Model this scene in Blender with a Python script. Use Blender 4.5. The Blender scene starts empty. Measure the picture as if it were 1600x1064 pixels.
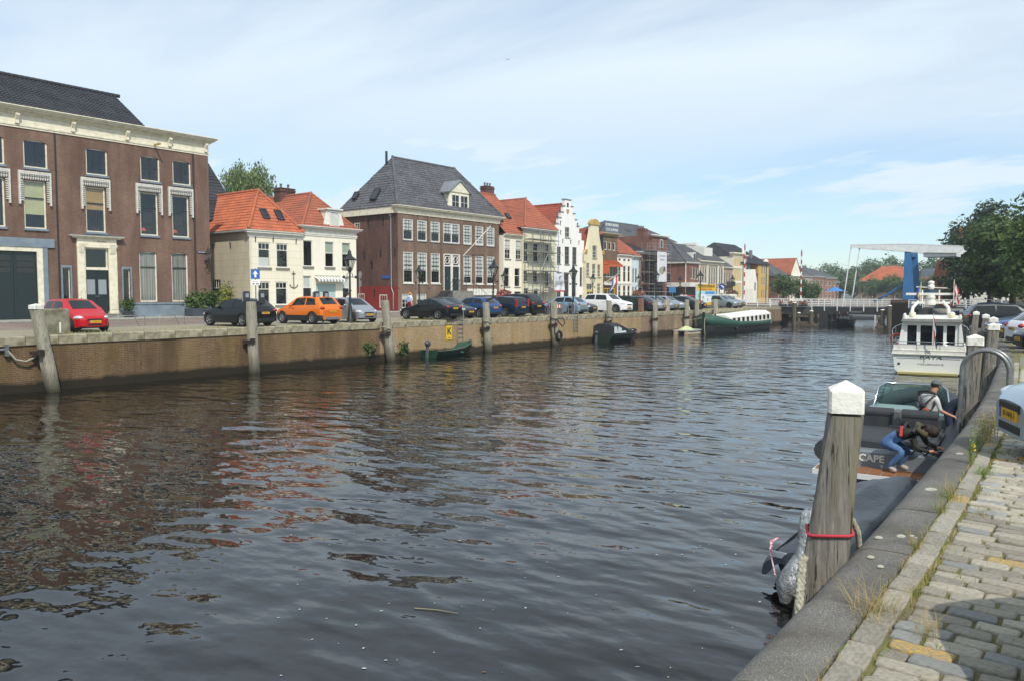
import bpy, bmesh, math, random
import numpy as np
from mathutils import Vector, Matrix, Euler
random.seed(7); RNG = np.random.default_rng(11)
S = bpy.context.scene
C = S.collection
R = math.radians
PI = math.pi
Q = 2.23            # street level above the water
EYE = 3.93
XQ = -34.5          # face of the far quay wall
# ------------------------------------------------------------------ camera
cam_d = bpy.data.cameras.new('camera'); cam = bpy.data.objects.new('camera', cam_d); C.objects.link(cam)
cam.location = (0, 0, EYE)
cam.rotation_euler = (R(90) - math.atan(73 / 1225), 0, R(38))
cam_d.sensor_width = 36; cam_d.lens = 36 * 1225 / 1600; cam_d.clip_end = 6000; cam_d.clip_start = 0.05
S.camera = cam
# ------------------------------------------------------------------ light
SUN_EL, SUN_AZ = R(47), R(-34)      # azimuth measured from +X
W = bpy.data.worlds.new('World'); S.world = W; W.use_nodes = True
def world():
    nt = W.node_tree; n = nt.nodes; n.clear(); L = nt.links.new
    out = n.new('ShaderNodeOutputWorld'); bg = n.new('ShaderNodeBackground'); bg.inputs[1].default_value = 0.14
    sky = n.new('ShaderNodeTexSky'); sky.sky_type = 'NISHITA'; sky.sun_disc = False
    sky.sun_elevation = SUN_EL; sky.sun_rotation = R(90) - SUN_AZ
    sky.air_density = 1.0; sky.dust_density = 0.35; sky.ozone_density = 2.0
    geo = n.new('ShaderNodeTexCoord')
    sep = n.new('ShaderNodeSeparateXYZ'); L(geo.outputs['Generated'], sep.inputs[0])
    # project the view direction on a cloud layer
    mx = n.new('ShaderNodeMath'); mx.operation = 'MAXIMUM'; mx.inputs[1].default_value = 0.0; L(sep.outputs[2], mx.inputs[0])
    ad = n.new('ShaderNodeMath'); ad.operation = 'ADD'; ad.inputs[1].default_value = 0.16; L(mx.outputs[0], ad.inputs[0])
    dv = n.new('ShaderNodeVectorMath'); dv.operation = 'DIVIDE'; L(geo.outputs['Generated'], dv.inputs[0])
    cb = n.new('ShaderNodeCombineXYZ'); [L(ad.outputs[0], cb.inputs[i]) for i in range(3)]; L(cb.outputs[0], dv.inputs[1])
    mp = n.new('ShaderNodeMapping'); mp.inputs['Location'].default_value = (-2.2, -5.5, 0); mp.inputs['Rotation'].default_value = (0, 0, R(30)); mp.inputs['Scale'].default_value = (0.55, 1.15, 0.0)
    L(dv.outputs[0], mp.inputs[0])
    def noise(sc, det, ro, dist=0):
        t = n.new('ShaderNodeTexNoise'); t.inputs['Scale'].default_value = sc; t.inputs['Detail'].default_value = det
        t.inputs['Roughness'].default_value = ro; t.inputs['Distortion'].default_value = dist; L(mp.outputs[0], t.inputs['Vector']); return t.outputs['Fac']
    def rng(x, a, b, c, d):
        m = n.new('ShaderNodeMapRange'); m.interpolation_type = 'SMOOTHSTEP'
        for i, v in enumerate((a, b, c, d)): m.inputs[i + 1].default_value = v
        L(x, m.inputs[0]); return m.outputs[0]
    veil = rng(noise(0.62, 6, .55, .4), .36, .62, .50, 1.0)
    cum = rng(noise(1.7, 7, .55, .1), .46, .60, 0, .9)
    lowband = rng(sep.outputs[2], .02, .10, 0, 1); hiband = rng(sep.outputs[2], .17, .26, 1, 0)
    mm = n.new('ShaderNodeMath'); mm.operation = 'MULTIPLY'; L(cum, mm.inputs[0]); L(lowband, mm.inputs[1])
    m3 = n.new('ShaderNodeMath'); m3.operation = 'MULTIPLY'; L(mm.outputs[0], m3.inputs[0]); L(hiband, m3.inputs[1])
    vb = n.new('ShaderNodeMath'); vb.operation = 'MULTIPLY'; L(veil, vb.inputs[0]); L(rng(sep.outputs[2], .02, .30, .15, 1), vb.inputs[1])
    mxc = n.new('ShaderNodeMath'); mxc.operation = 'MAXIMUM'; L(vb.outputs[0], mxc.inputs[0]); L(m3.outputs[0], mxc.inputs[1])
    mix = n.new('ShaderNodeMix'); mix.data_type = 'RGBA'; L(mxc.outputs[0], mix.inputs[0])
    tint = n.new('ShaderNodeMix'); tint.data_type = 'RGBA'; tint.blend_type = 'MULTIPLY'; tint.inputs[0].default_value = 1; L(sky.outputs[0], tint.inputs[6]); tint.inputs[7].default_value = (.86, .97, 1.05, 1); L(tint.outputs[2], mix.inputs[6]); mix.inputs[7].default_value = (5.5, 6.3, 6.85, 1)
    L(mix.outputs[2], bg.inputs[0]); L(bg.outputs[0], out.inputs[0])
world()
sun_d = bpy.data.lights.new('sun', 'SUN'); sun = bpy.data.objects.new('sun', sun_d); C.objects.link(sun)
sun_d.energy = 3.6; sun_d.angle = R(0.8); sun_d.color = (1, .955, .88)
_sd = Vector((math.cos(SUN_EL) * math.cos(SUN_AZ), math.cos(SUN_EL) * math.sin(SUN_AZ), math.sin(SUN_EL)))
sun.rotation_euler = (-_sd).to_track_quat('-Z', 'Y').to_euler(); sun.location = (0, 0, 60)
S.view_settings.view_transform = 'Standard'; S.view_settings.look = 'None'; S.view_settings.exposure = 0.12; S.view_settings.gamma = 1
S.view_settings.use_curve_mapping = False
S.render.engine = 'CYCLES'; S.cycles.max_bounces = 6; S.cycles.glossy_bounces = 3; S.cycles.transparent_max_bounces = 12; S.cycles.diffuse_bounces = 3
S.cycles.caustics_reflective = False; S.cycles.caustics_refractive = False; S.cycles.use_denoising = True
# ------------------------------------------------------------------ helpers
class MB:
    def __init__(s): s.v = []; s.f = []; s.m = []; s.s = []; s.T = None
    def add(s, vs, fs, m=0, sm=False):
        b = len(s.v)
        if s.T is not None: vs = [s.T @ Vector(p) for p in vs]
        s.v.extend([tuple(p) for p in vs])
        for f in fs: s.f.append([i + b for i in f]); s.m.append(m); s.s.append(sm)
        return s
    def box(s, x0, x1, y0, y1, z0, z1, m=0):
        return s.add([(x0,y0,z0),(x1,y0,z0),(x1,y1,z0),(x0,y1,z0),(x0,y0,z1),(x1,y0,z1),(x1,y1,z1),(x0,y1,z1)],
              [(3,2,1,0),(4,5,6,7),(0,1,5,4),(1,2,6,5),(2,3,7,6),(3,0,4,7)], m)
    def bbox(s, x0, x1, y0, y1, z0, z1, b, m=0):      # box with chamfered vertical edges and top
        def ring(z, i): return [(x0+b+i,y0+i,z),(x1-b-i,y0+i,z),(x1-i,y0+b+i,z),(x1-i,y1-b-i,z),(x1-b-i,y1-i,z),(x0+b+i,y1-i,z),(x0+i,y1-b-i,z),(x0+i,y0+b+i,z)]
        return s.loft([ring(z0,0), ring(z1-b,0), ring(z1,b)], m, caps=(1,1))
    def bar(s, p, q, w, h=None, m=0, up=(0,0,1)):
        p = Vector(p); q = Vector(q); h = h or w; d = (q-p).normalized(); u = Vector(up)
        if abs(d.dot(u)) > .98: u = Vector((1,0,0))
        a = d.cross(u).normalized() * (w/2); b = a.cross(d).normalized() * (h/2)
        return s.add([p-a-b,p+a-b,p+a+b,p-a+b,q-a-b,q+a-b,q+a+b,q-a+b], [(0,1,2,3),(7,6,5,4),(0,4,5,1),(1,5,6,2),(2,6,7,3),(3,7,4,0)], m)
    def cyl(s, p, q, r0, r1=None, n=10, m=0, sm=True, caps=(1,1)):
        p = Vector(p); q = Vector(q); r1 = r0 if r1 is None else r1; d = (q-p).normalized()
        u = Vector((0,0,1)) if abs(d.z) < .95 else Vector((1,0,0))
        a = d.cross(u).normalized(); b = d.cross(a)
        rr = [[c + (a*math.cos(t)+b*math.sin(t))*r for t in [2*PI*i/n for i in range(n)]] for c, r in ((p,r0),(q,r1))]
        return s.loft(rr, m, sm, caps, flip=True)
    def tube(s, pts, r, n=7, m=0, closed=False, sm=True):
        P = [Vector(p) for p in pts]; k = len(P); rings = []; a = None
        rs = r if isinstance(r, (list, tuple)) else [r]*k
        for i in range(k):
            d = (P[(i+1) % k if closed else min(i+1,k-1)] - P[(i-1) % k if closed else max(i-1,0)]).normalized()
            if a is None:
                u = Vector((0,0,1)) if abs(d.z) < .9 else Vector((1,0,0)); a = d.cross(u).normalized()
            else: a = (a - d*a.dot(d)).normalized()
            b = d.cross(a); rings.append([P[i] + (a*math.cos(t)+b*math.sin(t))*rs[i] for t in [2*PI*j/n for j in range(n)]])
        if closed: rings.append(rings[0])
        return s.loft(rings, m, sm, (0,0) if closed else (1,1), flip=True)
    def loft(s, rings, m=0, sm=False, caps=(1,1), flip=False, close=True):
        n = len(rings[0]); vs = [p for r in rings for p in r]; fs = []
        for i in range(len(rings)-1):
            for j in range(n if close else n-1):
                a, b = i*n+j, i*n+(j+1) % n; f = (a, b, b+n, a+n); fs.append(f[::-1] if flip else f)
        s.add(vs, fs, m, sm)
        for k, ci in ((0, 0), (1, len(rings)-1)):
            if caps[k]:
                f = list(range(n)); f = f[::-1] if (k == 0) != flip else f
                s.add(rings[ci], [f], m, False)
        return s
    def lathe(s, prof, n=12, c=(0,0,0), m=0, sm=True, caps=(1,1)):
        return s.loft([[(c[0]+r*math.cos(2*PI*j/n), c[1]+r*math.sin(2*PI*j/n), c[2]+z) for j in range(n)] for r, z in prof], m, sm, caps)
    def ell(s, c, r, n=10, k=6, m=0, rot=None):
        rings = []
        for i in range(k+1):
            t = -PI/2 + PI*i/k; rr = max(math.cos(t), .02)
            ring = [Vector((r[0]*rr*math.cos(2*PI*j/n), r[1]*rr*math.sin(2*PI*j/n), r[2]*math.sin(t))) for j in range(n)]
            rings.append([Vector(c) + (rot @ p if rot else p) for p in ring])
        return s.loft(rings, m, True)
    def poly(s, pts, m=0): return s.add(pts, [list(range(len(pts)))], m)
    def prism(s, pts, off, m=0):                       # flat polygon extruded by a vector
        n = len(pts); o = Vector(off); P = [Vector(p) for p in pts]; nn = Vector((0,0,0))
        for i in range(n): nn += P[i].cross(P[(i+1) % n])
        fl = nn.dot(o) > 0
        if fl: P = P[::-1]
        return s.add(P + [p+o for p in P], [list(range(n)), list(range(2*n-1, n-1, -1))] + [(i, i+n, (i+1) % n + n, (i+1) % n) for i in range(n)], m)
    def mesh(s, mats):
        me = bpy.data.meshes.new('mesh'); me.from_pydata(s.v, [], s.f)
        for m in (mats if isinstance(mats, (list, tuple)) else [mats]): me.materials.append(m)
        if s.f:
            me.polygons.foreach_set('material_index', s.m); me.polygons.foreach_set('use_smooth', s.s)
        return me
    def build(s, name, mats, parent=None, loc=None, rotz=None, **kw):
        return link(name, s.mesh(mats), parent, loc, rotz, **kw)
def link(name, me, parent=None, loc=None, rotz=None, **kw):
    o = bpy.data.objects.new(name, me); C.objects.link(o)
    if parent is not None: o.parent = parent
    if loc is not None: o.location = loc
    if rotz is not None: o.rotation_euler = (0,0,rotz)
    for k, v in kw.items(): o[k] = v
    return o
def tag(o, label, cat, group=None):
    o['label'] = label; o['category'] = cat
    if group: o['group'] = group
    return o
def thing(name, label, cat, loc=(0,0,0), rotz=0, group=None):
    return tag(link(name, None, None, loc, rotz), label, cat, group)
def dup(o, loc=None, rotz=None, label=None, group=None, parent=None):
    c = o.copy(); C.objects.link(c); c.parent = parent
    if loc is not None: c.location = loc
    if rotz is not None: c.rotation_euler = (0,0,rotz)
    if label: c['label'] = label
    if group: c['group'] = group
    for ch in o.children: dup(ch, parent=c)
    return c
_CACHE = {}
def cached(key, fn):
    if key not in _CACHE: _CACHE[key] = fn()
    return _CACHE[key]
# ------------------------------------------------------------------ materials
def lin(h):
    h = h.lstrip('#'); c = [int(h[i:i+2], 16)/255 for i in (0,2,4)]
    return tuple(x/12.92 if x <= .04045 else ((x+.055)/1.055)**2.4 for x in c)
def newmat(name):
    m = bpy.data.materials.new(name); m.use_nodes = True; nt = m.node_tree
    return m, nt, nt.nodes['Principled BSDF'], nt.links.new
def nd(nt, t, **kw):
    n = nt.nodes.new(t)
    for k, v in kw.items():
        if k.startswith('i_'): n.inputs[k[2:].replace('_', ' ')].default_value = v
        else: setattr(n, k, v)
    return n
def mixc(nt, fac, a, b, mode='MIX'):
    x = nd(nt, 'ShaderNodeMix', data_type='RGBA', blend_type=mode); L = nt.links.new
    for i, v in ((0, fac), (6, a), (7, b)):
        if isinstance(v, (int, float)): x.inputs[i].default_value = v
        elif isinstance(v, tuple): x.inputs[i].default_value = (*v[:3], 1)
        else: L(v, x.inputs[i])
    return x.outputs[2]
def ramp(nt, x, a, b, c=0, d=1):
    m = nd(nt, 'ShaderNodeMapRange'); nt.links.new(x, m.inputs[0])
    for i, v in enumerate((a, b, c, d)): m.inputs[i+1].default_value = v
    return m.outputs[0]
def noise(nt, vec, sc, det=4, ro=.6):
    t = nd(nt, 'ShaderNodeTexNoise', i_Scale=sc, i_Detail=det, i_Roughness=ro); nt.links.new(vec, t.inputs['Vector']); return t.outputs['Fac']
def bumpn(nt, h, st, dist=.02, prev=None):
    b = nd(nt, 'ShaderNodeBump', i_Strength=st, i_Distance=dist); nt.links.new(h, b.inputs['Height'])
    if prev is not None: nt.links.new(prev, b.inputs['Normal'])
    return b.outputs[0]
def mat(name, col, rough=.6, metal=0, spec=.5, col2=None, vs=2.0, va=(.35,.65), bump=0, bs=20, coat=0, rnd=0, stretch=None, emit=0):
    if isinstance(col, str): col = lin(col)
    if isinstance(col2, str): col2 = lin(col2)
    m, nt, p, L = newmat(name)
    p.inputs['Roughness'].default_value = rough; p.inputs['Metallic'].default_value = metal; p.inputs['Specular IOR Level'].default_value = spec
    if coat: p.inputs['Coat Weight'].default_value = coat; p.inputs['Coat Roughness'].default_value = .04
    tc = nd(nt, 'ShaderNodeTexCoord').outputs['Object']
    if stretch:
        mp = nd(nt, 'ShaderNodeMapping'); mp.inputs['Scale'].default_value = stretch; L(tc, mp.inputs[0]); tc = mp.outputs[0]
    c = (*col[:3], 1)
    if col2 is not None: c = mixc(nt, ramp(nt, noise(nt, tc, vs, 6), *va), col, col2)
    if rnd:
        oi = nd(nt, 'ShaderNodeObjectInfo'); c = mixc(nt, 1.0, c, ramp(nt, oi.outputs['Random'], 0, 1, 1-rnd, 1+rnd), 'MULTIPLY')
    if isinstance(c, tuple): p.inputs['Base Color'].default_value = c
    else: L(c, p.inputs['Base Color'])
    if bump: L(bumpn(nt, noise(nt, tc, bs, 4), bump, .03), p.inputs['Normal'])
    if emit: p.inputs['Emission Color'].default_value = (*col[:3], 1); p.inputs['Emission Strength'].default_value = emit
    return m
def wallvec(nt):      # u along the wall whichever way it faces, v up
    tc = nd(nt, 'ShaderNodeTexCoord'); sp = nd(nt, 'ShaderNodeSeparateXYZ'); nt.links.new(tc.outputs['Object'], sp.inputs[0])
    a = nd(nt, 'ShaderNodeMath', operation='ADD'); nt.links.new(sp.outputs[0], a.inputs[0]); nt.links.new(sp.outputs[1], a.inputs[1])
    cb = nd(nt, 'ShaderNodeCombineXYZ'); nt.links.new(a.outputs[0], cb.inputs[0]); nt.links.new(sp.outputs[2], cb.inputs[1])
    return cb.outputs[0], tc.outputs['Object'], sp
def brick(name, c1, c2, mortar, bw=.22, bh=.068, ms=.007, dirt=None, dirt_lo=None, bump=.5, pale=None):
    c1, c2, mortar = lin(c1), lin(c2), lin(mortar)
    m, nt, p, L = newmat(name); uv, ob, sp = wallvec(nt)
    b = nd(nt, 'ShaderNodeTexBrick', i_Scale=1.0); b.offset = .5
    L(uv, b.inputs['Vector'])
    for k, v in (('Color1', c1), ('Color2', c2), ('Mortar', mortar)): b.inputs[k].default_value = (*v, 1)
    b.inputs['Mortar Size'].default_value = ms; b.inputs['Brick Width'].default_value = bw; b.inputs['Row Height'].default_value = bh; b.inputs['Mortar Smooth'].default_value = .3
    c = mixc(nt, ramp(nt, noise(nt, ob, .55, 6), .38, .68, 0, .55), b.outputs['Color'], tuple(x*.55 for x in c1))
    c = mixc(nt, ramp(nt, noise(nt, uv, 9, 3), .45, .7, 0, .5), c, tuple(min(1, x*1.35) for x in c2))
    if pale: c = mixc(nt, ramp(nt, noise(nt, ob, 2.2, 8, .7), .62, .70, 0, .8), c, lin(pale))
    if dirt:
        st = nd(nt, 'ShaderNodeMapping'); st.inputs['Scale'].default_value = (1, .16, 1); L(uv, st.inputs[0])
        c = mixc(nt, ramp(nt, noise(nt, st.outputs[0], .9, 6, .65), .42, .66, 0, .8), c, lin(dirt))
    if dirt_lo:         # (colour, height of the tide line)
        c = mixc(nt, ramp(nt, noise(nt, st.outputs[0], .5, 4), .5, .75, 0, .6), c, lin(dirt_lo[2]))
        h = nd(nt, 'ShaderNodeMath', operation='MULTIPLY_ADD'); L(noise(nt, uv, 1.5, 4), h.inputs[0]); h.inputs[1].default_value = -.35; L(sp.outputs[2], h.inputs[2])
        c = mixc(nt, ramp(nt, h.outputs[0], dirt_lo[1]-.14, dirt_lo[1]+.04, .93, 0), c, lin(dirt_lo[0]))
    L(c, p.inputs['Base Color']); p.inputs['Roughness'].default_value = .85; p.inputs['Specular IOR Level'].default_value = .25
    L(bumpn(nt, b.outputs['Fac'], -bump, .012, bumpn(nt, noise(nt, ob, 25, 3), .25, .02)), p.inputs['Normal'])
    return m
def plaster(name, col, dirt, st=.35, groove=None):
    m, nt, p, L = newmat(name); uv, ob, sp = wallvec(nt)
    s2 = nd(nt, 'ShaderNodeMapping'); s2.inputs['Scale'].default_value = (1.2, .2, 1); L(uv, s2.inputs[0])
    c = mixc(nt, ramp(nt, noise(nt, s2.outputs[0], 1.1, 7, .65), .42, .75, 0, st), lin(col), lin(dirt))
    c = mixc(nt, ramp(nt, noise(nt, ob, .8, 4), .4, .7, 0, st*.5), c, lin(dirt))
    nrm = bumpn(nt, noise(nt, ob, 14, 4), .15, .02)
    if groove:
        b = nd(nt, 'ShaderNodeTexBrick', i_Scale=1.0); L(uv, b.inputs['Vector']); b.inputs['Mortar Size'].default_value = .008; b.inputs['Mortar Smooth'].default_value = .2
        b.inputs['Brick Width'].default_value = groove[0]; b.inputs['Row Height'].default_value = groove[1]; b.offset = groove[2] if len(groove) > 2 else .5
        c = mixc(nt, ramp(nt, b.outputs['Fac'], 0, 1, 0, .7), c, lin('#77736a')); nrm = bumpn(nt, b.outputs['Fac'], -.6, .02, nrm)
    L(c, p.inputs['Base Color']); p.inputs['Roughness'].default_value = .8; L(nrm, p.inputs['Normal']); p.inputs['Specular IOR Level'].default_value = .3
    return m
def tilemat(name, c1, c2, c3, lich=None, rough=.7):
    m, nt, p, L = newmat(name); tc = nd(nt, 'ShaderNodeTexCoord').outputs['Object']
    v = nd(nt, 'ShaderNodeTexVoronoi', i_Scale=3.4); L(tc, v.inputs['Vector'])
    sp = nd(nt, 'ShaderNodeSeparateColor'); L(v.outputs['Color'], sp.inputs[0])
    c = mixc(nt, ramp(nt, sp.outputs[0], 0, 1), lin(c1), lin(c2))
    c = mixc(nt, ramp(nt, noise(nt, tc, .7, 5), .42, .68, 0, .8), c, lin(c3))
    c = mixc(nt, ramp(nt, noise(nt, tc, 6, 5), .5, .75, 0, .45), c, tuple(x*.45 for x in lin(c1)))
    if lich: c = mixc(nt, ramp(nt, noise(nt, tc, 7, 3, .5), .60, .68, 0, .75), c, lin(lich))
    L(c, p.inputs['Base Color']); p.inputs['Roughness'].default_value = rough; p.inputs['Specular IOR Level'].default_value = .35
    L(bumpn(nt, noise(nt, tc, 30, 3), .2, .02), p.inputs['Normal'])
    return m
def glassmat(name, tint=(.75,.8,.8), refl=1.0, dark=0):
    m = bpy.data.materials.new(name); m.use_nodes = True; nt = m.node_tree; nt.nodes.clear(); L = nt.links.new
    out = nd(nt, 'ShaderNodeOutputMaterial'); g = nd(nt, 'ShaderNodeBsdfGlossy', i_Roughness=.02); t = nd(nt, 'ShaderNodeBsdfTransparent'); t.inputs[0].default_value = (*tint, 1)
    fr = nd(nt, 'ShaderNodeLayerWeight', i_Blend=.5); pw = nd(nt, 'ShaderNodeMath', operation='POWER'); L(fr.outputs['Facing'], pw.inputs[0]); pw.inputs[1].default_value = 4.0; mu = nd(nt, 'ShaderNodeMath', operation='MULTIPLY_ADD'); L(pw.outputs[0], mu.inputs[0]); mu.inputs[1].default_value = refl*.85; mu.inputs[2].default_value = .07
    g.inputs[0].default_value = (.9, .95, 1, 1)
    x = nd(nt, 'ShaderNodeMixShader'); L(mu.outputs[0], x.inputs[0]); L(t.outputs[0], x.inputs[1]); L(g.outputs[0], x.inputs[2]); L(x.outputs[0], out.inputs[0])
    return m
def text_mesh(txt, size=1.0, depth=.004, bold=0, shear=0, align='CENTER', sx=1.0):
    cu = bpy.data.curves.new('lettering', 'FONT'); cu.body = txt; cu.size = size; cu.extrude = depth; cu.align_x = align; cu.align_y = 'CENTER'; cu.shear = shear; cu.offset = bold
    cu.resolution_u = 3
    o = bpy.data.objects.new('lettering', cu); C.objects.link(o)
    me = bpy.data.meshes.new_from_object(o.evaluated_get(bpy.context.evaluated_depsgraph_get())); bpy.data.objects.remove(o); bpy.data.curves.remove(cu)
    if sx != 1: me.transform(Matrix.Diagonal((sx,1,1,1)))
    return me
def lettering(txt, size, material, parent, loc, rot, name='lettering', **kw):
    me = text_mesh(txt, size, **kw); me.materials.clear(); me.materials.append(material)
    o = link(name, me, parent, loc); o.rotation_euler = rot
    return o
GLASS = glassmat('window_glass', (.93,.95,.95)); GLASS_DK = mat('dark_glass', (.012,.014,.016), .04, spec=.6)
GLASS_DK2 = mat('far_glass', (.03,.034,.038), .08, spec=.6)
WHITE = mat('white_paint', '#e6e4da', .45, col2='#cfcdc2', vs=3); CREAM = mat('cream_paint', '#e3ddc6', .5, col2='#c4bda4', vs=3, va=(.45,.75))
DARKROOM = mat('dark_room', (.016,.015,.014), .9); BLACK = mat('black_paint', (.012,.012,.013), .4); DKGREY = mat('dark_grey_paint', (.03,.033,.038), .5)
IRON = mat('black_iron', (.015,.018,.017), .45); STEEL = mat('galvanised_steel', (.42,.43,.44), .42, .75, col2=(.26,.27,.28), vs=8); GREYSTONE = mat('grey_stone', '#8d8b84', .8, col2='#6b6963', vs=4, bump=.2)
BLUEGREY = mat('blue_grey_paint', '#7f8d98', .5, col2='#6d7a85', vs=2); GLAZE = mat('greenish_black_paint', '#1d2a2c', .35)
CURTAIN = mat('pale_curtain', '#bdb9ad', .9, col2='#98948a', vs=9, stretch=(6,6,.2)); NET = mat('net_curtain', '#e2e2de', .9, col2='#c4c4bf', vs=8, stretch=(5,5,.2))
CURTAIN_GREY = mat('grey_curtain', '#9c9b95', .9, col2='#6a6962', vs=5, va=(.4,.6), stretch=(5,5,.05))
# ================================================================== setting
_yr = np.array([-40,-10,0,3.25,5.41,7.85,13.1,18,27.5,36,44,51,57,66,98,115,140,200.]); _xr = np.array([-.6,-1.3,-1.33,-1.37,-1.40,-1.47,-1.74,-2.1,-2.9,-3.9,-5.1,-6.4,-7.6,-9.3,-17,-19.5,-22,-24.])
_yy = np.linspace(-40, 200, 481); _xx = np.interp(_yy, _yr, _xr)
def DZ(t): return float(np.interp(t, [8, 20, 36, 60, 75, 97], [0, -.2, -.3, -.45, -.42, 0]))      # the near street dips a little before the bridge
for _ in range(3): _xx = np.convolve(np.pad(_xx, 2, 'edge'), np.ones(5)/5, 'valid')
def XR(y): return float(np.interp(y, _yy, _xx))       # canal face of the near quay
def water_mat():
    m, nt, p, L = newmat('canal_water'); tc = nd(nt, 'ShaderNodeTexCoord').outputs['Object']
    p.inputs['Base Color'].default_value = (.007,.006,.004,1); p.inputs['Roughness'].default_value = .02; p.inputs['IOR'].default_value = 1.52; p.inputs['Specular IOR Level'].default_value = .5
    def mapped(rot, sx, sy):
        k = nd(nt, 'ShaderNodeMapping'); k.inputs['Rotation'].default_value = (0,0,R(rot)); k.inputs['Scale'].default_value = (sx, sy, 1); L(tc, k.inputs[0]); return k.outputs[0]
    n1 = noise(nt, mapped(-48, .5, 1.0), 1.9, 1, .4); n2 = noise(nt, mapped(-20, .8, 1.2), 5.5, 1, .4); n3 = noise(nt, mapped(-50, .9, 1.3), .5, 1, .5)
    # calmer patches and rougher patches
    calm = ramp(nt, noise(nt, mapped(-38, .5, 1), .09, 3, .5), .38, .62, .65, 1.25)
    s = nd(nt, 'ShaderNodeMath', operation='MULTIPLY_ADD'); L(n2, s.inputs[0]); s.inputs[1].default_value = .10; L(n1, s.inputs[2])
    s2 = nd(nt, 'ShaderNodeMath', operation='MULTIPLY_ADD'); L(n3, s2.inputs[0]); s2.inputs[1].default_value = 1.3; L(s.outputs[0], s2.inputs[2])
    s3 = nd(nt, 'ShaderNodeMath', operation='MULTIPLY'); L(s2.outputs[0], s3.inputs[0]); L(calm, s3.inputs[1])
    L(bumpn(nt, s3.outputs[0], 1.0, .072), p.inputs['Normal'])
    return m
mb = MB(); mb.box(-900, 600, -300, 1500, -2.0, 0); mb.build('water', water_mat(), kind='structure')
# ---- far quay: wall, coping stones, street
FARBRICK = brick('old_quay_brick', '#5f4935', '#785d43', '#897a60', bh=.08, bw=.28, ms=.014, dirt='#453620', dirt_lo=('#1d1b0f', .28, '#7d6f38'), pale='#b5ac98')
FARBRICK2 = brick('newer_quay_brick', '#a58c70', '#b89f80', '#75674f', bh=.09, bw=.28, ms=.014, dirt='#8d7645', dirt_lo=('#1f1d10', .3, '#93814a'), pale='#c0b5a0')
FARBRICK3 = brick('worn_quay_brick', '#867261', '#978270', '#968b78', bw=.5, bh=.2, dirt='#5f5238', dirt_lo=('#1f1d10', .35, '#7a6c40'))
mb = MB()
mb.box(0, 11.6+70, 0, 1.0, -2, 1.88, 0); mb.build('quay_wall', FARBRICK, loc=(XQ, -50, 0), rotz=R(90), kind='structure', label='old brown brick quay wall')
mb = MB(); mb.box(0, 31.5, -.04, 1.0, -2, 1.88, 0); mb.build('quay_wall', FARBRICK2, loc=(XQ, 31.5, 0), rotz=R(90), kind='structure')
mb = MB(); mb.box(0, 37, -.02, 1.0, -2, 1.88, 0); mb.build('quay_wall', FARBRICK3, loc=(XQ, 63, 0), rotz=R(90), kind='structure')
mb = MB(); mb.box(0, 90, 0, 1.0, -2, 2.1, 0); mb.build('quay_wall', FARBRICK3, loc=(XQ-.5, 108, 0), rotz=R(90), kind='structure')
COPE = mat('quay_coping_stone', '#a29a82', .85, col2='#6d6650', vs=2.5, va=(.4,.62), bump=.3, bs=18, rnd=.08)
cope_par = link('quay_coping', None, kind='structure')
y = -20.0; k = 0
while y < 100:
    ln = random.uniform(1.05, 1.5)
    def f():
        b = MB(); b.loft([[(-.06,y_,1.885),(.62,y_,1.885),(.62,y_,Q-.03),(.59,y_,Q),(-.06,y_,Q)] for y_ in (0,1)]); return b.mesh(COPE)
    o = link('coping_stone', cached('cope', f), cope_par, (XQ-.56, y, random.uniform(-.012,.008))); o.scale = (1, ln-.02, 1); y += ln; k += 1
def street_mat(name, c1, c2, c3, sc=(5, 10)):
    m, nt, p, L = newmat(name); tc = nd(nt, 'ShaderNodeTexCoord').outputs['Object']
    b = nd(nt, 'ShaderNodeTexBrick', i_Scale=1.0); L(tc, b.inputs['Vector']); b.inputs['Brick Width'].default_value = 1/sc[0]; b.inputs['Row Height'].default_value = 1/sc[1]; b.inputs['Mortar Size'].default_value = .006
    b.inputs['Color1'].default_value = (*lin(c1),1); b.inputs['Color2'].default_value = (*lin(c2),1); b.inputs['Mortar'].default_value = (*lin('#4a443a'),1)
    c = mixc(nt, ramp(nt, noise(nt, tc, .5, 6), .4, .7, 0, .7), b.outputs['Color'], lin(c3)); L(c, p.inputs['Base Color']); p.inputs['Roughness'].default_value = .9
    L(bumpn(nt, b.outputs['Fac'], -.4, .01), p.inputs['Normal']); return m
PAVE_R = street_mat('red_brick_paving', '#7c6a60', '#6e5d54', '#8d8376'); PAVE_G = street_mat('grey_brick_paving', '#a09886', '#8d8573', '#7d7a58')
PAVE_T = street_mat('pale_slab_paving', '#a8a49a', '#98948a', '#8a867c', (2, 3.3))
mb = MB(); mb.box(-600, XQ-.55, -120, 190, -1, Q-.02); mb.build('street', PAVE_R, kind='structure')
mb = MB(); mb.box(-40.6, XQ-.575, -120, 100, Q-.03, Q-.004); mb.build('parking_strip', PAVE_G, kind='structure')
mb = MB(); mb.box(-58, -51.0, -120, 190, Q-.03, Q+.05); mb.build('pavement', PAVE_T, kind='structure')
mb = MB(); mb.box(-50.998, -50.86, -120, 190, Q-.03, Q+.045); mb.build('pavement_curb', GREYSTONE, kind='structure')
# ---- ground beyond the canal end and under everything
mb = MB(); mb.box(-900, 600, 232, 1500, -1.5, 1.75); mb.build('ground', mat('far_ground', (.09,.09,.07), .9), kind='structure')
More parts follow.
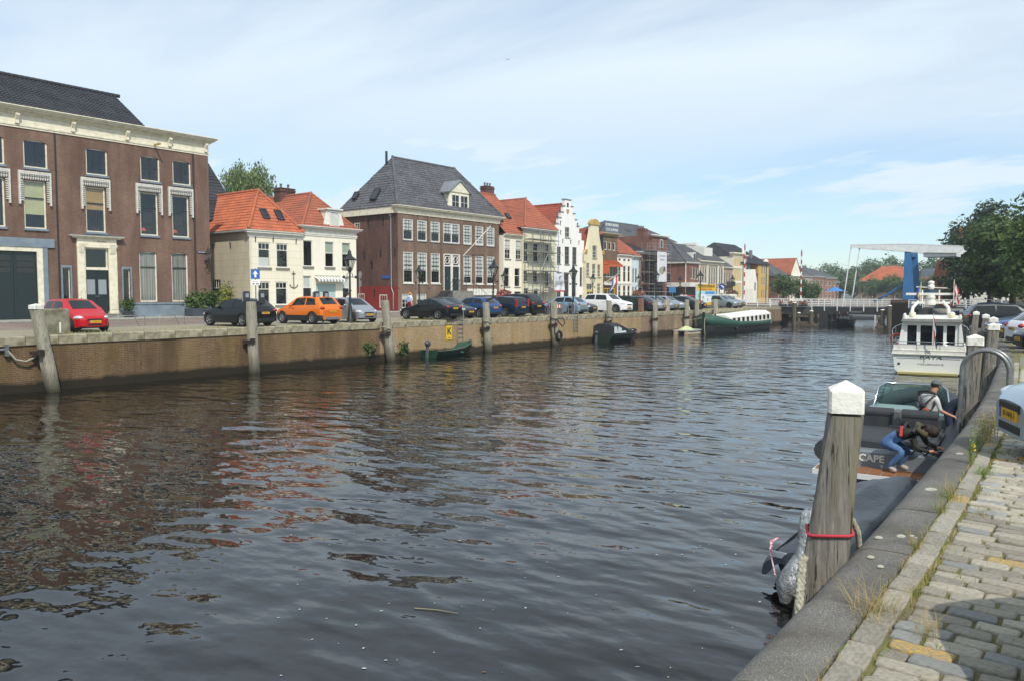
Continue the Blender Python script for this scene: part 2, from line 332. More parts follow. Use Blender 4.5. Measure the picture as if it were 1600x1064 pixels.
# ---- near quay: wall, coping, curb row, setts, street behind
NEARWALL = brick('near_quay_brick', '#4a4238', '#5d5347', '#5a5346', dirt='#2c2a20', dirt_lo=('#12140c', .5, '#3f4226'))
mb = MB(); ys = [-40 + i*1.5 for i in range(160)]
rings = [[(XR(t)+.03, t, -2), (XR(t)+.03, t, 1.8+DZ(t)), (XR(t)+.7, t, 1.8+DZ(t)), (XR(t)+.7, t, -2)] for t in ys]
mb.loft(rings, 0, False, (1,1)); mb.build('near_quay_wall', NEARWALL, kind='structure')
def granite():
    m, nt, p, L = newmat('dark_speckled_stone'); tc = nd(nt, 'ShaderNodeTexCoord').outputs['Object']
    c = mixc(nt, ramp(nt, noise(nt, tc, 160, 2, .7), .52, .66, 0, .75), lin('#5e5b57'), lin('#b0aca0'))
    c = mixc(nt, ramp(nt, noise(nt, tc, 1.6, 6, .6), .42, .68, 0, .75), c, lin('#443e33'))
    c = mixc(nt, ramp(nt, noise(nt, tc, 4.5, 6, .7), .60, .72, 0, .45), c, lin('#7c786c'))
    oi = nd(nt, 'ShaderNodeObjectInfo'); c = mixc(nt, 1.0, c, ramp(nt, oi.outputs['Random'], 0, 1, .8, 1.15), 'MULTIPLY')
    L(c, p.inputs['Base Color']); p.inputs['Roughness'].default_value = .82
    L(bumpn(nt, noise(nt, tc, 90, 3), .45, .012, bumpn(nt, noise(nt, tc, 5, 4), .3, .04)), p.inputs['Normal']); return m
GRAN = granite()
near_cope = link('near_quay_coping', None, kind='structure')
joints = [-6, -4.6, -3.2, -1.8, -.5, .85, 2.1, 3.28, 4.45, 5.55, 6.75, 7.95, 9.25, 10.5, 11.8, 13.1, 14.4, 15.8, 17.2, 18.6, 20, 21.4, 22.8, 24.2, 25.6, 27, 28.5, 30, 31.5, 33, 34.5, 36, 38, 40, 42, 44, 46, 48, 50, 53, 56, 59, 62, 65, 68, 71, 74, 77, 80, 83, 86, 89, 92, 95, 98]
def cope_prof(t):     # rounded towards the water
    x = XR(t); out = []
    for a in range(0, 91, 15): out.append((x - .02 + .17*(1-math.cos(R(a))), t, Q - .17 + .17*math.sin(R(a))))
    return [(x - .02, t, 1.72)] + out + [(x + .36, t, Q + .004), (x + .36, t, 1.72)]
for a, b in zip(joints[:-1], joints[1:]):
    n = 4; g = .006; dz = random.uniform(-.006, .006); rings = []
    for i in range(n+1):
        t = a + g + (b-a-2*g)*i/n; rings.append([(x, y_, z+dz+DZ(t)) for x, y_, z in cope_prof(t)])
    q = MB(); q.loft(rings, 0, True, (1,1), flip=True); o = q.build('coping_stone', GRAN, near_cope)
    o.data.set_sharp_from_angle(angle=R(40))
JOINT = mat('pale_mortar', '#9d9785', .9, col2='#5e5a48', vs=5)
mb = MB(); ring = [[(x+.002, y_, z-.006+DZ(t)) for x, y_, z in cope_prof(t)[1:-1]] + [(XR(t)+.3, t, Q-.05+DZ(t)), (XR(t)+.1, t, Q-.1+DZ(t))] for t in ys if -7 < t < 98]
mb.loft(ring, 0, True, (1,1), flip=True); mb.build('coping_bed', JOINT, near_cope)
EARTH = mat('sandy_joint_soil', '#6b6149', .95, col2='#74723f', vs=3, bump=.6, bs=60)
mb = MB(); rings = [[(XR(t)+.3, t, 1.0), (XR(t)+.3, t, Q-.02+DZ(t)), (40, t, Q-.02+DZ(t)), (40, t, 1.0)] for t in ys if t < 100]
mb.loft(rings, 0, False, (1,1), flip=True); mb.build('near_street', EARTH, kind='structure')
CURB = mat('grey_curb_stone', '#a8a294', .85, col2='#878173', vs=6, bump=.5, bs=45, rnd=.2); SETT = mat('grey_sett', '#aaa392', .8, col2='#878072', vs=7, bump=.5, bs=50, rnd=.28)
SETT_Y = mat('yellow_painted_sett', '#cda338', .7, col2='#948a76', vs=9, va=(.42,.55), bump=.5, bs=50); SETT_B = mat('bluish_sett', '#94948f', .75, col2='#787976', vs=7, bump=.5, bs=50, rnd=.2)
SETT_W = mat('white_painted_sett', '#c9c7bd', .7, col2='#8f8c83', vs=14, va=(.5,.62), bump=.5, bs=50)
def stone_mesh(seed, mt, b=.018):
    rr = random.Random(seed); q = MB()
    def j(v): return v + rr.uniform(-.03, .03)
    cs = [(-.5+b*5,-.5),(.5-b*5,-.5),(.5,-.5+b*6),(.5,.5-b*6),(.5-b*5,.5),(-.5+b*5,.5),(-.5,.5-b*6),(-.5,-.5+b*6)]
    cs = [(j(x), j(y_)) for x, y_ in cs]
    q.loft([[(x, y_, -1) for x, y_ in cs], [(x, y_, -.16) for x, y_ in cs], [(x*.985, y_*.955, -.05+rr.uniform(-.03,.03)) for x, y_ in cs], [(x*.90, y_*.84, rr.uniform(-.03,.04)) for x, y_ in cs]], 0, True, (0,1))
    return q.mesh(mt)
curb_par = link('curb_row', None, kind='structure'); sett_par = link('cobbled_pavement', None, kind='structure')
y = 1.6; k = 0; rr = random.Random(3)
while y < 26:
    ln = rr.uniform(.22, .31); mt = CURB
    if rr.random() < .07: mt = SETT_Y
    key = ('curb', k % 6, mt.name)
    o = link('curb_stone', cached(key, lambda: stone_mesh(k % 6 + 50, mt, .008)), curb_par, (XR(y+ln/2)+.435, y+ln/2, Q+DZ(y)+rr.uniform(-.004,.006))); o.scale = (.128, ln-.012, .06)
    o.rotation_euler = (rr.uniform(-.02,.02), rr.uniform(-.02,.02), math.atan2(XR(y)-XR(y+1), 1)+rr.uniform(-.02,.02)); y += ln; k += 1
# setts in rows across the quay; the 300 that show largest are stones of their own
cells = []
y = 1.9; row = 0
while y < 24:
    x = XR(y) + .53 + rr.uniform(-.02,.02) + (0 if row % 2 else -.0); h = rr.uniform(.112, .13); first = True
    xmax = min(-.15 + .36*max(0, y-3.0) + .3, 3.4)
    while x < xmax:
        ln = rr.uniform(.19, .29) * (rr.uniform(.45,.8) if first and row % 2 else 1)
        cells.append((x, y, ln, h)); x += ln + .012; first = False
    y += h; row += 1
cells.sort(key=lambda c: (c[0]+c[2]/2)**2 + c[1]**2)
yellow = [(-.78,4.14),(-.66,4.14),(-.42,6.6),(-.40,5.85),(-1.0,9.6),(-.7,9.75),(-.3,3.4),(-.62,9.6),(-.45,9.65)]
rest = {0: MB(), 1: MB()}
WLINE = 9.25
for i, (x, y, ln, h) in enumerate(cells):
    cx, cy = x+ln/2, y+h/2; sd = i % 10
    mt = SETT_B if rr.random() < .14 else SETT
    if any(abs(cx-a) < .14 and abs(cy-b) < .07 for a, b in yellow): mt = SETT_Y
    elif abs(cy-WLINE) < .06 and cx > -.55: mt = SETT_W
    rot = Euler((rr.uniform(-.04,.04), rr.uniform(-.025,.025), rr.uniform(-.03,.03))); z = Q + DZ(y) + rr.uniform(-.008,.007); sc = (ln-.006, h-.012, .07)
    if i < 292:
        o = link('sett', cached(('sett', sd, mt.name), lambda: stone_mesh(sd, mt)), sett_par, (cx, cy, z)); o.scale = sc; o.rotation_euler = rot
    else:
        me = cached(('sett', sd, mt.name), lambda: stone_mesh(sd, mt)); q = rest[1 if mt is SETT_B else 0]
        T = Matrix.Translation((cx,cy,z)) @ rot.to_matrix().to_4x4() @ Matrix.Diagonal((*sc,1)); q.T = T
        mi = {SETT: 0, SETT_B: 1, SETT_Y: 2, SETT_W: 3}[mt]
        q2 = rest[0]; q2.T = T; q2.add([v.co for v in me.vertices], [list(f.vertices) for f in me.polygons], mi, True)
rest[0].T = None; rest[0].build('distant_setts', [SETT, SETT_B, SETT_Y, SETT_W], sett_par, kind='stuff')
PAVE_N = street_mat('near_street_setts', '#868075', '#77736b', '#7a744c', (4.2, 8.3))
mb = MB(); rings = [[(max(XR(t)+.52, min(-.15+.36*max(0,t-3)+.28, 3.38)) if t < 24 else XR(t)+.52, t, 1.5), (max(XR(t)+.52, min(-.15+.36*max(0,t-3)+.28, 3.38)) if t < 24 else XR(t)+.52, t, Q-.008+DZ(t)), (40, t, Q-.008+DZ(t)), (40, t, 1.5)] for t in [-40+.5*i for i in range(280)]]
mb.loft(rings, 0, False, (1,1), flip=True); mb.build('near_roadway', PAVE_N, kind='structure')
# ================================================================== building helpers (local axes: x along the facade, y into the block, z up from the street)
def house(label, X, y0, name='house', cat='house', rot=90, z=Q):
    return thing(name, label, cat, (X, y0, z), R(rot))
def wallgrid(mb, Wd, H, ops, m=0, mr=1, rev=.16, room=.8, x0=0, mrev=None, back=None, z0=0):
    xs = sorted({x0, x0+Wd, *[v for o in ops for v in o[:2]]}); zs = sorted({z0, H, *[v for o in ops for v in o[2:4]]})
    xs = [x for x in xs if x0 <= x <= x0+Wd]; zs = [v for v in zs if z0 <= v <= H]
    for a, b in zip(xs[:-1], xs[1:]):
        for c, d in zip(zs[:-1], zs[1:]):
            mx, mz = (a+b)/2, (c+d)/2
            if any(o[0] < mx < o[1] and o[2] < mz < o[3] for o in ops): continue
            mb.poly([(a,0,c),(b,0,c),(b,0,d),(a,0,d)], m)
    for o in ops:
        a, b, c, d = o[:4]; mv = m if mrev is None else mrev
        mb.poly([(a,0,c),(a,0,d),(a,rev,d),(a,rev,c)], mv); mb.poly([(b,0,c),(b,rev,c),(b,rev,d),(b,0,d)], mv)
        mb.poly([(a,0,d),(b,0,d),(b,rev,d),(a,rev,d)], mv); mb.poly([(a,0,c),(a,rev,c),(b,rev,c),(b,0,c)], mv)
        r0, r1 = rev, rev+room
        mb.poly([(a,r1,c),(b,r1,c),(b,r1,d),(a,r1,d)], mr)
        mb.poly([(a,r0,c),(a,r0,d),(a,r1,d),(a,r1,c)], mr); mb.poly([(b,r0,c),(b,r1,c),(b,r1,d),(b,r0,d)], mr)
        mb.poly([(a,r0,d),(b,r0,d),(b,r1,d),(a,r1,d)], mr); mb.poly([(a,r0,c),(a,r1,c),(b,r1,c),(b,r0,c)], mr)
def shell(root, Wd, H, depth, ops, wm, side=None, rev=.16, room=.8, back=True, top=True, sideops=(), mrev=None, rm=None):
    side = side or wm
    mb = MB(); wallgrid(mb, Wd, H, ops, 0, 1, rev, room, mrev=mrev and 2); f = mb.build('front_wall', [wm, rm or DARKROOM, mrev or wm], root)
    mb = MB()
    if sideops:      # near side wall with openings: sideops in (distance from the front, ...)
        q = MB(); q.T = Matrix(((0,1,0,0),(-1,0,0,depth),(0,0,1,0),(0,0,0,1))); wallgrid(q, depth, H, [(depth-b, depth-a, c, d) for a, b, c, d in sideops], 0, 1, .12, .6); mb.v, mb.f, mb.m, mb.s = q.v, q.f, q.m, q.s
    else: mb.poly([(0,depth,0),(0,0,0),(0,0,H),(0,depth,H)])
    mb.poly([(Wd,0,0),(Wd,depth,0),(Wd,depth,H),(Wd,0,H)]); mb.poly([(Wd,depth,0),(0,depth,0),(0,depth,H),(Wd,depth,H)])
    if top: mb.poly([(0,.01,H-.01),(Wd,.01,H-.01),(Wd,depth,H-.01),(0,depth,H-.01)])
    mb.build('side_wall', [side, DARKROOM], root)
def win_mesh(w, h, cols, rows, ft, bw, split, mid, fm, top, bm=None):
    mb = MB(); d = .07
    def fr(x0, x1, z0, z1, t, y0, y1):
        mb.box(x0, x1, y0, y1, z0, z0+t); mb.box(x0, x1, y0, y1, z1-t, z1); mb.box(x0, x0+t, y0+.002, y1, z0+t, z1-t); mb.box(x1-t, x1, y0+.002, y1, z0+t, z1-t)
    fr(0, w, 0, h, ft, 0, d)
    if mid:          # wide post between two casements
        mb.box(w/2-ft*.6, w/2+ft*.6, .004, d, ft, h-ft); spans = [(ft, w/2-ft*.6), (w/2+ft*.6, w-ft)]
    else: spans = [(ft, w-ft)]
    zs = [ft, h-ft] if not split else [ft, h*split, h-ft]
    if split: mb.box(ft, w-ft, .006, d, h*split-bw, h*split+bw, 1)
    for a, b in spans:
        for i in range(1, cols): x = a+(b-a)*i/cols; zlo = zs[-2] if top else ft; mb.box(x-bw/2, x+bw/2, .02, d-.01, zlo, h-ft, 1)
        if not top:
            for z0, z1 in zip(zs[:-1], zs[1:]):
                n = max(1, round(rows*(z1-z0)/(h-2*ft)))
                for i in range(1, n): z = z0+(z1-z0)*i/n; mb.box(a, b, .022, d-.012, z-bw/2, z+bw/2, 1)
    return mb.mesh([fm, bm or fm])
def pane_mesh(w, h, m):
    mb = MB(); mb.poly([(.03,0,.03),(w-.03,0,.03),(w-.03,0,h-.03),(.03,0,h-.03)]); return mb.mesh(m)
def cloth_mesh(w, h, m, fold=.03):
    mb = MB(); n = max(6, int(w/.06)); P = [(w*i/n, fold*.5*math.sin(i*2.1)*(1+.5*math.sin(i*.7))) for i in range(n+1)]
    for (a, ya), (b, yb) in zip(P[:-1], P[1:]): mb.add([(a,ya,0),(b,yb,0),(b,yb,h),(a,ya,h)], [(0,1,2,3)], 0, True)
    return mb.mesh(m)
def win(root, x0, x1, z0, z1, cols=2, rows=2, ft=.07, bw=.03, split=None, mid=False, fm=None, y=.07, sill=None, glass=None, cur=None, name='window', top=False, y0=0, barm=None):
    w, h = round(x1-x0, 3), round(z1-z0, 3); fm = fm or WHITE; glass = glass or GLASS
    o = link(name, cached(('w',w,h,cols,rows,ft,bw,split,mid,fm.name,top,barm and barm.name), lambda: win_mesh(w,h,cols,rows,ft,bw,split,mid,fm,top,barm)), root, (x0, y0+y, z0))
    link('pane', cached(('p',w,h,glass.name), lambda: pane_mesh(w,h,glass)), o, (0,.045,0))
    if sill:
        sm, sh, sp = sill
        link('sill', cached(('s',w,sm.name,sh,sp), lambda: MB().box(-.06,w+.06,-y-sp,.02,-sh,-.001).mesh(sm)), o)
    for c in (cur or []):      # (material, lower fraction, upper fraction)
        cm, a, b = c[:3]
        link('curtain' if len(c) < 4 else c[3], cached(('c',w,h,cm.name,a,b), lambda: cloth_mesh(w-2*ft, (b-a)*h, cm, .03 if len(c) < 4 else .004)), o, (ft, .085, a*h))
    return o
def tiles(mb, P0, P1, T1, T0, tw=.24, th=.34, amp=.028, lip=.045, m=0, seg=4):
    P0, P1, T1, T0 = map(Vector, (P0, P1, T1, T0)); u = (P1-P0).normalized(); n = u.cross(T0-P0 if (T0-P0).length > .1 else T1-P0).normalized()
    if n.z < 0: n = -n
    v = n.cross(u); 
    if v.z < 0: v = -v
    Wd = (P1-P0).length; H0 = (T0-P0).dot(v); H1 = (T1-P0).dot(v); H = max(H0, H1); l0 = (T0-P0).dot(u); l1 = (T1-P0).dot(u)
    k = max(1, math.ceil(H/th)); ds = tw/seg
    def ext(s): return (l0*s/max(H0,.01), Wd + (l1-Wd)*s/max(H1,.01))
    for i in range(k):
        s0, s1 = i*H/k, min(H, (i+1)*H/k+.03)
        a0, b0 = ext(s0); a1, b1 = ext(min(s1, H)); lo, hi = min(a0,a1), max(b0,b1)
        n0 = math.floor(lo/ds); n1 = math.ceil(hi/ds); vs = []; fs = []
        for j in range(n0, n1+1):
            x = j*ds; ph = 2*PI*x/tw + (i % 2)*.0; hgt = amp*(math.sin(ph)+.35*math.sin(2*ph)); jit = .006*math.sin(j//seg*12.9+i*7.1)
            xb = min(max(x, a0), b0); xt = min(max(x, a1), b1)
            vs += [P0+u*xb+v*s0+n*(hgt*.3-.01), P0+u*xb+v*s0+n*(hgt+lip+jit), P0+u*xt+v*s1+n*(hgt*.8+.004)]
        for j in range(n1-n0):
            c = j*3; fs += [(c,c+3,c+4,c+1),(c+1,c+4,c+5,c+2)]
        mb.add(vs, fs, m)
def ridge(mb, p, q, r=.13, m=0, step=.38):
    p, q = Vector(p), Vector(q); L = (q-p).length; k = max(1, round(L/step))
    for i in range(k):
        a = p+(q-p)*(i/k); b = p+(q-p)*((i+1)/k+.02); mb.cyl(a, b, r*.88, r*1.08, 8, m, True)
def rbox(root, name, m, x0, x1, y0, y1, z0, z1, **kw): return MB().box(x0,x1,y0,y1,z0,z1).build(name, m, root, **kw)
def cornice(root, x0, x1, z0, prof, m, name='cornice', ret=.0, retx1=None, s0=False, s1=False):
    """stack of (height, projection) courses along the front, returned on the ends"""
    mb = MB(); z = z0
    for h, p in prof:
        mb.box(x0-(p if s0 else 0), x1+(p if s1 else 0), -p, ret if ret else .02, z, z+h); z += h
    return mb.build(name, m, root)
def pipe(root, x, z0, z1, y=-.07, r=.05, m=None, head=True, name='downpipe'):
    mb = MB(); mb.cyl((x,y,z0),(x,y,z1), r, n=8)
    if head: mb.box(x-.11,x+.11,y-.09,y+.09,z1,z1+.22)
    for z in (z0+.6, (z0+z1)/2, z1-.5): mb.cyl((x,y,z),(x,y,z+.05), r*1.35, n=8)
    return mb.build(name, m or IRON, root)
def anchor(root, x, z, h=.55, y=-.03, name='wall_anchor'):
    def f():
        mb = MB(); mb.bar((0,0,-h/2),(0,0,h/2),.06,.04); mb.bar((0,0,h*.1),(.0,0,h*.1+.2),.15,.03); return mb.mesh(IRON)
    return link(name, cached(('anc',h), f), root, (x,y,z))
def skylight(root, c, u, v, w, h, name='skylight'):
    """roof window: centre c, unit vectors along and up the slope"""
    u, v = Vector(u).normalized(), Vector(v).normalized(); n = u.cross(v); n = n if n.z > 0 else -n
    mb = MB(); mb.T = Matrix.Translation(c) @ Matrix((u,v,n)).transposed().to_4x4()
    t = .07
    for a in ((-w/2,-w/2+t,-h/2,h/2),(w/2-t,w/2,-h/2,h/2),(-w/2+t,w/2-t,-h/2,-h/2+t*1.6),(-w/2+t,w/2-t,h/2-t*1.6,h/2)): mb.box(*a, -.05, .14)
    o = mb.build(name, DKGREY, root); q = MB(); q.T = mb.T; q.poly([(-w/2+t,-h/2+t,.10),(w/2-t,-h/2+t,.10),(w/2-t,h/2-t,.10),(-w/2+t,h/2-t,.10)]); q.build('pane', GLASS_DK, o)
    return o
def chimney(root, x0, x1, y0, y1, z0, z1, m, pots=2, cap=None, name='chimney'):
    mb = MB(); mb.box(x0,x1,y0,y1,z0,z1); mb.box(x0-.06,x1+.06,y0-.06,y1+.06,z1-.25,z1-.12); mb.box(x0-.04,x1+.04,y0-.04,y1+.04,z1,z1+.08)
    o = mb.build(name, m, root)
    for i in range(pots):
        x = x0+(x1-x0)*(i+.5)/pots; q = MB(); q.lathe([(.11,z1+.08),(.1,z1+.4),(.13,z1+.42),(.13,z1+.48)], 8, (x,(y0+y1)/2,0)); q.build('chimney_pot', GREYSTONE, o)
    return o
# ================================================================== the houses along the far quay
B_BROWN = brick('brown_purple_brick', '#6c5246', '#826557', '#8d7e71', bh=.066, dirt='#594439', pale='#7f685c')
B_RED = brick('red_brown_brick', '#715a4c', '#846b5c', '#938577', dirt='#604d42', pale='#8b7565')
B_OLD = brick('dark_old_brick', '#54403a', '#744c40', '#6f6055', dirt='#3f322d', pale=None)
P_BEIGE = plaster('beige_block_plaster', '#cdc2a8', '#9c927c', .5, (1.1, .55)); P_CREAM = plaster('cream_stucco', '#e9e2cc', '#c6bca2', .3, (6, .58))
P_CREAM2 = plaster('smooth_cream_stucco', '#ebe6d4', '#cbc3ac', .3); P_WHITE = plaster('white_plaster', '#ecebe6', '#c9c6bc', .25); P_YEL = plaster('pale_yellow_plaster', '#dfd6b6', '#b9af90', .35)
T_BLACK = tilemat('black_roof_tile', '#2c2e35', '#3a3b42', '#232429', lich='#4d4a3c'); T_ORANGE = tilemat('orange_roof_tile', '#ad5a37', '#bd6b44', '#92503a', lich='#8c6a52', rough=.65)
T_ORANGE2 = tilemat('worn_orange_tile', '#a85f43', '#98543e', '#7d4f41', lich='#7f6a55'); T_GREY = tilemat('slate_grey_tile', '#4c4d53', '#5f5f63', '#3d3d42', lich='#8f8c86'); T_RED = tilemat('old_red_tile', '#a5503a', '#92452f', '#7d4536')
BRICKRED = brick('plain_red_brick', '#71483b', '#83574a', '#8f8074', dirt='#603f35'); REDPAINT = plaster('dark_red_paint', '#8a2f2b', '#6b2421', .5)
LEAD = mat('lead_sheet', '#8b9094', .5, .2, col2='#6f7478', vs=5)
# ------------------------------------------------ B1: tall brown brick house at the picture's near end
b1 = house('big brown brick corner house with cream cornice, black roof and striped sunblind boxes', -55, 14.0, cat='house')
Y = lambda y: y - 14.0
up = [(Y(a), Y(a)+1.42, 9.66, 11.42) for a in (15.4, 17.95, 20.42, 24.2, 27.88, 30.26)]
mid = [(Y(a), Y(a)+1.3, 5.82, 8.85) for a in (15.45, 18.0, 20.36, 24.1, 27.78, 30.15)]
gr = [(Y(27.62), Y(28.9), 1.1, 4.68), (Y(29.99), Y(31.27), 1.1, 4.68)]
door = (Y(23.93), Y(25.46), .32, 4.78); sm = [(Y(22.5), Y(22.98), .95, 3.4), (Y(26.45), Y(26.95), 1.1, 3.4)]; gar = (Y(15.6), Y(21.02), .02, 4.36)
shell(b1, 19.06, 12.05, 13, up+mid+gr+sm+[door, gar], B_BROWN)
BLIND_Y = mat('yellow_green_blind', '#b9b98a', .8, col2='#a8a87a', vs=1); BLIND_T = mat('tan_slatted_blind', '#b29154', .8, col2='#8f7040', vs=4, stretch=(.2,.2,6))
sl = (BLUEGREY, .13, .1)
def arch(root, x0, x1, z, m, h=.16):      # shallow arched head closing the top of an opening
    P = [(x0, z+.001)] + [(x0+(x1-x0)*i/10, z-h*(2*i/10-1)**2) for i in range(11)] + [(x1, z+.001)]
    mb = MB(); mb.prism([(x,-.004,zz) for x, zz in P], (0,.16,0)); return mb.build('window_arch', m, root)
for i, o in enumerate(up):
    win(b1, *o, cols=2 if i != 3 else 3, rows=2, ft=.09, bw=.022, barm=GLAZE, fm=CREAM, y=.07, sill=sl); arch(b1, o[0], o[1], o[3], B_BROWN, .14)
curs = [[(BLIND_Y,.42,.97,'blind')],[(CURTAIN,.5,.97,'blind')],[(BLIND_Y,.3,.97,'blind')],[(BLIND_T,.5,.97,'blind')],[(CURTAIN_GREY,.62,.97,'blind')],[(CURTAIN_GREY,.62,.97,'blind')]]
for i, o in enumerate(mid): win(b1, *o, cols=1, rows=1, ft=.09, split=.64, barm=GLAZE, fm=CREAM, y=.08, sill=sl, cur=curs[i] if i in (2,3) else None)
for o in gr:
    win(b1, *o, cols=1, rows=1, ft=.09, split=.69, barm=GLAZE, fm=CREAM, y=.08, cur=[(CURTAIN_GREY,.02,.97)]); arch(b1, o[0], o[1], o[3], B_BROWN, .13)
AWN_W = mat('white_scalloped_trim', '#d9d7cd', .6, col2='#b9b7ae', vs=9); AWN_D = mat('dark_valance_stripe', '#55554f', .8)
def sunblind(w):
    mb = MB(); mb.box(-.3, w+.3, -.16, 0, .52, .60); mb.box(-.3, w+.3, -.15, -.12, .40, .52); mb.box(-.3, -.2, -.16, 0, -1.5, .52); mb.box(w+.2, w+.3, -.16, 0, -1.5, .52)
    mb.box(-.2, w+.2, -.10, -.0, .05, .52, 1); mb.box(-.2, -.04, -.08, 0, -1.2, .05, 1); mb.box(w+.04, w+.2, -.08, 0, -1.2, .05, 1)
    n = round((w+.4)/.14)
    for i in range(n):
        a = -.2+(w+.4)*i/n; b = a+(w+.4)/n*.62
        mb.prism([(a,-.12,.42),(b,-.12,.42),(b,-.12,.16),((a+b)/2,-.12,.06),(a,-.12,.16)], (0,.03,0)); mb.box(a,b-.02,-.135,-.105,.26,.32,1)
    for s in (0, 1):
        for i in range(10):
            z = .02-i*.135; x = -.2 if s == 0 else w+.2; dx = .17 if s == 0 else -.17
            mb.prism([(x,-.1,z),(x+dx,-.1,z-.02),(x+dx,-.1,z-.07),(x,-.1,z-.09)], (0,.03,0))
    return mb.mesh([AWN_W, AWN_D])
for o in mid: link('sunblind_box', cached('sunblind', lambda: sunblind(1.3)), b1, (o[0], 0, 8.82))
cornice(b1, -3, 19.06, 12.05, [(.12,.06),(.10,.10),(.62,.05),(.10,.14),(.10,.24),(.10,.42),(.10,.52),(.06,.6)], CREAM, s1=True, ret=.5)
for x in (Y(20.08), Y(23.39), Y(26.95), Y(30.02), Y(32.85), Y(16.6)):
    mb = MB(); mb.prism([(x-.11,-.05,12.9),(x-.11,-.36,12.9),(x-.11,-.36,12.78),(x-.11,-.2,12.5),(x-.11,-.2,12.3),(x-.11,-.05,12.3)], (.22,0,0)); mb.build('cornice_bracket', CREAM, b1)
mb = MB(); tiles(mb, (-2,-.35,13.28), (Y(28.26),-.35,13.28), (Y(28.26),4.2,16.2), (-2,4.2,16.2), tw=.26, th=.36); tiles(mb, (Y(28.26),8.8,13.28), (-2,8.8,13.28), (-2,4.2,16.2), (Y(28.26),4.2,16.2), seg=2)
ridge(mb, (-2,4.2,16.25), (Y(28.26),4.2,16.25)); mb.prism([(Y(28.2),-.3,13.2),(Y(28.2),8.8,13.2),(Y(28.2),4.2,16.1)], (.12,0,0), 1); mb.build('roof', [T_BLACK, B_BROWN], b1)
for x in (Y(22.28), Y(31.83)): pipe(b1, x, .1, 12.05, r=.045, head=False)
mb = MB(); mb.bar((Y(28.9),0,12.25),(Y(28.9),-.9,12.25),.1,.12); mb.build('hoist_beam', mat('mustard_paint', '#a8964f', .6), b1)
# door surround
mb = MB()
for x0, x1 in ((Y(23.43), door[0]), (door[1], Y(26.02))): mb.box(x0,x1,-.12,.1,0,5.0); mb.box(x0-.03,x1+.03,-.17,.1,0,.45); mb.box(x0+.1,x1-.1,-.15,.1,.6,4.2); mb.prism([(x0+.1,-.12,5.0),(x0+.1,-.3,5.0),(x0+.1,-.15,4.4),(x0+.1,-.12,4.4)], (x1-x0-.2,0,0))
mb.box(Y(23.4),Y(26.05),-.14,.02,4.78,5.0); mb.box(Y(23.43),Y(26.02),-.1,.02,5.0,5.38); mb.build('door_surround', CREAM, b1)
cornice(b1, Y(23.35), Y(26.1), 5.38, [(.06,.2),(.07,.3),(.05,.38)], CREAM, 'door_cornice', s0=True, s1=True); rbox(b1, 'cornice_flashing', BLUEGREY, Y(23.0), Y(26.45), -.4, .0, 5.563, 5.6)
GREY_SCRIPT = mat('grey_script_lettering', '#8f8a7c', .6)
mb = MB()
for k in range(14):
    x = Y(24.72)+.30-.043*k*0+.045*k; mb.tube([(x-.3,-.105,5.12+.04*(k % 2)),(x-.27,-.105,5.25+.03*math.sin(k)),(x-.25,-.105,5.13)], .008, 5)
mb.build('scroll_ornament', GREY_SCRIPT, b1)
fr = win(b1, door[0], door[1], 3.36, 4.78, cols=1, rows=1, ft=.1, fm=CREAM, y=.06, name='fanlight'); arch(b1, door[0], door[1], 4.78, CREAM, .14)
rbox(b1, 'transom', CREAM, door[0], door[1], .02, .12, 3.28, 3.42)
def panel_door(x0, x1, z0, z1, glassy=True):
    w = x1-x0; mb = MB(); mb.box(x0,x1,.1,.16,z0,z1)
    for a, b in ((.06,.3),(.36,.40),(.84,.95)):
        for k in range(3 if a != .36 else 1):
            h = (b-a)/(3 if a != .36 else 1); zz = z0+(z1-z0)*(a+h*k); mb.box(x0+.12*w,x1-.12*w,.085,.1,zz+.02,zz+(z1-z0)*h-.03)
    d = mb.build('door', GLAZE, b1); q = MB(); q.box(x0+.14*w,x1-.14*w,.08,.099,z0+(z1-z0)*.44,z0+(z1-z0)*.78); q.build('door_window', mat('frosted_grille_glass', '#8d949a', .3), d)
    q = MB(); q.ell((x1-.07 if glassy else x0+.07, .06, z0+1.15), (.03,.04,.05), 8, 4); q.build('handle', STEEL, d)
panel_door(door[0]+.02, (door[0]+door[1])/2-.01, .34, 3.28); panel_door((door[0]+door[1])/2+.01, door[1]-.02, .34, 3.28, False)
mb = MB(); mb.box(Y(23.2),Y(26.3),-.75,-.001,0,.16); mb.box(Y(23.3),Y(26.2),-.42,-.001,.16,.31); mb.build('doorstep', GREYSTONE, b1)
for o in sm:
    win(b1, *o, cols=1, rows=1, ft=.05, fm=CREAM, y=.1)
    mb = MB(); a, b, c, d = o; mb.box(a-.1,a,-.05,.06,c-.15,d+.14); mb.box(b,b+.1,-.05,.06,c-.15,d+.14); mb.box(a,b,-.048,.06,d,d+.138); mb.build('stone_frame', BLUEGREY, b1)
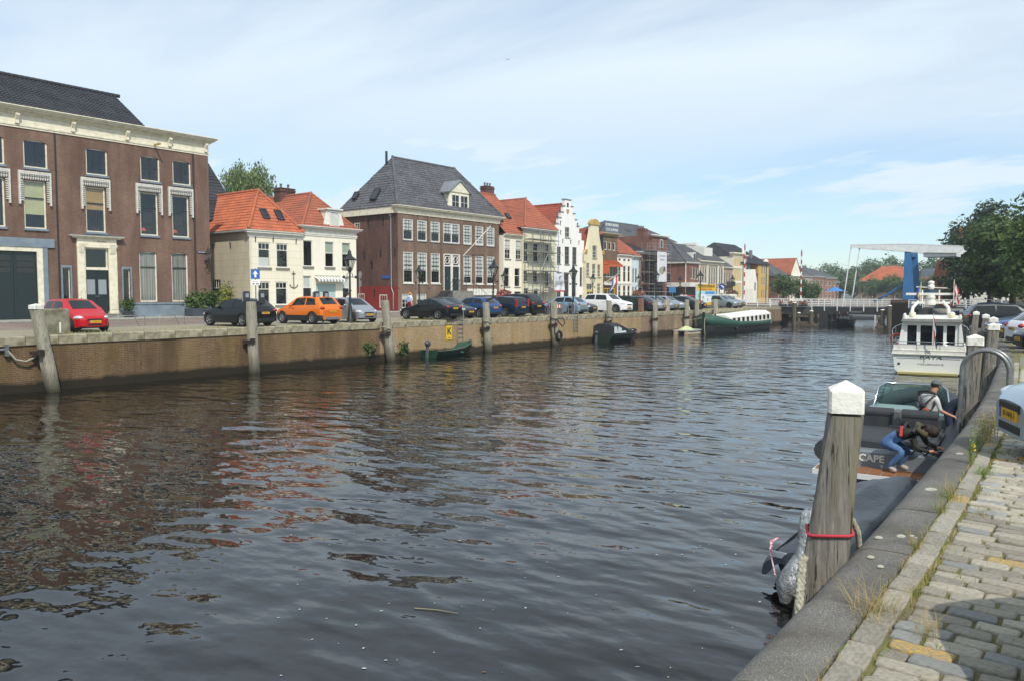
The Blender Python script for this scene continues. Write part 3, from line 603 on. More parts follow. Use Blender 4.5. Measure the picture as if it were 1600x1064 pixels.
# garage with lintel and grey-blue posts
rbox(b1, 'garage_lintel', BLUEGREY, Y(14.5), Y(22.05), -.1, .0, 4.64, 5.2); rbox(b1, 'garage_post', BLUEGREY, Y(21.34), Y(21.62), -.07, .05, 0, 4.64)
mb = MB(); mb.box(gar[1]-.02, Y(21.34), -.04, .05, 0, 4.5); mb.box(gar[0], Y(21.34), -.045, .05, 4.36, 4.64); mb.build('garage_frame', CREAM, b1)
for k in range(4):
    x0 = gar[0]+(gar[1]-gar[0])*k/4; x1 = x0+(gar[1]-gar[0])/4-.02; mb = MB(); mb.box(x0,x1,.1,.16,.02,4.36); 
    for zz in (.25, 1.5): mb.box(x0+.12,x1-.12,.085,.1,zz,zz+1.1)
    d = mb.build('garage_door', GLAZE, b1)
    for zz in (3.0, 3.38, 3.76): MB().box(x0+.16,x1-.16,.08,.099,zz,zz+.3).build('door_window', GLASS_DK, d)
mb = MB(); mb.box(Y(26.12), 19.06, -.14, 0, 0, .92); mb.box(Y(26.12), 19.06, -.19, 0, .92, 1.05); mb.build('plinth', BLUEGREY, b1)
rbox(b1, 'pilaster', B_BROWN, Y(31.95), 19.06, -.06, 0, 1.05, 12.05)
mb = MB(); mb.box(Y(32.0),Y(32.65),-.12,-.1,4.72,4.86); s_ = mb.build('street_name_plate', mat('navy_enamel', '#1c2f63', .35), b1); MB().box(Y(32.05),Y(32.6),-.124,-.121,4.77,4.81).build('plate_lettering', WHITE, s_)
# small red table lamps behind the middle windows
REDSHADE = mat('red_lamp_shade', '#b8402f', .7)
for n_, yy in (('first floor window third from the drain pipe corner', 28.15), ('first floor window nearest the drain pipe corner', 30.5)):
    mb = MB(); mb.lathe([(.02,0),(.02,.25)], 8); mb.lathe([(.1,0),(.08,.03)], 8); t = thing('table_lamp', 'small red shaded table lamp in the %s' % n_, 'lamp', (-55.32, yy, Q+5.92)); mb.build('stem', IRON, t)
    MB().lathe([(.17,.22),(.16,.3),(.07,.44)], 10).build('lamp_shade', REDSHADE, t)
# ------------------------------------------------ gable behind B1 and the tree behind B2 come with the trees
g = house('dark brick gable end of a house behind the beige house', -58.5, 37.0)
mb = MB(); mb.T = None; P = [(0,2,0),(0,13,0),(0,13,7.5),(0,6.2,14.3),(0,2.2,9.6)]; mb.prism(P, (4,0,0)); mb.build('gable_wall', B_OLD, g); mb = MB(); tiles(mb, (-.2,.6,8.3), (4.2,.6,8.3), (4.2,6.2,14.4), (-.2,6.2,14.4), tw=.3, th=.45, seg=2); mb.build('roof', T_BLACK, g)
g.location.y = 35.9; g.location.x = -60.5; g.scale = (1, 1, .95)
# ------------------------------------------------ B2: beige house with orange hipped roof
b2 = house('beige plastered house with bright orange tiled roof and two skylights', -55, 36.5)
o2 = [(.77,1.95,3.8,5.82),(2.5,3.68,3.8,5.82),(.7,1.88,.48,2.66),(2.36,3.56,.74,2.66)]
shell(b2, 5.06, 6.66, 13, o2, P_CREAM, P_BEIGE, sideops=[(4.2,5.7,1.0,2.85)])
for i, (a, b, c, d) in enumerate(o2):
    win(b2, a, b, c, d, cols=3, rows=1, ft=.1, split=.72, top=True, y=.05, sill=(GREYSTONE, .14, .1), cur=[(NET,.05,.4)] if i in (0,) else None)
# side window: a copy turned to the side wall
w_ = win(b2, 0, 1.5, 0, 1.85, cols=4, rows=1, ft=.09, split=.62, top=True, y=.05, sill=(GREYSTONE,.1,.08)); w_.location = (.05, 5.7, 1.0); w_.rotation_euler = (0,0,R(-90))
mb = MB(); E_ = 6.78; A_ = (2.53, 2.37, 10.3); Bk = (2.53, 14, 10.3)
tiles(mb, (-.25,-.3,E_), (5.1,-.3,E_), A_, A_); tiles(mb, (-.25,13,E_), (-.25,-.3,E_), A_, (2.53,13,10.3)); tiles(mb, (5.1,-.3,E_), (5.1,13,E_), (2.53,13,10.3), A_, seg=2)
ridge(mb, A_, (2.53,13,10.3)); ridge(mb, (-.25,-.3,E_+.06), A_); ridge(mb, (5.1,-.3,E_+.06), A_); mb.build('roof', T_ORANGE, b2)
cornice(b2, -.1, 5.0, 6.22, [(.22,.06),(.1,.16),(.16,.28),(.06,.36)], WHITE, 'gutter_board', s0=True); rbox(b2, 'side_gutter', mat('grey_gutter', '#9b9c9a', .5), -.36, -.12, -.2, 13, 6.62, 6.76)
vv = Vector((2.53,2.37,10.3))-Vector((2.53,-.3,E_)); skylight(b2, (1.95,.72,8.16), (1,0,0), vv, .62, 1.05); skylight(b2, (3.35,.72,8.16), (1,0,0), vv, .62, 1.05)
mb = MB(); mb.cyl((.08,-.08,.1),(.08,-.08,6.2),.05,n=8); mb.build('downpipe', mat('white_pipe', '#d5d3cc', .4), b2)
for x in (.55, 2.2, 4.45): anchor(b2, x, 6.0 if x != 2.2 else 6.05, .42)
mb = MB(); mb.tube([(4.15,-.04,3.55),(4.15,-.04,2.2)],.03,6); mb.tube([(3.75,-.04,2.45),(3.85,-.04,2.25),(4.15,-.04,2.13),(4.45,-.04,2.25),(4.55,-.04,2.45)],.03,6); mb.bar((3.98,-.04,3.35),(4.32,-.04,3.35),.05); mb.build('anchor_ornament', IRON, b2)
for yy, zz in ((2.6,5.6),(5.2,5.6)): 
    a = anchor(b2, 0, zz, .5); a.location = (-.03, yy, zz); a.rotation_euler = (0,0,R(-90))
# ------------------------------------------------ B3: white house with dormer
b3 = house('white plastered house with a white dormer in its orange roof', -55, 41.58)
o3 = [(.1,1.08,4.0,6.2),(2.4,3.38,4.0,6.2),(4.28,5.26,4.0,6.2),(-.02+.06,.9,.02,3.2),(1.36,3.52,.55,2.55),(4.3,5.12,.6,3.15)]
shell(b3, 5.92, 6.7, 12, o3, P_CREAM2)
for i in (0,1,2): win(b3, *o3[i], cols=1, rows=1, ft=.07, split=.56 if i else None, y=.05, sill=(GREYSTONE,.14,.12), cur=[(mat('sage_blind', '#a9b3a3', .8),.52,.97,'blind')] if i else None)
mb = MB(); a, b, c, d = o3[3]; mb.box(a,b,.1,.15,.0,2.1); dd = mb.build('door', BLACK, b3); win(b3, a, b, 2.15, 3.2, cols=1, rows=1, ft=.08, y=.06, cur=[(NET,.05,.95)])
a, b, c, d = o3[4]; mb = MB(); mb.box(a,b,.08,.14,c,d)
for i in range(9): mb.box(a,b,.07,.08,c+.22*i,c+.22*i+.19)
mb.build('roller_shutter', mat('pale_teal_shutter', '#a9c0bd', .6), b3)
win(b3, *o3[5], cols=1, rows=1, ft=.07, split=.62, y=.06, cur=[(NET,.62,.97)])
mb = MB()
n = 18; x0, x1 = 1.2, 4.25
for i in range(n): 
    a = x0+(x1-x0)*i/n; b = x0+(x1-x0)*(i+1)/n
    mb.prism([(a,-.02,3.15),(a,-.62,2.9),(a,-.62,2.72),(a,-.6,2.72),(a,-.6,2.86),(a,-.02,3.1)], (b-a,0,0), i % 2)
mb.build('striped_awning', [mat('white_canvas', '#e4e3dd', .9), mat('grey_canvas', '#8c8f90', .9)], b3)
rbox(b3, 'shop_fascia', P_CREAM2, 1.2, 4.0, -.06, .0, 3.25, 3.5)
cornice(b3, 0, 5.92, 6.62, [(.14,.06),(.1,.1),(.3,.05),(.1,.2),(.12,.36),(.06,.46)], WHITE, s0=True, s1=True, ret=.3)
mb = MB(); A_ = (2.95, 2.55, 10.6); E_ = 7.35; tiles(mb, (-.1,-.2,E_), (6.0,-.2,E_), A_, A_); tiles(mb, (-.1,13,E_), (-.1,-.2,E_), A_, (2.95,13,10.6)); tiles(mb, (6.0,-.2,E_), (6.0,13,E_), (2.95,13,10.6), A_, seg=2)
ridge(mb, A_, (2.95,13,10.6)); ridge(mb, (-.1,-.2,E_+.06), A_); ridge(mb, (6.0,-.2,E_+.06), A_); mb.build('roof', T_ORANGE2, b3)
mb = MB(); mb.box(2.75,4.2,.05,2.6,7.35,9.0); mb.box(2.6,4.35,-.15,2.6,9.0,9.12); dm = mb.build('dormer', WHITE, b3)
mb = MB(); mb.prism([(2.75,.06,8.95),(2.75,.06,7.2),(2.2,.06,7.2)], (0,.1,0)); mb.prism([(4.2,.06,8.95),(4.2,.06,7.2),(4.75,.06,7.2)], (0,.1,0)); mb.build('dormer_cheek', WHITE, dm)
w_ = win(b3, 2.95, 4.0, 7.6, 8.88, cols=1, rows=1, ft=.06, y=-.03, glass=GLASS, cur=[(NET,.05,.95)]); w_.parent = dm
chimney(b3, 2.4, 4.0, 6.2, 7.2, 9.6, 11.3, B_OLD)
# ------------------------------------------------ B4: brown brick mansion with grey hipped roof
b4 = house('broad brown brick mansion with grey hipped roof, white dormer and tall sash windows', -53.8, 51.5)
Y = lambda y: y - 51.5
WX = [(52.2,53.52),(54.1,55.42),(55.94,57.26),(57.74,60.2),(60.75,62.07),(62.64,63.96),(64.5,65.82)]
SASHG = mat('dark_green_sash', '#39443d', .5)
u4 = [(Y(a), Y(b), 6.74, 8.75) for a, b in WX]; g4 = [(Y(a), Y(b), 2.68 if i != 3 else 2.0, 5.66) for i, (a, b) in enumerate(WX)]
c4 = [(Y(52.0),Y(53.4),.3,1.68),(Y(53.95),Y(55.3),.3,1.68),(Y(61.6),Y(66.0),.05,1.9)]
sd4 = [(1.45,2.55,.35,1.6),(4.65,5.65,.5,1.7),(5.25,6.1,7.75,8.6),(3.5,3.85,4.05,4.75)]
shell(b4, 15.05, 9.2, 7.75, u4+g4+c4, B_RED, B_OLD, sideops=sd4)
for i, o in enumerate(u4): win(b4, *o, cols=3, rows=6, ft=.11, bw=.028, barm=SASHG, split=.47, mid=(i == 3), y=.04, sill=(LEAD,.07,.06), cur=[(NET,.42 if i < 4 else .03,.97)])
for i, o in enumerate(g4):
    if i == 3: continue
    win(b4, *o, cols=3, rows=7, ft=.11, bw=.028, barm=SASHG, split=.58, y=.04, sill=(WHITE,.1,.08), cur=[(NET,.4 if i < 3 else .25,.97)])
GREEND = mat('dark_green_paint', '#20302b', .4)
for i in (0,1): win(b4, *c4[i], cols=3, rows=3, ft=.09, bw=.028, y=.05, cur=[(NET,.55,.97)])
a, b, c, d = c4[2]; mb = MB(); mb.box(a,b,.1,.16,c,d-.4); 
for k in range(5): mb.box(a+.1+k*.86,a+.8+k*.86,.09,.1,c+.1,d-.5)
mb.build('basement_door', GLAZE, b4); rbox(b4, 'basement_lintel', WHITE, a-.3, b+.1, -.06, .1, d-.4, d+.28)
# double entrance
a, b, c, d = g4[3]; mb = MB(); mb.box(a,a+.12,-.02,.12,c,d); mb.box(b-.12,b,-.02,.12,c,d); mb.box((a+b)/2-.14,(a+b)/2+.14,-.02,.12,c,d); mb.box(a,b,-.018,.12,d-.1,d); mb.box(a,b,-.018,.12,d-1.25,d-1.12); mb.build('entrance_frame', WHITE, b4)
for x0, x1 in ((a+.12,(a+b)/2-.14),((a+b)/2+.14,b-.12)):
    mb = MB(); mb.box(x0,x1,.06,.12,c,d-1.25)
    for z_ in (.12,.9,1.5): mb.box(x0+.14,x1-.14,.045,.06,c+z_,c+z_+(.6 if z_ != 1.5 else .75))
    dd = mb.build('door', GREEND, b4); MB().ell(((x0+x1)/2,.03,c+1.2),(.04,.03,.08),8,4).build('handle', STEEL, dd)
    cx, cz = (x0+x1)/2, d-.61; mb = MB()
    mb.tube([(cx+.36*math.cos(t),.05,cz+.36*math.sin(t)) for t in [2*PI*k/20 for k in range(20)]],.045,6,closed=True)
    for s in (-1,1):
        for q in (-1,1): mb.bar((cx+s*.26,.05,cz+q*.26),(cx+s*.46,.05,cz+q*.48),.05); mb.tube([(cx+s*.1,.05,cz+q*.0),(cx+s*.2,.05,cz+q*.2),(cx+s*.3,.05,cz+q*.1)],.03,5)
    f = mb.build('round_tracery', WHITE, b4); MB().poly([(x0,.09,d-1.12),(x1,.09,d-1.12),(x1,.09,d-.1),(x0,.09,d-.1)]).build('pane', GLASS, f)
for y in (51.62, 53.8, 55.67, 57.5, 60.46, 62.35, 64.22, 66.1):
    rbox(b4, 'pilaster', B_RED, Y(y)-.1, Y(y)+.1, -.07, 0, 2.2, 9.2)
cornice(b4, 0, 15.05, 9.2, [(.12,.08),(.34,.12),(.08,.24),(.12,.42),(.06,.5)], CREAM, s0=True, s1=True, ret=.3); rbox(b4, 'side_cornice', CREAM, -.3, .02, .31, 8.0, 9.2, 9.82)
mb = MB(); E_ = 9.85; rl = (3.1, 3.85, 15.15); rr_ = (12.1, 3.85, 15.15); m4 = 3.85
tiles(mb, (-.35,-.4,E_), (15.35,-.4,E_), rr_, rl, tw=.27, th=.33); tiles(mb, (-.35,8.1,E_), (-.35,-.4,E_), rl, rl, tw=.27, th=.33); tiles(mb, (15.35,-.4,E_), (15.35,8.1,E_), rr_, rr_, seg=2); tiles(mb, (15.35,8.1,E_), (-.35,8.1,E_), rl, rr_, seg=2)
ridge(mb, rl, rr_); ridge(mb, (-.35,-.4,E_+.05), rl); ridge(mb, (15.35,-.4,E_+.05), rr_); mb.build('roof', T_GREY, b4)
# dormer with pediment
x0, x1 = Y(58.85), Y(61.75); mb = MB(); zb = 10.1; mb.box(x0,x1,.1,3.0,zb,zb+1.85); dm = mb.build('dormer', CREAM, b4); ap = 13.0; mx_ = (x0+x1)/2
mb = MB(); mb.prism([(x0-.1,.0,zb+1.85),(x1+.1,.0,zb+1.85),(mx_,.0,ap)], (0,.25,0)); mb.build('pediment', CREAM, dm)
mb = MB(); mb.prism([(x0-.3,-.1,zb+1.72),(mx_,-.1,ap+.08),(mx_,-.1,ap+.22),(x0-.3,-.1,zb+1.86)], (0,3.2,0)); mb.prism([(x1+.3,-.1,zb+1.72),(mx_,-.1,ap+.08),(mx_,-.1,ap+.22),(x1+.3,-.1,zb+1.86)], (0,3.2,0)); mb.build('dormer_roof', LEAD, dm)
mb = MB(); mb.prism([(x0,.12,zb+1.9),(x0,.12,zb-.05),(x0-.45,.12,zb-.05),(x0-.2,.12,zb+.7)], (0,.12,0)); mb.build('dormer_scroll', CREAM, dm)
for k in (0,1): w_ = win(b4, x0+.2+k*1.32, x0+1.38+k*1.32, zb+.12, zb+1.6, cols=2, rows=2, ft=.08, y=.04, glass=GLASS_DK); w_.parent = dm
vv = Vector(rl)-Vector((-.35,3.85,E_)); uu = (0,-1,0); skylight(b4, (.33,6.2,11.3), uu, vv, .6, .8); skylight(b4, (.30,3.3,11.2), uu, vv, .8, 1.3)
mb = MB(); mb.cyl((2.6,4.2,14.4),(2.6,4.2,15.7),.12,n=8); mb.build('flue', IRON, b4); mb = MB(); mb.cyl((13.6,3.0,11.6),(13.6,3.0,13.6),.12,n=8); mb.cyl((13.6,3.0,13.6),(13.6,3.0,13.75),.22,n=8); mb.build('flue', STEEL, b4)
mb = MB(); mb.tube([(-.08,.8,9.3),(-.1,.8,9.0),(-.1,.8,2.3),(-.1,.7,2.0),(-.1,.55,1.8),(-.1,.55,.2)],.06,8); mb.box(-.2,-.02,.68,.92,8.9,9.2); mb.build('downpipe', STEEL, b4)
mb = MB(); mb.box(-.035,.0,-.03,7.75,0,2.38); mb_ = mb
# red painted base of the side wall, cut round the two openings
mb = MB(); q = MB(); q.T = Matrix(((0,1,0,-.03),(-1,0,0,7.75),(0,0,1,0),(0,0,0,1))); wallgrid(q, 7.75, 2.38, [(7.75-b_, 7.75-a_, c_, d_) for a_, b_, c_, d_ in sd4[:2]], 0, 0, .03, .002); q.poly([(0,-.0,2.38),(7.75,-.0,2.38),(7.75,.03,2.38),(0,.03,2.38)]); q.build('red_base', REDPAINT, b4)
for i, (a, b, c, d) in enumerate(sd4[:3]):
    w_ = win(b4, 0, b-a, 0, d-c, cols=3 if i < 2 else 2, rows=3, ft=.1, bw=.03, y=0); w_.location = (-.02 if i < 2 else .03, b, c); w_.rotation_euler = (0,0,R(-90))
for yy, zz in ((1.9,8.5),(4.0,8.5),(2.3,5.5),(4.6,5.4),(.35,5.6),(.3,8.7),(3.2,1.75),(.6,1.9)):
    a = anchor(b4, 0, zz, .8); a.location = (-.04 if zz > 2.4 else -.07, yy, zz); a.rotation_euler = (0,0,R(-90))
mb = MB(); mb.box(-.06,-.035,1.0,2.2,3.1,3.4); mb.build('street_name_plate', mat('blue_enamel', '#3a55a0', .35), b4)
mb = MB(); mb.bar((9.2,-.0,5.55),(11.0,-2.2,8.6),.07); mb.build('flag_pole', WHITE, b4)
# steps with railing in front of the entrance
st = house('dark stone entrance steps with iron railings in front of the brick mansion', -53.8, 51.5, 'entrance_steps', 'steps')
mb = MB(); a, b = Y(57.5), Y(60.6)
mb.box(a,b,-1.5,-.03,0,1.95); mb.build('landing', GREYSTONE, st); mb = MB()
for k in range(8): mb.box(a-.3*(k+1), a-.3*k-.002, -1.45, -.06, 0, 1.95-.24*(k+1)+.24*.9)
mb.build('stair_flight', mat('dark_step_stone', '#4c4d4e', .8, col2='#3a3b3c', vs=4), st)
mb = MB(); mb.box(b,b+3.2,-1.2,-.05,0,1.25); mb.box(b-.05,b+3.3,-1.3,-.03,1.25,1.35); mb.build('side_porch', mat('pale_stone', '#b9bab8', .8, col2='#9a9b99', vs=3), st)
mb = MB(); mb.box(b+.8,b+1.9,-1.25,-1.2,.2,1.1); mb.build('hatch', BLACK, st)
mb = MB()
for y_ in (-1.45,):
    for x in (a,a+1,a+2,b): mb.cyl((x,y_,1.95),(x,y_,3.0),.025,n=6); mb.ell((x,y_,3.05),(.05,.05,.06),6,4)
    mb.tube([(a-2.4,y_,.9),(a,y_,2.95),(b,y_,2.95),(b+2.2,y_,1.6)],.025,6); mb.tube([(a-2.4,y_,.5),(a,y_,2.5),(b,y_,2.5)],.018,6)
    for k in range(6): x = a-.4*k; mb.cyl((x,y_,1.95-.32*k),(x,y_,2.95-.34*k),.018,n=5)
    for k in range(5): x = b+.45*k; mb.cyl((x,y_,1.3),(x,y_,2.95-.28*k),.018,n=5)
mb.build('railing', IRON, st)
# ================================================================== further houses of the far quay
FG = GLASS_DK
SILLG = (GREYSTONE, .1, .07)
def gable_sides(root, Wd, depth, z0, apex, m, ov=.2, tw=.3, seg=2, xm=None, front=True):
    """saddle roof, ridge running into the block; returns nothing"""
    xm = xm if xm is not None else Wd/2; mb = MB()
    tiles(mb, (-ov,depth,z0), (-ov,0.15,z0), (xm,0.15,apex), (xm,depth,apex), tw=tw, seg=seg); tiles(mb, (Wd+ov,0.15,z0), (Wd+ov,depth,z0), (xm,depth,apex), (xm,0.15,apex), tw=tw, seg=seg)
    ridge(mb, (xm,.15,apex), (xm,depth,apex)); mb.build('roof', m, root)
# B5 white with steep orange roof
b5 = house('narrow white house with steep orange roof between the brick mansion and the scaffold', -53.3, 66.75)
o5 = [(.05-.0,.0,0,0)][:0] + [(.2,1.2,5.45,7.55),(2.15,3.15,5.45,7.55),(.1,1.05,2.45,4.5),(1.95,2.95,2.43,4.47),(.3,1.2,.05,1.9),(1.9,3.1,.05,1.9)]
shell(b5, 3.85, 8.0, 10, o5, P_CREAM2)
for o in o5[:2]: win(b5, *o, cols=2, rows=4, ft=.07, y=.05, split=.5, sill=SILLG, cur=[(NET,.55,.97)])
for o in o5[2:4]: win(b5, *o, cols=1, rows=1, ft=.06, y=.06, split=.6, sill=SILLG)
for o in o5[4:]: mb = MB(); mb.box(o[0],o[1],.08,.14,o[2],o[3]); mb.box(o[0]+.1,o[1]-.1,.06,.08,.4,1.6); mb.build('door', GLAZE, b5)
mb = MB(); tiles(mb, (0,-.3,8.15), (3.85,-.3,8.15), (3.85,4.4,13.0), (0,4.4,13.0)); tiles(mb, (3.85,9,8.15), (0,9,8.15), (0,4.4,13.0), (3.85,4.4,13.0), seg=2); ridge(mb, (0,4.4,13.0), (3.85,4.4,13.0)); mb.prism([(3.83,-.2,8.0),(3.83,9,8.0),(3.83,4.4,12.9)], (.1,0,0), 1); mb.build('roof', [T_ORANGE2, B_OLD], b5)
cornice(b5, 0, 3.85, 7.85, [(.12,.08),(.12,.25),(.06,.34)], CREAM)
v5 = (0,4.7,4.85); skylight(b5, (.8,1.2,9.85), (1,0,0), v5, .6, .8); skylight(b5, (2.9,1.7,10.35), (1,0,0), v5, .6, .8)
chimney(b5, 2.6, 4.0, 4.6, 5.5, 11.2, 13.9, B_OLD, 3)
# B6 cream house behind the scaffold
b6 = house('cream plastered house behind scaffolding with hipped orange roof', -53, 69.9)
o6 = [(.05,.85,5.25,7.4),(1.8,2.75,5.3,7.38),(4.1,4.95,5.35,7.38),(.05,.8,3.0,4.25),(1.85,2.7,2.9,4.25),(4.1,4.9,2.5,4.3),(.1,1.0,.05,2.3),(2.0,2.9,.4,2.2)]
P_RUST = plaster('grooved_cream_stucco', '#ddd8bd', '#b6b092', .4, (9, .36))
shell(b6, 6.3, 8.6, 12, o6, P_RUST)
for o in o6[:-2]: win(b6, *o, cols=2, rows=3, ft=.07, y=.05, split=.6, glass=FG, sill=SILLG)
for o in o6[-2:]: win(b6, *o, cols=1, rows=1, ft=.08, y=.06, glass=FG)
cornice(b6, 0, 6.3, 8.55, [(.2,.1),(.16,.25),(.1,.4)], mat('weathered_white_wood', '#d2cfc4', .6, col2='#a8a498', vs=4), s0=True)
mb = MB(); A_ = (5.2, 3.6, 12.95); E_ = 9.05; tiles(mb, (-.2,-.35,E_), (6.5,-.35,E_), A_, A_); tiles(mb, (-.2,12,E_), (-.2,-.35,E_), A_, (5.2,12,12.95)); tiles(mb, (6.5,-.35,E_), (6.5,12,E_), (5.2,12,12.95), A_, seg=2); ridge(mb, A_, (5.2,12,12.95)); ridge(mb, (-.2,-.35,E_+.05), A_); mb.build('roof', T_ORANGE2, b6)
mb = MB(); mb.T = Matrix.Translation((1.55,1.75,9.75)); mb.box(-.75,.75,-.1,1.8,-.6,.05); d6 = mb.build('dormer', GREYSTONE, b6); q = MB(); q.poly([(.85,1.6,9.3),(2.25,1.6,9.3),(2.25,1.6,9.75),(.85,1.6,9.75)]); q.build('pane', FG, d6)
# B7 white stepped gable
b7 = house('white house with tall stepped gable and dark coping on each step', -53, 76.2)
Y = lambda y: y - 76.2
steps = [(Y(75.95),8.4),(Y(76.3),9.85),(Y(76.72),10.6),(Y(77.22),11.3),(Y(77.72),12.05),(Y(78.02),12.85),(Y(79.36),12.85),(Y(79.4),12.1),(Y(79.8),11.3),(Y(80.26),10.6),(Y(80.64),9.85),(Y(81.2),9.15),(Y(81.55),8.3),(Y(82.0),7.5),(Y(82.3),6.6)]
steps[0] = (0.0, 8.4)
o7 = [(.25,1.05,5.18,7.2),(1.88,2.85,5.18,7.28),(3.52,4.45,5.18,7.3),(.3,1.1,1.3,4.07),(1.7,2.8,1.3,4.07),(3.42,4.38,1.2,4.2),(5.2,5.75,2.5,4.9),(5.1,5.75,.05,1.5)]
shell(b7, 6.1, 7.6, 12, o7, P_WHITE, top=False)
mb = MB(); lo = 7.6
segs = [(0,Y(76.72),9.85),(Y(76.72),Y(77.22),10.6),(Y(77.22),Y(77.72),11.3),(Y(77.72),Y(78.02),12.05),(Y(78.02),Y(79.36),12.85),(Y(79.36),Y(79.8),12.1),(Y(79.8),Y(80.26),11.3),(Y(80.26),Y(80.64),10.6),(Y(80.64),Y(81.2),9.85),(Y(81.2),Y(81.7),9.15),(Y(81.7),6.1,8.2)]
tw_ = (Y(78.12), Y(79.12), 8.4, 9.62)
for a, b, z in segs:
    for c, d in ((a,b),):
        cuts = sorted({c, d, *[v for v in tw_[:2] if c < v < d]})
        for e, f in zip(cuts[:-1], cuts[1:]):
            if tw_[0] <= (e+f)/2 <= tw_[1]: mb.box(e,f,0,.35,lo,tw_[2]); mb.box(e,f,0,.35,tw_[3],z)
            else: mb.box(e,f,0,.35,lo,z)
mb.build('stepped_gable', P_WHITE, b7)
mb = MB()
for a, b, z in segs[:-1]: mb.box(a-.08,b+.08,-.07,.42,z,z+.1)
mb.build('gable_coping', LEAD, b7)
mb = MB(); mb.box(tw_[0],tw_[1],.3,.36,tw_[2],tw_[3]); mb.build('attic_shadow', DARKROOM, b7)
win(b7, *tw_, cols=2, rows=2, ft=.07, y=.05, glass=FG, sill=SILLG)
for o in o7[:3]: win(b7, *o, cols=2, rows=4, ft=.06, y=.06, split=.5, glass=FG, sill=SILLG, fm=mat('grey_sash', '#77756f', .5))
for o in o7[3:7]: win(b7, *o, cols=1, rows=1, ft=.06, y=.08, split=.68, glass=FG, fm=mat('grey_sash', '#77756f', .5))
for o in o7[3:6]: rbox(b7, 'window_hood', GREYSTONE, o[0]-.08, o[1]+.08, -.1, 0, o[3]+.05, o[3]+.15)
mb = MB(); o = o7[7]; mb.box(o[0],o[1],.08,.14,o[2],o[3]); mb.build('door', DKGREY, b7)
for x, z in ((.9,10.0),(4.6,10.0),(1.4,7.9),(3.1,7.9),(4.9,7.9),(.95,8.9)): anchor(b7, x, z, .55)
mb = MB(); mb.prism([(2.2,-.06,11.75),(2.7,-.06,11.75),(2.7,-.06,11.45),(2.45,-.06,11.2),(2.2,-.06,11.45)], (0,.05,0)); mb.build('gable_shield', mat('faded_shield', '#b08d6a', .6), b7); rbox(b7, 'hoist_opening', BLACK, 2.3, 2.65, -.02, .01, 12.0, 12.5)
mb = MB(); tiles(mb, (-.1,12,8.4), (-.1,.3,8.4), (2.5,.3,12.45), (2.5,12,12.45), seg=4); tiles(mb, (6.1,.3,8.0), (6.1,12,8.0), (2.5,12,12.45), (2.5,.3,12.45), seg=2); ridge(mb, (2.5,.3,12.45), (2.5,12,12.45)); mb.build('roof', T_RED, b7)
# B8 pale yellow bell gable
b8 = house('pale yellow house with curved bell gable and mustard crest', -52.5, 82.0)
Y = lambda y: y - 82.0
o8 = [(Y(83.5),Y(84.4),6.08,7.66),(Y(82.12),Y(82.84),3.8,5.45),(Y(83.46),Y(84.24),3.7,5.37),(Y(84.7),Y(85.42),3.74,5.34),(Y(82.15),Y(83.5),.05,2.9),(Y(84.65),Y(85.44),1.4,2.93)]
shell(b8, 4.0, 5.6, 11, o8, P_YEL, top=False)
prof = [(-.12,5.6),(-.12,6.85),(.15,7.0),(.35,7.5),(.6,8.4),(.85,9.2),(1.0,9.9),(1.0,10.2),(2.9,10.2),(2.9,9.9),(3.0,9.2),(3.2,8.5),(3.5,7.6),(3.75,7.0),(4.12,6.85),(4.12,5.6)]
a, b, c, d = o8[0]; mb = MB()
left = [p for p in prof if p[0] <= a]; 
mb.prism([(x,0,z) for x, z in prof if x <= 1.0] + [(a,0,10.2),(a,0,5.6)], (0,.3,0)); mb.prism([(b,0,5.6),(b,0,10.2)] + [(x,0,z) for x, z in prof if x >= 2.9], (0,.3,0)); mb.box(a,b,0,.3,5.6,c); mb.box(a,b,0,.3,d,10.2); mb.build('bell_gable', P_YEL, b8)
MUST = mat('mustard_stone', '#c3a55c', .7, col2='#a0884c', vs=6)
mb = MB(); mb.prism([(.85,-.1,10.2),(3.05,-.1,10.2),(3.05,-.1,10.4)] + [(1.95+1.0*math.cos(t),-.1,10.4+.55*math.sin(t)) for t in [PI*k/10 for k in range(1,10)]] + [(.85,-.1,10.4)], (0,.45,0)); mb.build('gable_crest', MUST, b8)
for x in (-.0, 4.0): 
    mb = MB(); mb.tube([(x+.22*math.cos(t)*(1-t/14),-.03,6.8+.3*math.sin(t)*(1-t/14)) for t in [.5*k for k in range(16)]], .09, 6); mb.build('scroll', MUST, b8)
for i, o in enumerate(o8): win(b8, *o, cols=2 if i < 4 else 3, rows=3 if i < 5 else 2, ft=.07, y=.06, split=.55 if i < 4 else .75, glass=FG, sill=SILLG if i < 4 else None, cur=[(NET,.5,.97)] if i in (0,2) else None)
mb = MB(); o = o8[4]; mb.box(o[0]+.05,o[1]-.05,.02,.07,.05,2.1); mb.build('door', mat('yellow_door_paint', '#cdb95a', .5), b8)
for k in (0, 1): MB().box(o[0]+.18+k*.6,o[0]+.62+k*.6,.0,.02,1.2,1.9).build('door_window', FG, b8)
mb = MB(); tiles(mb, (.15,11,6.9), (.15,.3,6.9), (1.95,.3,9.9), (1.95,11,9.9), seg=4); tiles(mb, (3.9,.3,6.9), (3.9,11,6.9), (1.95,11,9.9), (1.95,.3,9.9), seg=2); mb.build('roof', T_RED, b8)
mb = MB(); mb.cyl((.5,4,9),(.5,4,13),.09,n=8); mb.build('flue', IRON, b8)
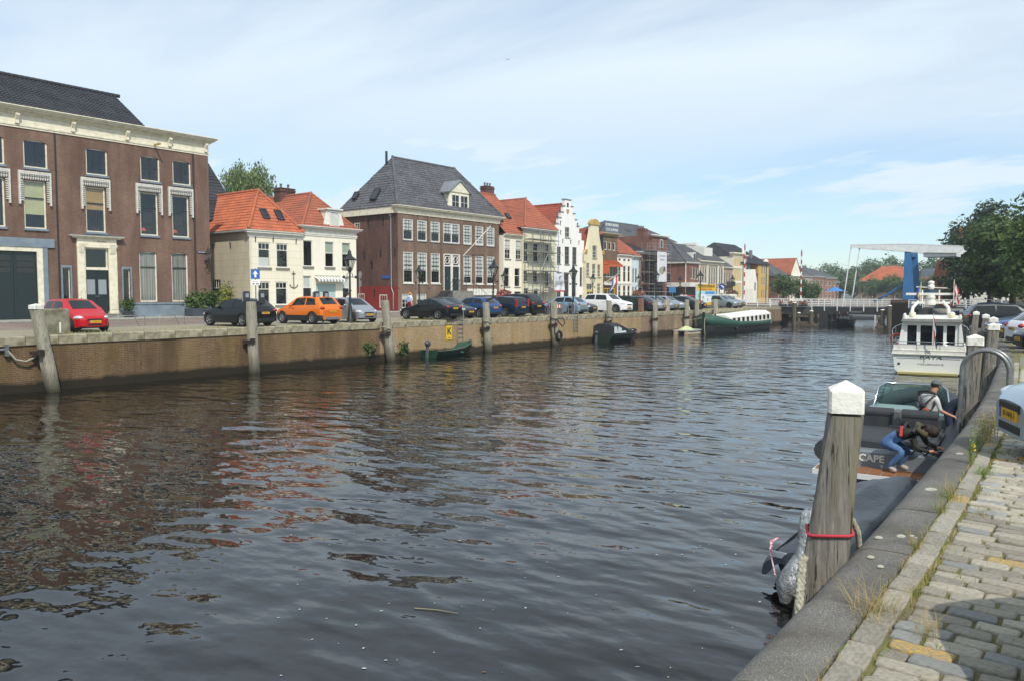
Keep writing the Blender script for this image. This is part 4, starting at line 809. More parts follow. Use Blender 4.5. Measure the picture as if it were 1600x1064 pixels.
# B9 brown house with roof sign
b9 = house('brown brick house with lettered sign on its flat roof and orange awnings', -52.5, 86.0)
o9 = [(.25,.95,7.25,8.38),(1.35,2.02,7.25,8.3),(2.38,3.05,7.23,8.26),(.2,3.35,3.78,5.2),(.2,3.0,.3,2.4)]
shell(b9, 3.55, 9.2, 10, o9, brick('tan_brown_brick', '#6d5a46', '#7d6a55', '#7a6c5c', dirt='#5c4b3a'), side=mat('dark_slate_cladding', '#3f4149', .7))
for o in o9[:3]: win(b9, *o, cols=1, rows=1, ft=.1, y=.05, glass=FG)
win(b9, *o9[3], cols=4, rows=1, ft=.09, bw=.1, y=.05, glass=FG)
SHOPY = mat('yellow_shop_frame', '#d7a72a', .5)
win(b9, *o9[4], cols=3, rows=1, ft=.14, bw=.1, y=.03, glass=FG, fm=SHOPY); rbox(b9, 'shop_sign', WHITE, .1, 2.0, -.25, -.15, 2.75, 3.2)
ORC = mat('orange_canvas', '#c2623a', .9, col2='#ad5634', vs=4)
def awning(root, x0, x1, z0, z1, out, m, name='awning'):
    mb = MB(); mb.add([(x0,-.02,z1),(x1,-.02,z1),(x1,-out,z0+.25),(x0,-out,z0+.25)], [(3,2,1,0),(0,1,2,3)]); mb.box(x0,x1,-out-.02,-out,z0,z0+.25); mb.poly([(x0,-.02,z1),(x0,-out,z0+.25),(x0,-.02,z0+.25)]); mb.poly([(x1,-.02,z1),(x1,-.02,z0+.25),(x1,-out,z0+.25)]); return mb.build(name, m, root)
awning(b9, .1, 3.45, 5.1, 5.95, .9, ORC); mb = MB(); mb.box(.05,.1,-.9,0,4.2,5.3); mb.build('awning_side', ORC, b9)
cornice(b9, 0, 3.55, 9.05, [(.15,.1),(.12,.3),(.08,.42)], mat('ochre_cornice', '#b8a878', .6), s0=True, s1=True)
sg = house('grey roof sign with white capital letters on top of the brown house', -52.3, 86.05, 'roof_sign', 'sign', z=Q+9.42)
mb = MB(); mb.box(0,3.5,0,.08,0,1.45); mb.build('sign_board', mat('slate_sign_board', '#5e6d7c', .6), sg); mb = MB()
for x in (.3,1.75,3.2): mb.bar((x,.08,1.3),(x,1.2,.0),.06)
mb.build('sign_strut', IRON, sg)
lettering('BOEREN BENEN', .46, WHITE, sg, (1.75,-.01,1.03), (R(90),0,0), sx=.98, bold=.012); lettering("T.Z.N. KOETING", .42, WHITE, sg, (1.75,-.01,.42), (R(90),0,0), sx=.98, bold=.012)
# B10 white with green tinge + orange roof, two adjoining fronts
b10 = house('white fronted house with orange roof and tall narrow windows', -52.5, 89.55)
WX = [(.3,1.0),(1.55,2.3),(2.75,3.45)]
o10 = [(a,b,z0,z1) for a, b in WX for z0, z1 in ((3.2,5.35),(.5,2.75))] + [(a,b,5.9,6.3) for a, b in WX]
shell(b10, 3.75, 6.7, 9, o10, P_CREAM2)
for o in o10: win(b10, *o, cols=1, rows=1, ft=.08, y=.05, split=.66 if o[3]-o[2] > 1 else None, glass=FG)
cornice(b10, 0, 3.75, 6.55, [(.15,.1),(.12,.25)], WHITE); rbox(b10, 'band_course', WHITE, 0, 3.75, -.06, 0, 2.9, 3.08)
mb = MB(); A_ = (3.6,4.2,10.0); tiles(mb, (-.1,-.3,6.9), (3.85,-.3,6.9), A_, (-.1,4.2,10.0)); ridge(mb, (-.1,4.2,10), A_); mb.build('roof', T_ORANGE2, b10)
skylight(b10, (1.6,1.5,8.2), (1,0,0), (0,4.5,3.1), .5, .9)
b10b = house('pale blue white house front with tall windows beside the scaffolded brick house', -52.5, 93.3)
o10b = [(.3,.8,3.1,5.1),(1.05,1.6,3.1,5.1),(.3,.8,.4,2.6),(1.05,1.6,.4,2.6)]
shell(b10b, 2.0, 6.5, 9, o10b, plaster('pale_blue_plaster', '#c9d6da', '#a9b6bb', .3))
for o in o10b: win(b10b, *o, cols=1, rows=2, ft=.07, y=.05, glass=FG)
cornice(b10b, 0, 2.0, 6.4, [(.15,.1),(.12,.3),(.08,.4)], WHITE); mb = MB(); tiles(mb, (-.3,-.3,6.8), (2.2,-.3,6.8), (2.2,4.2,9.8), (-.3,4.2,9.8)); mb.build('roof', T_ORANGE2, b10b)
# B11 big dark roof behind
b11 = house('large building with dark hipped roof rising behind the orange roofed shops', -60.5, 103.0)
shell(b11, 18.5, 10.2, 12, [], P_CREAM2); mb = MB(); rl = (6.2,6,13.3); r2 = (17.0,6,13.3)
tiles(mb, (-.6,-.5,10.2), (19,-.5,10.2), r2, rl, tw=.35, th=.4); tiles(mb, (-.6,12.5,10.2), (-.6,-.5,10.2), rl, rl, tw=.35, th=.4); tiles(mb, (19,-.5,10.2), (19,12.5,10.2), r2, r2, tw=.35, th=.4, seg=2); ridge(mb, rl, r2); ridge(mb, (19,-.5,10.25), r2); mb.build('roof', T_GREY, b11)
cornice(b11, -.3, 18.8, 9.9, [(.2,.2),(.2,.5)], mat('pale_gutter', '#d8d5cb', .6)); skylight(b11, (7.5,2.4,11.55), (1,0,0), (0,6.5,3.1), .9, .8)
# B12 brick house with scaffold and banner
b12 = house('red brick house half hidden by grey scaffolding and a tall banner', -52.8, 95.35)
o12 = [(.5,1.0,3.6,6.3),(1.4,2.2,3.2,6.2),(3.2,3.7,3.3,6.0),(5.2,6.2,3.3,6.0),(.6,1.8,.4,2.6),(3.0,4.2,.3,2.5),(5.0,7.4,.2,2.6)]
shell(b12, 8.9, 7.2, 10, o12, BRICKRED); 
for o in o12[:5]: win(b12, *o, cols=1, rows=2, ft=.09, y=.05, glass=FG)
for o in o12[5:]: win(b12, *o, cols=2, rows=1, ft=.08, y=.05, glass=FG, fm=DKGREY)
cornice(b12, 0, 8.9, 7.1, [(.15,.1),(.12,.3),(.08,.42)], WHITE, s0=True); mb = MB(); mb.box(4.3,8.9,.0,6,7.45,9.9); mb.build('upper_storey', BRICKRED, b12); cornice(b12, 4.3, 8.9, 9.7, [(.15,.1),(.15,.35)], WHITE, s0=True, s1=True)
w_ = win(b12, 6.6, 7.5, 8.2, 9.4, cols=1, rows=1, ft=.08, y=-.05, glass=FG)
mb = MB(); tiles(mb, (0,-.2,7.4), (4.3,-.2,7.4), (4.3,4,8.9), (0,4,8.9)); mb.build('roof', T_BLACK, b12)
chimney(b12, 8.2, 9.4, 3.5, 4.6, 9.9, 11.2, BRICKRED, 2)
# B13 grey roofed brick building on the street corner
b13 = house('red brown brick corner building with grey pyramid roof and white canopy', -53, 110.7)
o13 = [(1.95,2.66,3.9,5.75),(2.97,3.69,3.85,5.72),(4.0,4.65,3.85,5.62),(.4,4.4,.1,2.6)]
shell(b13, 4.8, 6.35, 9, o13, BRICKRED, sideops=[(3.3,6.2,3.4,5.5),(.5,8.0,.1,2.5)])
for o in o13[:3]: win(b13, *o, cols=1, rows=1, ft=.09, y=.05, glass=FG)
MB().box(.45,4.35,.1,.16,.1,2.6).build('garage_door', DKGREY, b13)
mb = MB(); mb.box(.08,.14,.55,7.95,.12,2.48); mb.build('shop_front', DKGREY, b13); mb = MB(); mb.box(.06,.1,3.35,6.15,3.42,5.48); mb.build('window', GLASS_DK2, b13)
for a, b, c, d in ((3.3,6.2,5.48,5.58),(3.3,6.2,3.32,3.42)): mb = MB(); mb.box(-.04,.1,a,b,c,d); mb.build('sill', WHITE, b13)
mb = MB(); mb.box(-.05,.05,2.5,2.9,3.2,4.6); mb.build('shutter', GREEND, b13)
mb = MB(); mb.box(-1.2,4.8,-1.4,-.01,2.7,3.35); mb.box(-1.2,-.01,-.005,7.0,2.7,3.35); mb.build('canopy', WHITE, b13)
mb = MB(); A_ = (2.6,4.0,10.1); B2_ = (2.6,6.0,10.1); tiles(mb, (-.3,-.3,6.5), (5.0,-.3,6.5), A_, A_, tw=.35, th=.4); tiles(mb, (-.3,9.2,6.5), (-.3,-.3,6.5), A_, B2_, tw=.35, th=.4); tiles(mb, (5.0,-.3,6.5), (5.0,9.2,6.5), B2_, A_, tw=.35, th=.4, seg=2); ridge(mb, (-.3,-.3,6.5), A_); ridge(mb, (5.0,-.3,6.5), A_); ridge(mb, A_, B2_); mb.build('roof', T_GREY, b13)
cornice(b13, 0, 4.8, 6.25, [(.14,.1),(.12,.3)], WHITE, s0=True); rbox(b13, 'side_gutter', WHITE, -.3, -.0, .03, 9, 6.3, 6.5); mb = MB(); mb.cyl((.0,-.08,0),(.0,-.08,6.25),.07,n=8); mb.build('downpipe', WHITE, b13)
mb = MB(); mb.add([(-.05,4.0,2.9),(-.05,6.6,2.9),(-1.3,6.6,1.7),(-1.3,4.0,1.7)], [(0,1,2,3),(3,2,1,0)]); mb.box(-1.32,-1.3,4,6.6,1.5,1.7); mb.build('awning', ORC, b13)
d13 = MB(); d13.box(3.6,4.5,.4,2.0,6.9,8.1); dm = d13.build('dormer', WHITE, b13); MB().poly([(3.7,.38,7.0),(4.4,.38,7.0),(4.4,.38,7.9),(3.7,.38,7.9)]).build('pane', FG, dm)
# B14 beige with pilasters
b14 = house('long grey beige house with white pilasters and decorated cornice', -53, 115.55)
cols = [.6,1.5,2.4, 4.0,4.9,5.8,6.7, 7.9,8.7]
o14 = [(x,x+.55,3.2,5.9) for x in cols] + [(x,x+.55,.5,2.5) for x in cols]
shell(b14, 9.5, 6.6, 10, o14, plaster('taupe_plaster', '#a89a86', '#847869', .4), mrev=WHITE)
for o in o14: win(b14, *o, cols=1, rows=2, ft=.07, y=.04, glass=FG)
for x in (.1,3.2,7.4,9.3): rbox(b14, 'pilaster', WHITE, x-.12, x+.14, -.1, 0, 0, 6.4)
cornice(b14, 0, 9.5, 6.3, [(.15,.1),(.3,.14),(.15,.35)], CREAM); mb = MB()
for k in range(24): mb.box(.1+k*.39,.3+k*.39,-.2,-.1,6.42,6.6)
mb.build('cornice_dentil', GREYSTONE, b14)
mb = MB(); tiles(mb, (0,-.3,6.95), (9.5,-.3,6.95), (9.5,5,9.8), (0,5,9.8), tw=.35, th=.4); mb.prism([(0,-.2,6.9),(0,5,9.75),(0,9,6.9)], (-.1,0,0), 1); mb.build('roof', [T_GREY, T_RED], b14)
mb = MB(); mb.prism([(4.6,1.2,7.7),(4.6,4.6,9.5),(4.6,4.6,9.6),(4.6,1.2,9.3)], (.15,0,0)); mb.box(4.75,8.0,1.3,4.4,7.6,9.2); dm = mb.build('dormer', WHITE, b14)
mb = MB(); mb.box(-.4,9.5,-.35,-.3,3.0,3.1); 
for k in range(6): mb.bar((.1+1.8*k,-.33,3.05),(.1+1.8*k,0,3.3),.05)
mb.build('sign_rail', IRON, b14)
# B15 narrow taupe house
b15 = house('narrow taupe house with small balcony next to the cream house', -53, 125.1)
o15 = [(.4,.95,3.2,5.2),(1.4,1.95,3.2,5.2),(2.5,3.05,3.2,5.2),(.4,.95,.4,2.4),(1.4,1.95,.4,2.4),(2.5,3.05,.4,2.4)]
shell(b15, 3.9, 6.0, 10, o15, plaster('warm_taupe_plaster', '#a3937f', '#80725f', .4))
for o in o15: win(b15, *o, cols=1, rows=2, ft=.07, y=.04, glass=FG)
cornice(b15, 0, 3.9, 5.85, [(.15,.1),(.12,.3)], CREAM); mb = MB(); tiles(mb, (0,-.2,6.1), (3.9,-.2,6.1), (3.9,4.5,9.2), (0,4.5,9.2), tw=.35, th=.4); mb.build('roof', T_GREY, b15)
mb = MB(); mb.box(.2,3.7,-.6,0,2.9,3.0); mb.box(.2,3.7,-.62,-.58,3.0,3.7); mb.build('balcony', DKGREY, b15)
chimney(b15, 1.0, 2.2, 5.5, 8.0, 8.2, 10.3, P_WHITE, 0)
# B16 tall cream house with shutters
b16 = house('tall cream house with yellow shutters in three rows', -53, 129.05)
SHUT = mat('yellow_shutter', '#d2b468', .6)
o16 = [(.35+k*.95,.35+k*.95+.42,z0,z1) for k in range(4) for z0, z1 in ((6.4,7.8),(3.88,5.9),(1.0,3.3))]
P_C3 = plaster('ivory_plaster', '#e6dfc8', '#c4bb9f', .3); shell(b16, 4.2, 8.0, 10, o16, P_C3)
for o in o16:
    win(b16, *o, cols=1, rows=2, ft=.06, y=.04, glass=FG)
    for x in (o[0]-.2, o[1]+.0): link('shutter', cached(('shut',round(o[3]-o[2],2)), lambda: MB().box(0,.19,-.05,0,0,o[3]-o[2]).mesh(SHUT)), b16, (x,-.003,o[2]))
cornice(b16, 0, 4.2, 8.0, [(.3,.08),(.2,.2),(.2,.4)], P_C3, s0=True, s1=True, ret=.5); rbox(b16, 'band_course', WHITE, 0, 4.2, -.07, 0, 3.45, 3.7); rbox(b16, 'band_course', WHITE, 0, 4.2, -.07, 0, 6.0, 6.2)
# B17 and others to the bridge
b17 = house('slim grey stone house with ornate top beside the tall cream house', -53, 133.3)
o17 = [(.3,.75,5.6,7.2),(1.2,1.65,5.6,7.2),(.3,.75,3.0,4.8),(1.2,1.65,3.0,4.8),(.3,.75,.6,2.3),(1.2,1.65,.6,2.3)]
shell(b17, 2.1, 8.2, 9, o17, plaster('ash_stone', '#9b9184', '#786f64', .5)); [win(b17, *o, cols=1, rows=2, ft=.07, y=.04, glass=FG) for o in o17]; cornice(b17, 0, 2.1, 8.1, [(.15,.1),(.15,.3)], CREAM); mb = MB(); mb.lathe([(.3,0),(.36,.3),(.2,.5),(.28,.9),(.05,1.2)], 8, (1.0,.3,8.4)); mb.build('finial', CREAM, b17)
b17b = house('red brick shop with dormer in front of the black roofed yellow building', -53, 135.4)
o17b = [(.5,1.2,3.0,4.4),(2.0,2.7,3.0,4.4),(3.6,4.3,3.0,4.4),(.5,4.5,.3,2.4)]
shell(b17b, 5.2, 5.2, 9, o17b, BRICKRED); [win(b17b, *o, cols=1, rows=1, ft=.08, y=.04, glass=FG) for o in o17b]; mb = MB(); tiles(mb, (0,-.2,5.2), (5.2,-.2,5.2), (5.2,3.5,7.4), (0,3.5,7.4), tw=.35, th=.4); mb.build('roof', T_RED, b17b); mb = MB(); mb.box(1.4,2.6,.4,2.5,5.6,7.3); dm = mb.build('dormer', LEAD, b17b)
b18 = house('mustard yellow building under a huge black roof near the bridge', -53, 140.8)
YEL = plaster('mustard_plaster', '#c9a95e', '#a48845', .4); o18 = [(1.9+k*1.1,2.5+k*1.1,z,z+1.6) for k in range(3) for z in (.8,3.2,5.2)]
shell(b18, 5.4, 7.0, 14, o18, YEL); [win(b18, *o, cols=1, rows=2, ft=.08, y=.04, glass=FG) for o in o18]
mb = MB(); rl = (1.0,6,10.9); r2 = (3.4,6,10.9); tiles(mb, (-8.5,-.3,7.0), (5.7,-.3,7.0), r2, (-6,6,10.9), tw=.4, th=.45); tiles(mb, (5.7,-.3,7.0), (5.7,12,7.0), r2, r2, tw=.4, th=.45, seg=2); tiles(mb, (-8.5,12,7.0), (-8.5,-.3,7.0), (-6,6,10.9), (-6,6,10.9), tw=.4, th=.45, seg=2); mb.build('roof', T_BLACK, b18)
for x in (-3.2,.2): mb = MB(); mb.box(x,x+.5,1.4,1.9,7.6,9.6); mb.build('roof_vent', LEAD, b18)
wg = house('white wedge shaped gable of a small shop beside the bridge', -51.3, 134.0); mb = MB(); mb.prism([(0,0,0),(1.9,0,0),(1.9,0,3.6),(.9,0,5.9),(.55,0,5.9),(0,0,2.5)], (0,4,0)); mb.build('wall', P_WHITE, wg); mb = MB(); mb.box(.7,1.1,-.03,.0,2.2,3.6); mb.build('window', FG, wg)
# ------------------------------------------------ scaffolds
def scaffold(label, X, y0, xs, levels, deep, rails=2, planks=True, diag=()):
    t = house(label, X, y0, 'scaffold', 'scaffolding'); H = levels[-1]+1.1
    for x in xs:
        for yy in (-deep, -.15):
            mb = MB(); mb.cyl((x,yy,0),(x,yy,H),.03,n=6); mb.build('upright', STEEL, t)
    for z in levels:
        mb = MB()
        for yy in (-deep,-.15): mb.cyl((xs[0]-.2,yy,z),(xs[-1]+.2,yy,z),.025,n=5)
        for k in range(rails): mb.cyl((xs[0]-.2,-deep,z+.5*(k+1)),(xs[-1]+.2,-deep,z+.5*(k+1)),.022,n=5)
        for x in xs: mb.cyl((x,-deep-.1,z),(x,-.05,z),.025,n=5)
        mb.build('rail', STEEL, t)
        if planks: MB().box(xs[0],xs[-1],-deep+.05,-.2,z+.03,z+.08).build('walkway', mat('scaffold_plank', '#8f8a7c', .8), t)
    for a, b in diag: mb = MB(); mb.cyl(a, b, .025, n=5); mb.build('brace', STEEL, t)
    # ladder frame
    mb = MB(); x = xs[len(xs)//2]
    for s in (-.25,.25): mb.cyl((x+s,-deep*.5,0),(x+s,-deep*.5,H-.5),.022,n=5)
    for k in range(int(H/.35)): mb.cyl((x-.25,-deep*.5,.3+.35*k),(x+.25,-deep*.5,.3+.35*k),.016,n=4)
    mb.build('ladder', STEEL, t); return t
scaffold('aluminium scaffold tower in front of the cream house with grooved stucco', -52.98, 70.0, [0,1.5,3.0,3.5,5.0], [2.0,4.2,6.3,7.7], 1.2, diag=[((3.0,-1.2,8.4),(6.0,-1.2,6.0)),((3.4,-1.2,5.2),(6.0,-1.2,2.9)),((.2,-1.2,.2),(1.4,-1.2,2.0)),((1.6,-1.2,4.2),(2.9,-1.2,6.2))])
scaffold('grey scaffold with many decks against the red brick house', -52.78, 96.4, [0,1.6,3.2,4.8,6.4], [1.9,3.0,4.6,6.2,7.6], 1.3, planks=True)
WCLOTH = mat('white_banner_cloth', '#e2e3e6', .9, col2='#c3c5ca', vs=2.5); REDC = mat('red_hem', '#b8434f', .9); GREYINK = mat('grey_ink', '#8c9096', .8)
bn = house('white cloth banner with red hem hung on the scaffold of the cream house', -51.72, 74.0, 'banner', 'banner')
mb = MB(); n = 12
for i in range(n):
    for j in range(6):
        f = lambda a, b: (2.1*a/n, -.08*math.sin(a*.9+b*.5)*(b/6+.3), 4.15-2.1*b/6-.18*math.sin(PI*a/n)*(1-b/6))
        mb.add([f(i,j),f(i,j+1),f(i+1,j+1),f(i+1,j)], [(0,1,2,3)], 0, True)
mb.build('cloth', WCLOTH, bn); MB().box(0,2.1,-.06,-.03,1.88,2.06).build('hem', REDC, bn); lettering('BOGO', .52, GREYINK, bn, (1.05,-.16,2.95), (R(90),0,0), bold=.02); mb = MB(); mb.prism([(.95,-.15,3.3),(1.05,-.15,3.3),(1.35,-.15,3.75),(.95,-.15,3.75)], (0,.02,0)); mb.build('printed_mark', GREYINK, bn)
mb = MB(); mb.cyl((0,.05,1.7),(0,.05,4.3),.03,n=6); mb.build('pole', STEEL, bn)
bn = house('tall white advertising banner with grey lettering fixed to the brick house scaffold', -50.9, 97.6, 'banner', 'banner')
mb = MB(); mb.box(0,2.75,-.03,.03,3.3,7.45); mb.build('cloth', WCLOTH, bn); lettering('Centrum', .5, GREYINK, bn, (1.38,-.045,6.9), (R(90),0,0)); lettering('Invest', .5, GREYINK, bn, (1.38,-.045,6.4), (R(90),0,0))
mb = MB(); mb.prism([(.5,-.05,4.6),(1.4,-.05,4.3),(2.5,-.05,4.8),(2.4,-.05,5.2),(1.9,-.05,5.5),(1.3,-.05,5.4),(.6,-.05,5.2)], (0,.015,0)); mb.prism([(1.6,-.055,4.7),(2.4,-.055,4.9),(2.2,-.055,5.5),(1.8,-.055,5.2)], (0,.004,0), 1); mb.build('printed_picture', [mat('sand_print', '#9c9884', .8), mat('dark_print', '#4b4f5a', .8)], bn)
# flag
fl = house('red white and blue flag hanging from a pole on the brown house front', -52.5, 86.0, 'flag', 'flag')
mb = MB(); mb.bar((.0,0,2.9),(1.9,-1.3,4.3),.05); mb.build('pole', WHITE, fl)
FL = [mat('flag_red', '#c23a3c', .8), mat('flag_white', '#e8e6e2', .8), mat('flag_blue', '#3a559c', .8)]
for k in range(3):
    mb = MB()
    for i in range(6):
        f = lambda a, b: (1.8-.55*b-.13*a, -1.25+.1*math.sin(a*1.1+b), 4.2-.28*b*1.2-.26*a)
        mb.add([f(i,k),f(i+1,k),f(i+1,k+1),f(i,k+1)], [(0,1,2,3)], 0, True)
    mb.build('flag_stripe', FL[k], fl)
# ================================================================== drawbridge across the canal at Y = 100
BW = mat('bridge_white_paint', '#ebebe8', .45, col2='#d8d9d6', vs=3); BB = mat('bridge_blue_paint', '#3972a6', .45, col2='#31659a', vs=3, rnd=0)
DECKD = mat('dark_bridge_steel', '#24272b', .5, col2='#363533', vs=3); PIER = brick('bridge_pier_brick', '#5b4a41', '#6c594e', '#6b6055', dirt='#42372f', dirt_lo=('#17170e', .5, '#4d4a30'))
WOODW = mat('weathered_wet_wood', '#6b6150', .9, col2='#4a4336', vs=4, stretch=(3,3,.4), bump=.4, bs=14); ASPH = mat('asphalt', (.06,.06,.06), .9)
br = thing('drawbridge', 'drawbridge with white balance beam, blue portal and white railings across the canal', 'bridge', (0,100,Q))
mb = MB(); mb.box(-52,-30.6,0,9,-.32,.0); mb.build('approach_deck', ASPH, br); mb = MB(); mb.box(-38.3,-30.6,-.05,0,-.88,-.02); mb.box(-52,-30.62,.0,8.9,-.85,-.33); mb.build('deck_girder', mat('grey_girder', '#5c5a54', .7, col2='#45433e', vs=2), br)
mb = MB(); mb.box(-30.55,-21.6,-.02,8.9,-.85,-.02); mb.build('lifting_leaf', DECKD, br); mb = MB(); mb.box(-30.5,-21.6,-.05,8.8,-.015,.0); mb.build('leaf_surface', ASPH, br)
mb = MB(); mb.box(-19.8,-5,0,9,-.7,-.002); mb.build('right_deck', ASPH, br)
mb = MB(); mb.box(-26.6,-24.7,-.045,-.025,-.58,-.5); mb.build('name_plate', mat('grey_plate', '#8d9296', .5), br)
# piers
mb = MB(); mb.box(-21.58,-19.8,-.6,9.4,-4.3,.97); mb.build('brick_pier', PIER, br); mb = MB(); mb.box(-29.85,-28.8,.0,9,-4.3,-.86); mb.build('steel_pier', DECKD, br)
mb = MB(); mb.cyl((-28.35,.3,-2.2),(-28.35,.3,-.9),.18,n=8); mb.box(-28.9,-27.9,.1,.5,-1.7,-1.55); mb.build('pier_strut', DECKD, br)
mb = MB(); mb.box(-37.6,-35.15,1,9,-4.2,-.87); mb.box(-33.85,-32.7,2.5,9,-4.2,-.87); mb.build('abutment_recess', DECKD, br); mb = MB(); mb.box(-35.1,-33.9,2.5,9,-4.2,-.88); mb.build('abutment', mat('ochre_abutment', '#8f7a4c', .9, col2='#6e5d3c', vs=2), br)
# railings
def rail(x0, x1, y, h, bars, posts, lowpost=0.0, name='railing'):
    mb = MB(); n = max(1, round((x1-x0)/posts))
    for k in range(n+1):
        x = x0+(x1-x0)*k/n; mb.box(x-.045,x+.045,y-.05,y+.05,-lowpost if k % 1 == 0 else 0,h)
    for b in bars: mb.box(x0,x1,y-.03,y+.03,h*b-.03,h*b+.03)
    return mb.build(name, BW, br)
rail(-39.3,-30.9,-.02,.98,(.25,.5,.75,.99),1.6); rail(-30.7,-21.6,-.12,.97,(.2,.47,.74,.99),1.5,.45); rail(-30.7,-21.6,8.9,.97,(.2,.47,.74,.99),1.5,.1); rail(-39.3,-30.9,8.9,.97,(.3,.6,.99),1.6); rail(-19.75,-12.5,-.05,.95,(.25,.5,.75,.99),1.4); rail(-19.75,-12.5,8.9,.95,(.3,.6,.99),1.4)
# blue portal: two tapered towers joined at the top
for y in (1.2, 4.6):
    mb = MB(); mb.loft([[(-20.62,y-.4,.0),(-19.35,y-.4,.0),(-19.35,y+.4,.0),(-20.62,y+.4,.0)],[(-20.6,y-.4,1.5),(-19.55,y-.4,1.5),(-19.55,y+.4,1.5),(-20.6,y+.4,1.5)],[(-20.55,y-.32,6.9),(-19.95,y-.32,6.9),(-19.95,y+.32,6.9),(-20.55,y+.32,6.9)],[(-20.45,y-.3,7.25),(-20.05,y-.3,7.25),(-20.05,y+.3,7.25),(-20.45,y+.3,7.25)]])
    mb.build('portal_tower', BB, br)
mb = MB(); mb.box(-20.5,-20.0,1.5,4.3,6.0,6.6); mb.build('portal_crossbeam', BB, br); mb = MB(); mb.box(-20.62,-19.35,.79,.8,.15,.95); mb.build('hatch', mat('bridge_blue_hatch', '#285a86', .4), br)
mb = MB(); mb.bar((-20.6,4.6,3.2),(-24.6,4.6,.6),.25); mb.bar((-19.4,4.6,1.9),(-17.9,4.6,1.9),.2); mb.build('portal_strut', BB, br)
# balance: two tapering beams with cross members
for y in (.95, 4.75):
    mb = MB(); P = [(-26.6,7.62),(-20.4,7.5),(-14.6,7.05),(-14.45,6.9),(-14.9,6.35),(-15.2,6.25),(-19.6,6.45),(-20.7,6.62),(-26.6,7.3)]
    mb.prism([(x,y-.15,z) for x, z in P], (0,.3,0)); mb.prism([(-26.6,y-.17,7.62),(-20.4,y-.17,7.5),(-14.6,y-.17,7.05),(-14.6,y-.17,6.98),(-20.4,y-.17,7.42),(-26.6,y-.17,7.54)], (0,.34,0)); mb.box(-23.6,-23.55,y-.165,y+.165,7.05,7.5); mb.box(-18,-17.95,y-.165,y+.165,6.45,7.25); mb.build('balance_beam', BW, br)
mb = MB()
for x, z in ((-26.45,7.46),(-24.8,7.35),(-22.5,7.2)): mb.box(x-.09,x+.09,1.1,4.6,z-.12,z+.12)
mb.build('beam_crossbar', BW, br)
mb = MB(); mb.box(-18.6,-15.3,1.1,4.6,5.9,6.75); mb.build('counterweight', BW, br)
for y in (.95, 4.75): mb = MB(); mb.cyl((-26.5,y,7.4),(-27.35,y,.05),.07,n=8); mb.build('hanger_rod', BW, br)
# flower boxes
def leafball(mb, c, r, n, sz, mats=2, flat=.7):
    for k in range(n):
        d = RNG.normal(size=3); d /= np.linalg.norm(d); rr = RNG.random()**.4; p = Vector((c[0]+d[0]*r[0]*rr, c[1]+d[1]*r[1]*rr, c[2]+d[2]*r[2]*rr))
        a = Vector(RNG.normal(size=3)).normalized(); b = a.cross(Vector(RNG.normal(size=3))).normalized(); s = sz*(.6+.8*RNG.random())
        mb.add([p-a*s, p+b*s*.5, p+a*s, p-b*s*.5], [(0,1,2,3)], int(RNG.integers(0, mats)))
PL_G = mat('plant_green', '#4c6634', .7, col2='#36502a', vs=9); PL_R = mat('red_petals', '#a8443c', .7); PL_P = mat('pink_petals', '#c58a8a', .7); PL_W = mat('pale_petals', '#d9cdb8', .7); PL_D = mat('dry_brown_leaves', '#71603f', .8)
def planterbox(label, x, w, mats, y=-.35, z=.2):
    t = thing('flower_box', label, 'flower box', (x,100+y,Q+z), group=None); MB().box(0,w,-.15,.15,-.12,.12).build('trough', DKGREY, t)
    mb = MB(); 
    for k in range(int(w*2)): leafball(mb, (.25+k*.5,0,.3), (.38,.28,.32), 90, .1, len(mats))
    mb.build('foliage', mats, t); return t
planterbox('leftmost flower box of the row of three on the bridge railing, mostly green', -34.7, .95, [PL_G,PL_G,PL_P]); planterbox('middle flower box on the bridge railing with red blooms', -33.5, 1.05, [PL_G,PL_R,PL_P]); planterbox('flower box nearest the lifting leaf on the bridge railing', -32.25, 1.05, [PL_G,PL_R,PL_D])
planterbox('long brown flower box on the bridge behind the white cruiser', -17.0, 2.2, [PL_D,PL_R,PL_G], -.4, .15); planterbox('small brown flower box on the bridge beside the brick pier', -19.2, .9, [PL_D,PL_G,PL_R], -.4, .15)
# timber fenders and mooring posts in front of the piers
def fender(label, x0, x1, y0, y1, posts):
    t = thing('timber_fender', label, 'fender', (0,0,0))
    for x, y, h, r in posts:
        mb = MB(); mb.cyl((x,y,-1.5),(x,y,h),r,r*.95,n=10); mb.cyl((x,y,h),(x,y,h+.1),r*1.05,r*.8,n=10,m=1); mb.build('post', [WOODW, WHITE], t)
    for z in (.35, 1.15): mb = MB(); mb.box(x0,x1,y0-.12,y0+.12,z-.14,z+.14); mb.build('beam', WOODW, t)
    mb = MB(); mb.box(x0-.1,x1+.1,y0-.3,y1,.0,.18); mb.build('walkway', WOODW, t)
fender('timber fender with tall white capped post under the left part of the bridge', -33.0, -30.0, 98.6, 99.8, [(-32.35,98.4,2.75,.24),(-31.9,98.7,1.5,.22),(-30.3,98.5,1.75,.24),(-32.6,99.2,1.2,.2)])
fender('timber fender with white capped post beside the brick bridge pier', -22.6, -21.7, 97.6, 100.6, [(-22.0,97.6,2.0,.24),(-21.2,97.2,2.5,.26),(-22.5,98.5,1.2,.2)])
